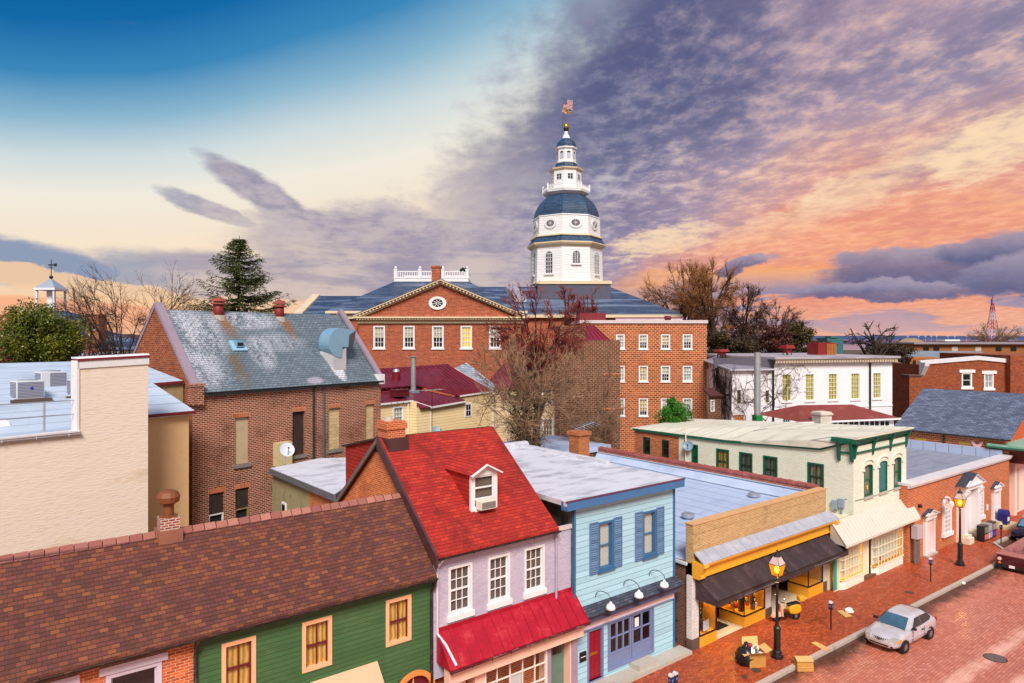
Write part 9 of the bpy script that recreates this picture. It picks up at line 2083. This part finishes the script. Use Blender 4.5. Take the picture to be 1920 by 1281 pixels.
mb = MB(); mb.tube([(.62,0,.25), (.47,0,1.0), (.45,0,1.05)], .035, 8); mb.tube([(.40,-.34,1.06), (.48,-.15,1.06), (.48,.15,1.06), (.40,.34,1.06)], .022, 6); t.part('handlebar', mb, BLACKM, uv=False)
mb = MB(); mb.ball((.54,0,1.0), .10, 10, 6); t.part('headlight', mb, LENS, smooth=True, uv=False)
for y in (-.3, .3): mb = MB(); mb.tube([(.42,y,1.06), (.44,y*1.1,1.22)], .01, 4); mb.ball((.44,y*1.1,1.26), .06, 8, 5); t.part('mirror', mb, GALV, uv=False)
mb = MB(); mb.hexa([(-.68,-.15,.84),(.0,-.14,.78),(.0,.14,.78),(-.68,.15,.84),(-.68,-.14,.93),(-.05,-.12,.88),(-.05,.12,.88),(-.68,.14,.93)]); t.part('seat', mb, plain('black_seat', '#17151a', .4, .1), bev=.04, uv=False)
mb = MB(); mb.box(-1.0, -.66, -.18, .18, .92, 1.22); t.part('top_box', mb, YS, bev=.09, uv=False)
mb = MB(); mb.lathe((-.4, -.2, .58), [(.05,-.02),(.05,.02)], 10); q = MB(); q.poly(*[(-.45+.06*cos(2*pi*j/12), -.197, .62+.06*sin(2*pi*j/12)) for j in range(12)]); t.part('badge', q, WHITE, uv=False)
t.e.location = sp; t.e.rotation_euler = (0, 0, ang); t.e.scale = (1.0, 1.0, 1.0)
# ---------------------------------------------------------------- trash by the lamp
CARD = plain('cardboard', '#b8843c', .85, .2, 3); CARD2 = plain('cardboard_pale', '#d2a468', .85, .15, 3)
bp = F0.Z(1436, 1251, 0); t = Thing('cardboard_box', 'open cardboard box overflowing with white paper and rubbish beside the near lamp post', 'cardboard box', (bp[0], bp[1], 0))
ux, uy = (cos(R(-30)), sin(R(-30))), (-sin(R(-30)), cos(R(-30)))
def bq(a, b, z): return (bp[0]+ux[0]*a+uy[0]*b, bp[1]+ux[1]*a+uy[1]*b, z)
bl, bw2, bh = .75, .70, .62
mb = MB()
for (a0, b0, a1, b1) in ((-bl,0,0,0), (0,0,0,bw2), (0,bw2,-bl,bw2), (-bl,bw2,-bl,0)):
    mb.hexa([bq(a0,b0,0), bq(a1,b1,0), bq(a1*.97-.01,b1*.97+.01,0), bq(a0*.97-.01,b0*.97+.01,0), bq(a0,b0,bh), bq(a1,b1,bh), bq(a1*.97-.01,b1*.97+.01,bh), bq(a0*.97-.01,b0*.97+.01,bh)])
mb.poly(bq(-bl,0,.02), bq(0,0,.02), bq(0,bw2,.02), bq(-bl,bw2,.02)); t.part('carton', mb, CARD, uv=False)
for (a0, b0, a1, b1, da, db, dz_) in ((-bl,0,0,0, .0,-.30,.16), (0,0,0,bw2, .34,.05,.10), (-bl,bw2,-bl,0, -.25,0,-.08), (-bl,bw2,0,bw2, .1,.25,.34)):
    mb = MB(); mb.slab([bq(a0,b0,bh), bq(a1,b1,bh), bq(a1+da,b1+db,bh+dz_), bq(a0+da,b0+db,bh+dz_)], .012); t.part('flap', mb, CARD2, uv=False)
r = random.Random(9); mb = MB()
for k in range(26): a, b = r.uniform(-bl+.08, -.1), r.uniform(.08, bw2-.08); p = bq(a, b, bh*.75+r.random()*.35); leaf(mb, r, p, r.uniform(.10, .2))
t.part('paper', mb, WHITE, uv=False); mb = MB()
for k in range(5): mb.ball(bq(r.uniform(-bl+.15, -.15), r.uniform(.15, bw2-.15), bh*.7), .16, 7, 5)
t.part('rubbish', mb, plain('dark_rubbish', '#3a2a24', .7, .5, 5), uv=False)
gp = add3(bp, (-.35, .75, 0)); mb = MB(); r = random.Random(2)
for k, (rr, h) in enumerate(((.42, .0), (.46, .15), (.44, .4), (.34, .65), (.22, .8), (.10, .88))):
    pass
mb.lathe(gp, [(.40,0),(.47,.12),(.46,.35),(.38,.6),(.22,.78),(.08,.84),(.10,.92)], 14); mb.v = [(x+r.uniform(-.04,.04), y+r.uniform(-.04,.04), max(.0, z+r.uniform(-.03,.03))) for x, y, z in mb.v]
bag = solo('trash_bag', mb, plain('black_plastic', '#141418', .25, .2, 3), 'full black plastic trash bag behind the overflowing cardboard box', 'trash bag', gp, smooth=True)
mb = MB(); mb.ball(add3(gp, (.1,-.12,.80)), .12, 8, 5); solo('red_rag', mb, plain('red_cloth', '#a02438', .7, .3), 'crumpled red scrap lying on the black trash bag', 'rag', add3(gp, (.1,-.12,.68)))
k2 = F0.Z(1508, 1257, -.15); t = Thing('cardboard_box', 'closed tipped cardboard box standing in the gutter at the kerb', 'cardboard box', (k2[0], k2[1], -.15)); e_ = R(-38); ux, uy = (cos(e_), sin(e_)), (-sin(e_), cos(e_))
def bq2(a, b, z): return (k2[0]+ux[0]*a+uy[0]*b, k2[1]+ux[1]*a+uy[1]*b, z)
mb = MB(); mb.hexa([bq2(-.36,-.16,-.14), bq2(.36,-.16,-.14), bq2(.36,.24,-.14), bq2(-.36,.24,-.14), bq2(-.36,-.10,.30), bq2(.36,-.10,.30), bq2(.36,.30,.36), bq2(-.36,.30,.36)]); t.part('carton', mb, CARD, bev=.01, uv=False)
mb = MB(); mb.slab([bq2(-.36,-.16,.305), bq2(.36,-.16,.305), bq2(.36,.16,.40), bq2(-.36,.16,.40)], .012); t.part('flap', mb, CARD2, uv=False)
mb = MB(); mb.bar(bq2(-.3,-.155,.05), bq2(.34,-.155,.03), .01, .03); t.part('tape', mb, CARD2, uv=False)
mb = MB(); a, b, c, d = F0.Z(1521, 1205, .03), F0.Z(1530, 1203, .03), F0.Z(1556, 1216, .03), F0.Z(1547, 1221, .03); mb.slab([a, d, c, b], .02); solo('cardboard_sheet', mb, CARD2, 'long flat cardboard strip lying across the kerb stones', 'cardboard', add3(a, (0,0,-.02)))
mb = MB(); a, b, c, d = F0.Z(1569, 1145, .03), F0.Z(1582, 1144, .03), F0.Z(1598, 1155, .03), F0.Z(1585, 1157, .03); mb.slab([a, d, c, b], .02); solo('cardboard_sheet', mb, CARD2, 'flat cardboard piece with white wrapping in the middle of the pavement', 'cardboard', add3(a, (0,0,-.02)))
p = F0.Z(1591, 1148, 0); mb = MB(); mb.ball(add3(p, (0,0,.10)), .24, 9, 5, .5); mb.v = [(x+r.uniform(-.05,.05), y+r.uniform(-.05,.05), z+r.uniform(-.04,.04)) for x, y, z in mb.v]; solo('plastic_wrap', mb, WHITE, 'crumpled white wrapping on the flat cardboard piece', 'litter', p)
p = F0.Z(1806, 1096, -.15); mb = MB(); mb.ball(add3(p, (0,0,.08)), .13, 8, 5, .7); solo('paper_cup', mb, WHITE, 'small white scrap of litter in the far gutter', 'litter', p)
mh = F0.Z(1866, 1234, -.15); mb = MB(); mb.lathe((mh[0], mh[1], -.149), [(.42,0),(.42,.008),(.36,.01)], 28); solo('manhole_cover', mb, plain('iron_cover', '#7a6a68', .5, .3, 6, .5), 'oval looking iron manhole cover in the brick street', 'manhole cover', (mh[0], mh[1], -.149))
mb = MB(); mb.lathe((mh[0], mh[1], -.1495), [(.47,0),(.47,.005),(.42,.006)], 28); solo('manhole_ring', mb, plain('iron_ring', '#2c2422', .6, .2), 'dark ring set round the iron manhole cover', 'manhole ring', (mh[0], mh[1], -.149))
for px, py, lab, rr in ((1418, 1257, 'round valve cover on the pavement left of the gutter box', .22), (1396, 1269, 'smaller round valve cover near the bottom edge', .13), (1705, 1111, 'round valve cover near the meter by the pale green shops', .24)):
    p = F0.Z(px, py, 0); mb = MB(); mb.lathe((p[0], p[1], .003), [(rr,0),(rr,.008),(rr*.55,.01)], 18); solo('valve_cover', mb, plain('valve_iron%d' % px, '#4a3a30', .6, .3, 5), lab, 'valve cover', (p[0], p[1], .003), None, 'valve covers on the pavement')
# ---------------------------------------------------------------- newspaper boxes and mailbox before the bank
n0, n1 = FF.Z(1843, 995, 0), FF.Z(1870, 983, 0)
ncol = ['#1a1a1e', '#8a8480', '#17171c']; nlab = ['big black newspaper box at the left of the row of three', 'grey newspaper box in the middle of the row of three', 'dark newspaper box with purple front next to the stone steps']
for k in range(3):
    y = 18.55; xa_, xb_ = FF.Y(1846, 985, y)[0], FF.Y(1869, 985, y)[0]; wd = (xb_-xa_)/3-.04; x = xa_+(wd+.04)*k
    t = Thing('newspaper_box', nlab[k], 'newspaper box', (x, y, 0), FF, 'newspaper boxes before the bank'); mb = MB(); mb.box(x, x+wd, y, y+.5, .08, 1.12); t.part('case', mb, plain('news_case%d' % k, ncol[k], .35, .15), bev=.02)
    mb = MB(); mb.box(x+.05, x+wd-.05, y-.012, y, .62, 1.05); t.part('window', mb, plain('news_window%d' % k, ('#8a7f7c','#b8b0ac','#a49a98')[k], .2, .3, 6))
    mb = MB(); mb.box(x+.05, x+wd-.05, y-.012, y, .18, .52); t.part('front_card', mb, plain('news_card%d' % k, ('#d86a78','#cfc8c4','#6a3aa0')[k], .5, .3, 5))
    mb = MB()
    for i in (.04, wd-.10): mb.box(x+i, x+i+.06, y+.04, y+.46, 0, .08)
    t.part('feet', mb, BLACKM)
y = 18.9; x = FF.Y(1891, 965, y)[0]; t = Thing('mailbox', 'round topped dark blue mailbox at the right end of the brick bank', 'mailbox', (x, y, 0), FF); NB = plain('mailbox_blue', '#16246e', .35, .15, 2)
mb = MB(); pr = [(x-.38, .28), (x+.38, .28), (x+.38, .95)] + [(x+.38*cos(pi*k/10), .95+.38*sin(pi*k/10)) for k in range(1, 10)] + [(x-.38, .95)]; mb.prism([(a, y, z) for a, z in pr], (0, .62, 0)); t.part('body', mb, NB, bev=.015)
for i in (-.32, .26):
    for j in (.04, .52): mb = MB(); mb.box(x+i, x+i+.06, y+j, y+j+.06, 0, .28); t.part('leg', mb, NB)
mb = MB(); mb.box(x-.22, x+.20, y-.012, y, .52, .80); t.part('notice', mb, WHITE); mb = MB(); mb.box(x-.22, x+.22, y-.03, y+.01, 1.02, 1.10); t.part('pull_door', mb, plain('mailbox_pull', '#0f184c', .4, .1))
# ---------------------------------------------------------------- leaf litter
mb = MB(); r = random.Random(8)
for k in range(700):
    x = r.uniform(19, 62)
    if r.random() < .45: y = kerb_y(x)-KW-abs(r.gauss(0, .35)); z = -.14
    else: y = kerb_y(x)+r.uniform(.05, 3.2); z = .008
    leaf(mb, r, (x, y, z), r.uniform(.02, .05), nrm((r.uniform(-.3,.3), r.uniform(-.3,.3), 1)))
ground('fallen_leaves', mb, plain('dry_leaves', '#6a4426', .9, .6, .8), 'stuff', 'small dry leaves scattered on the pavement and gutter', uv=False)
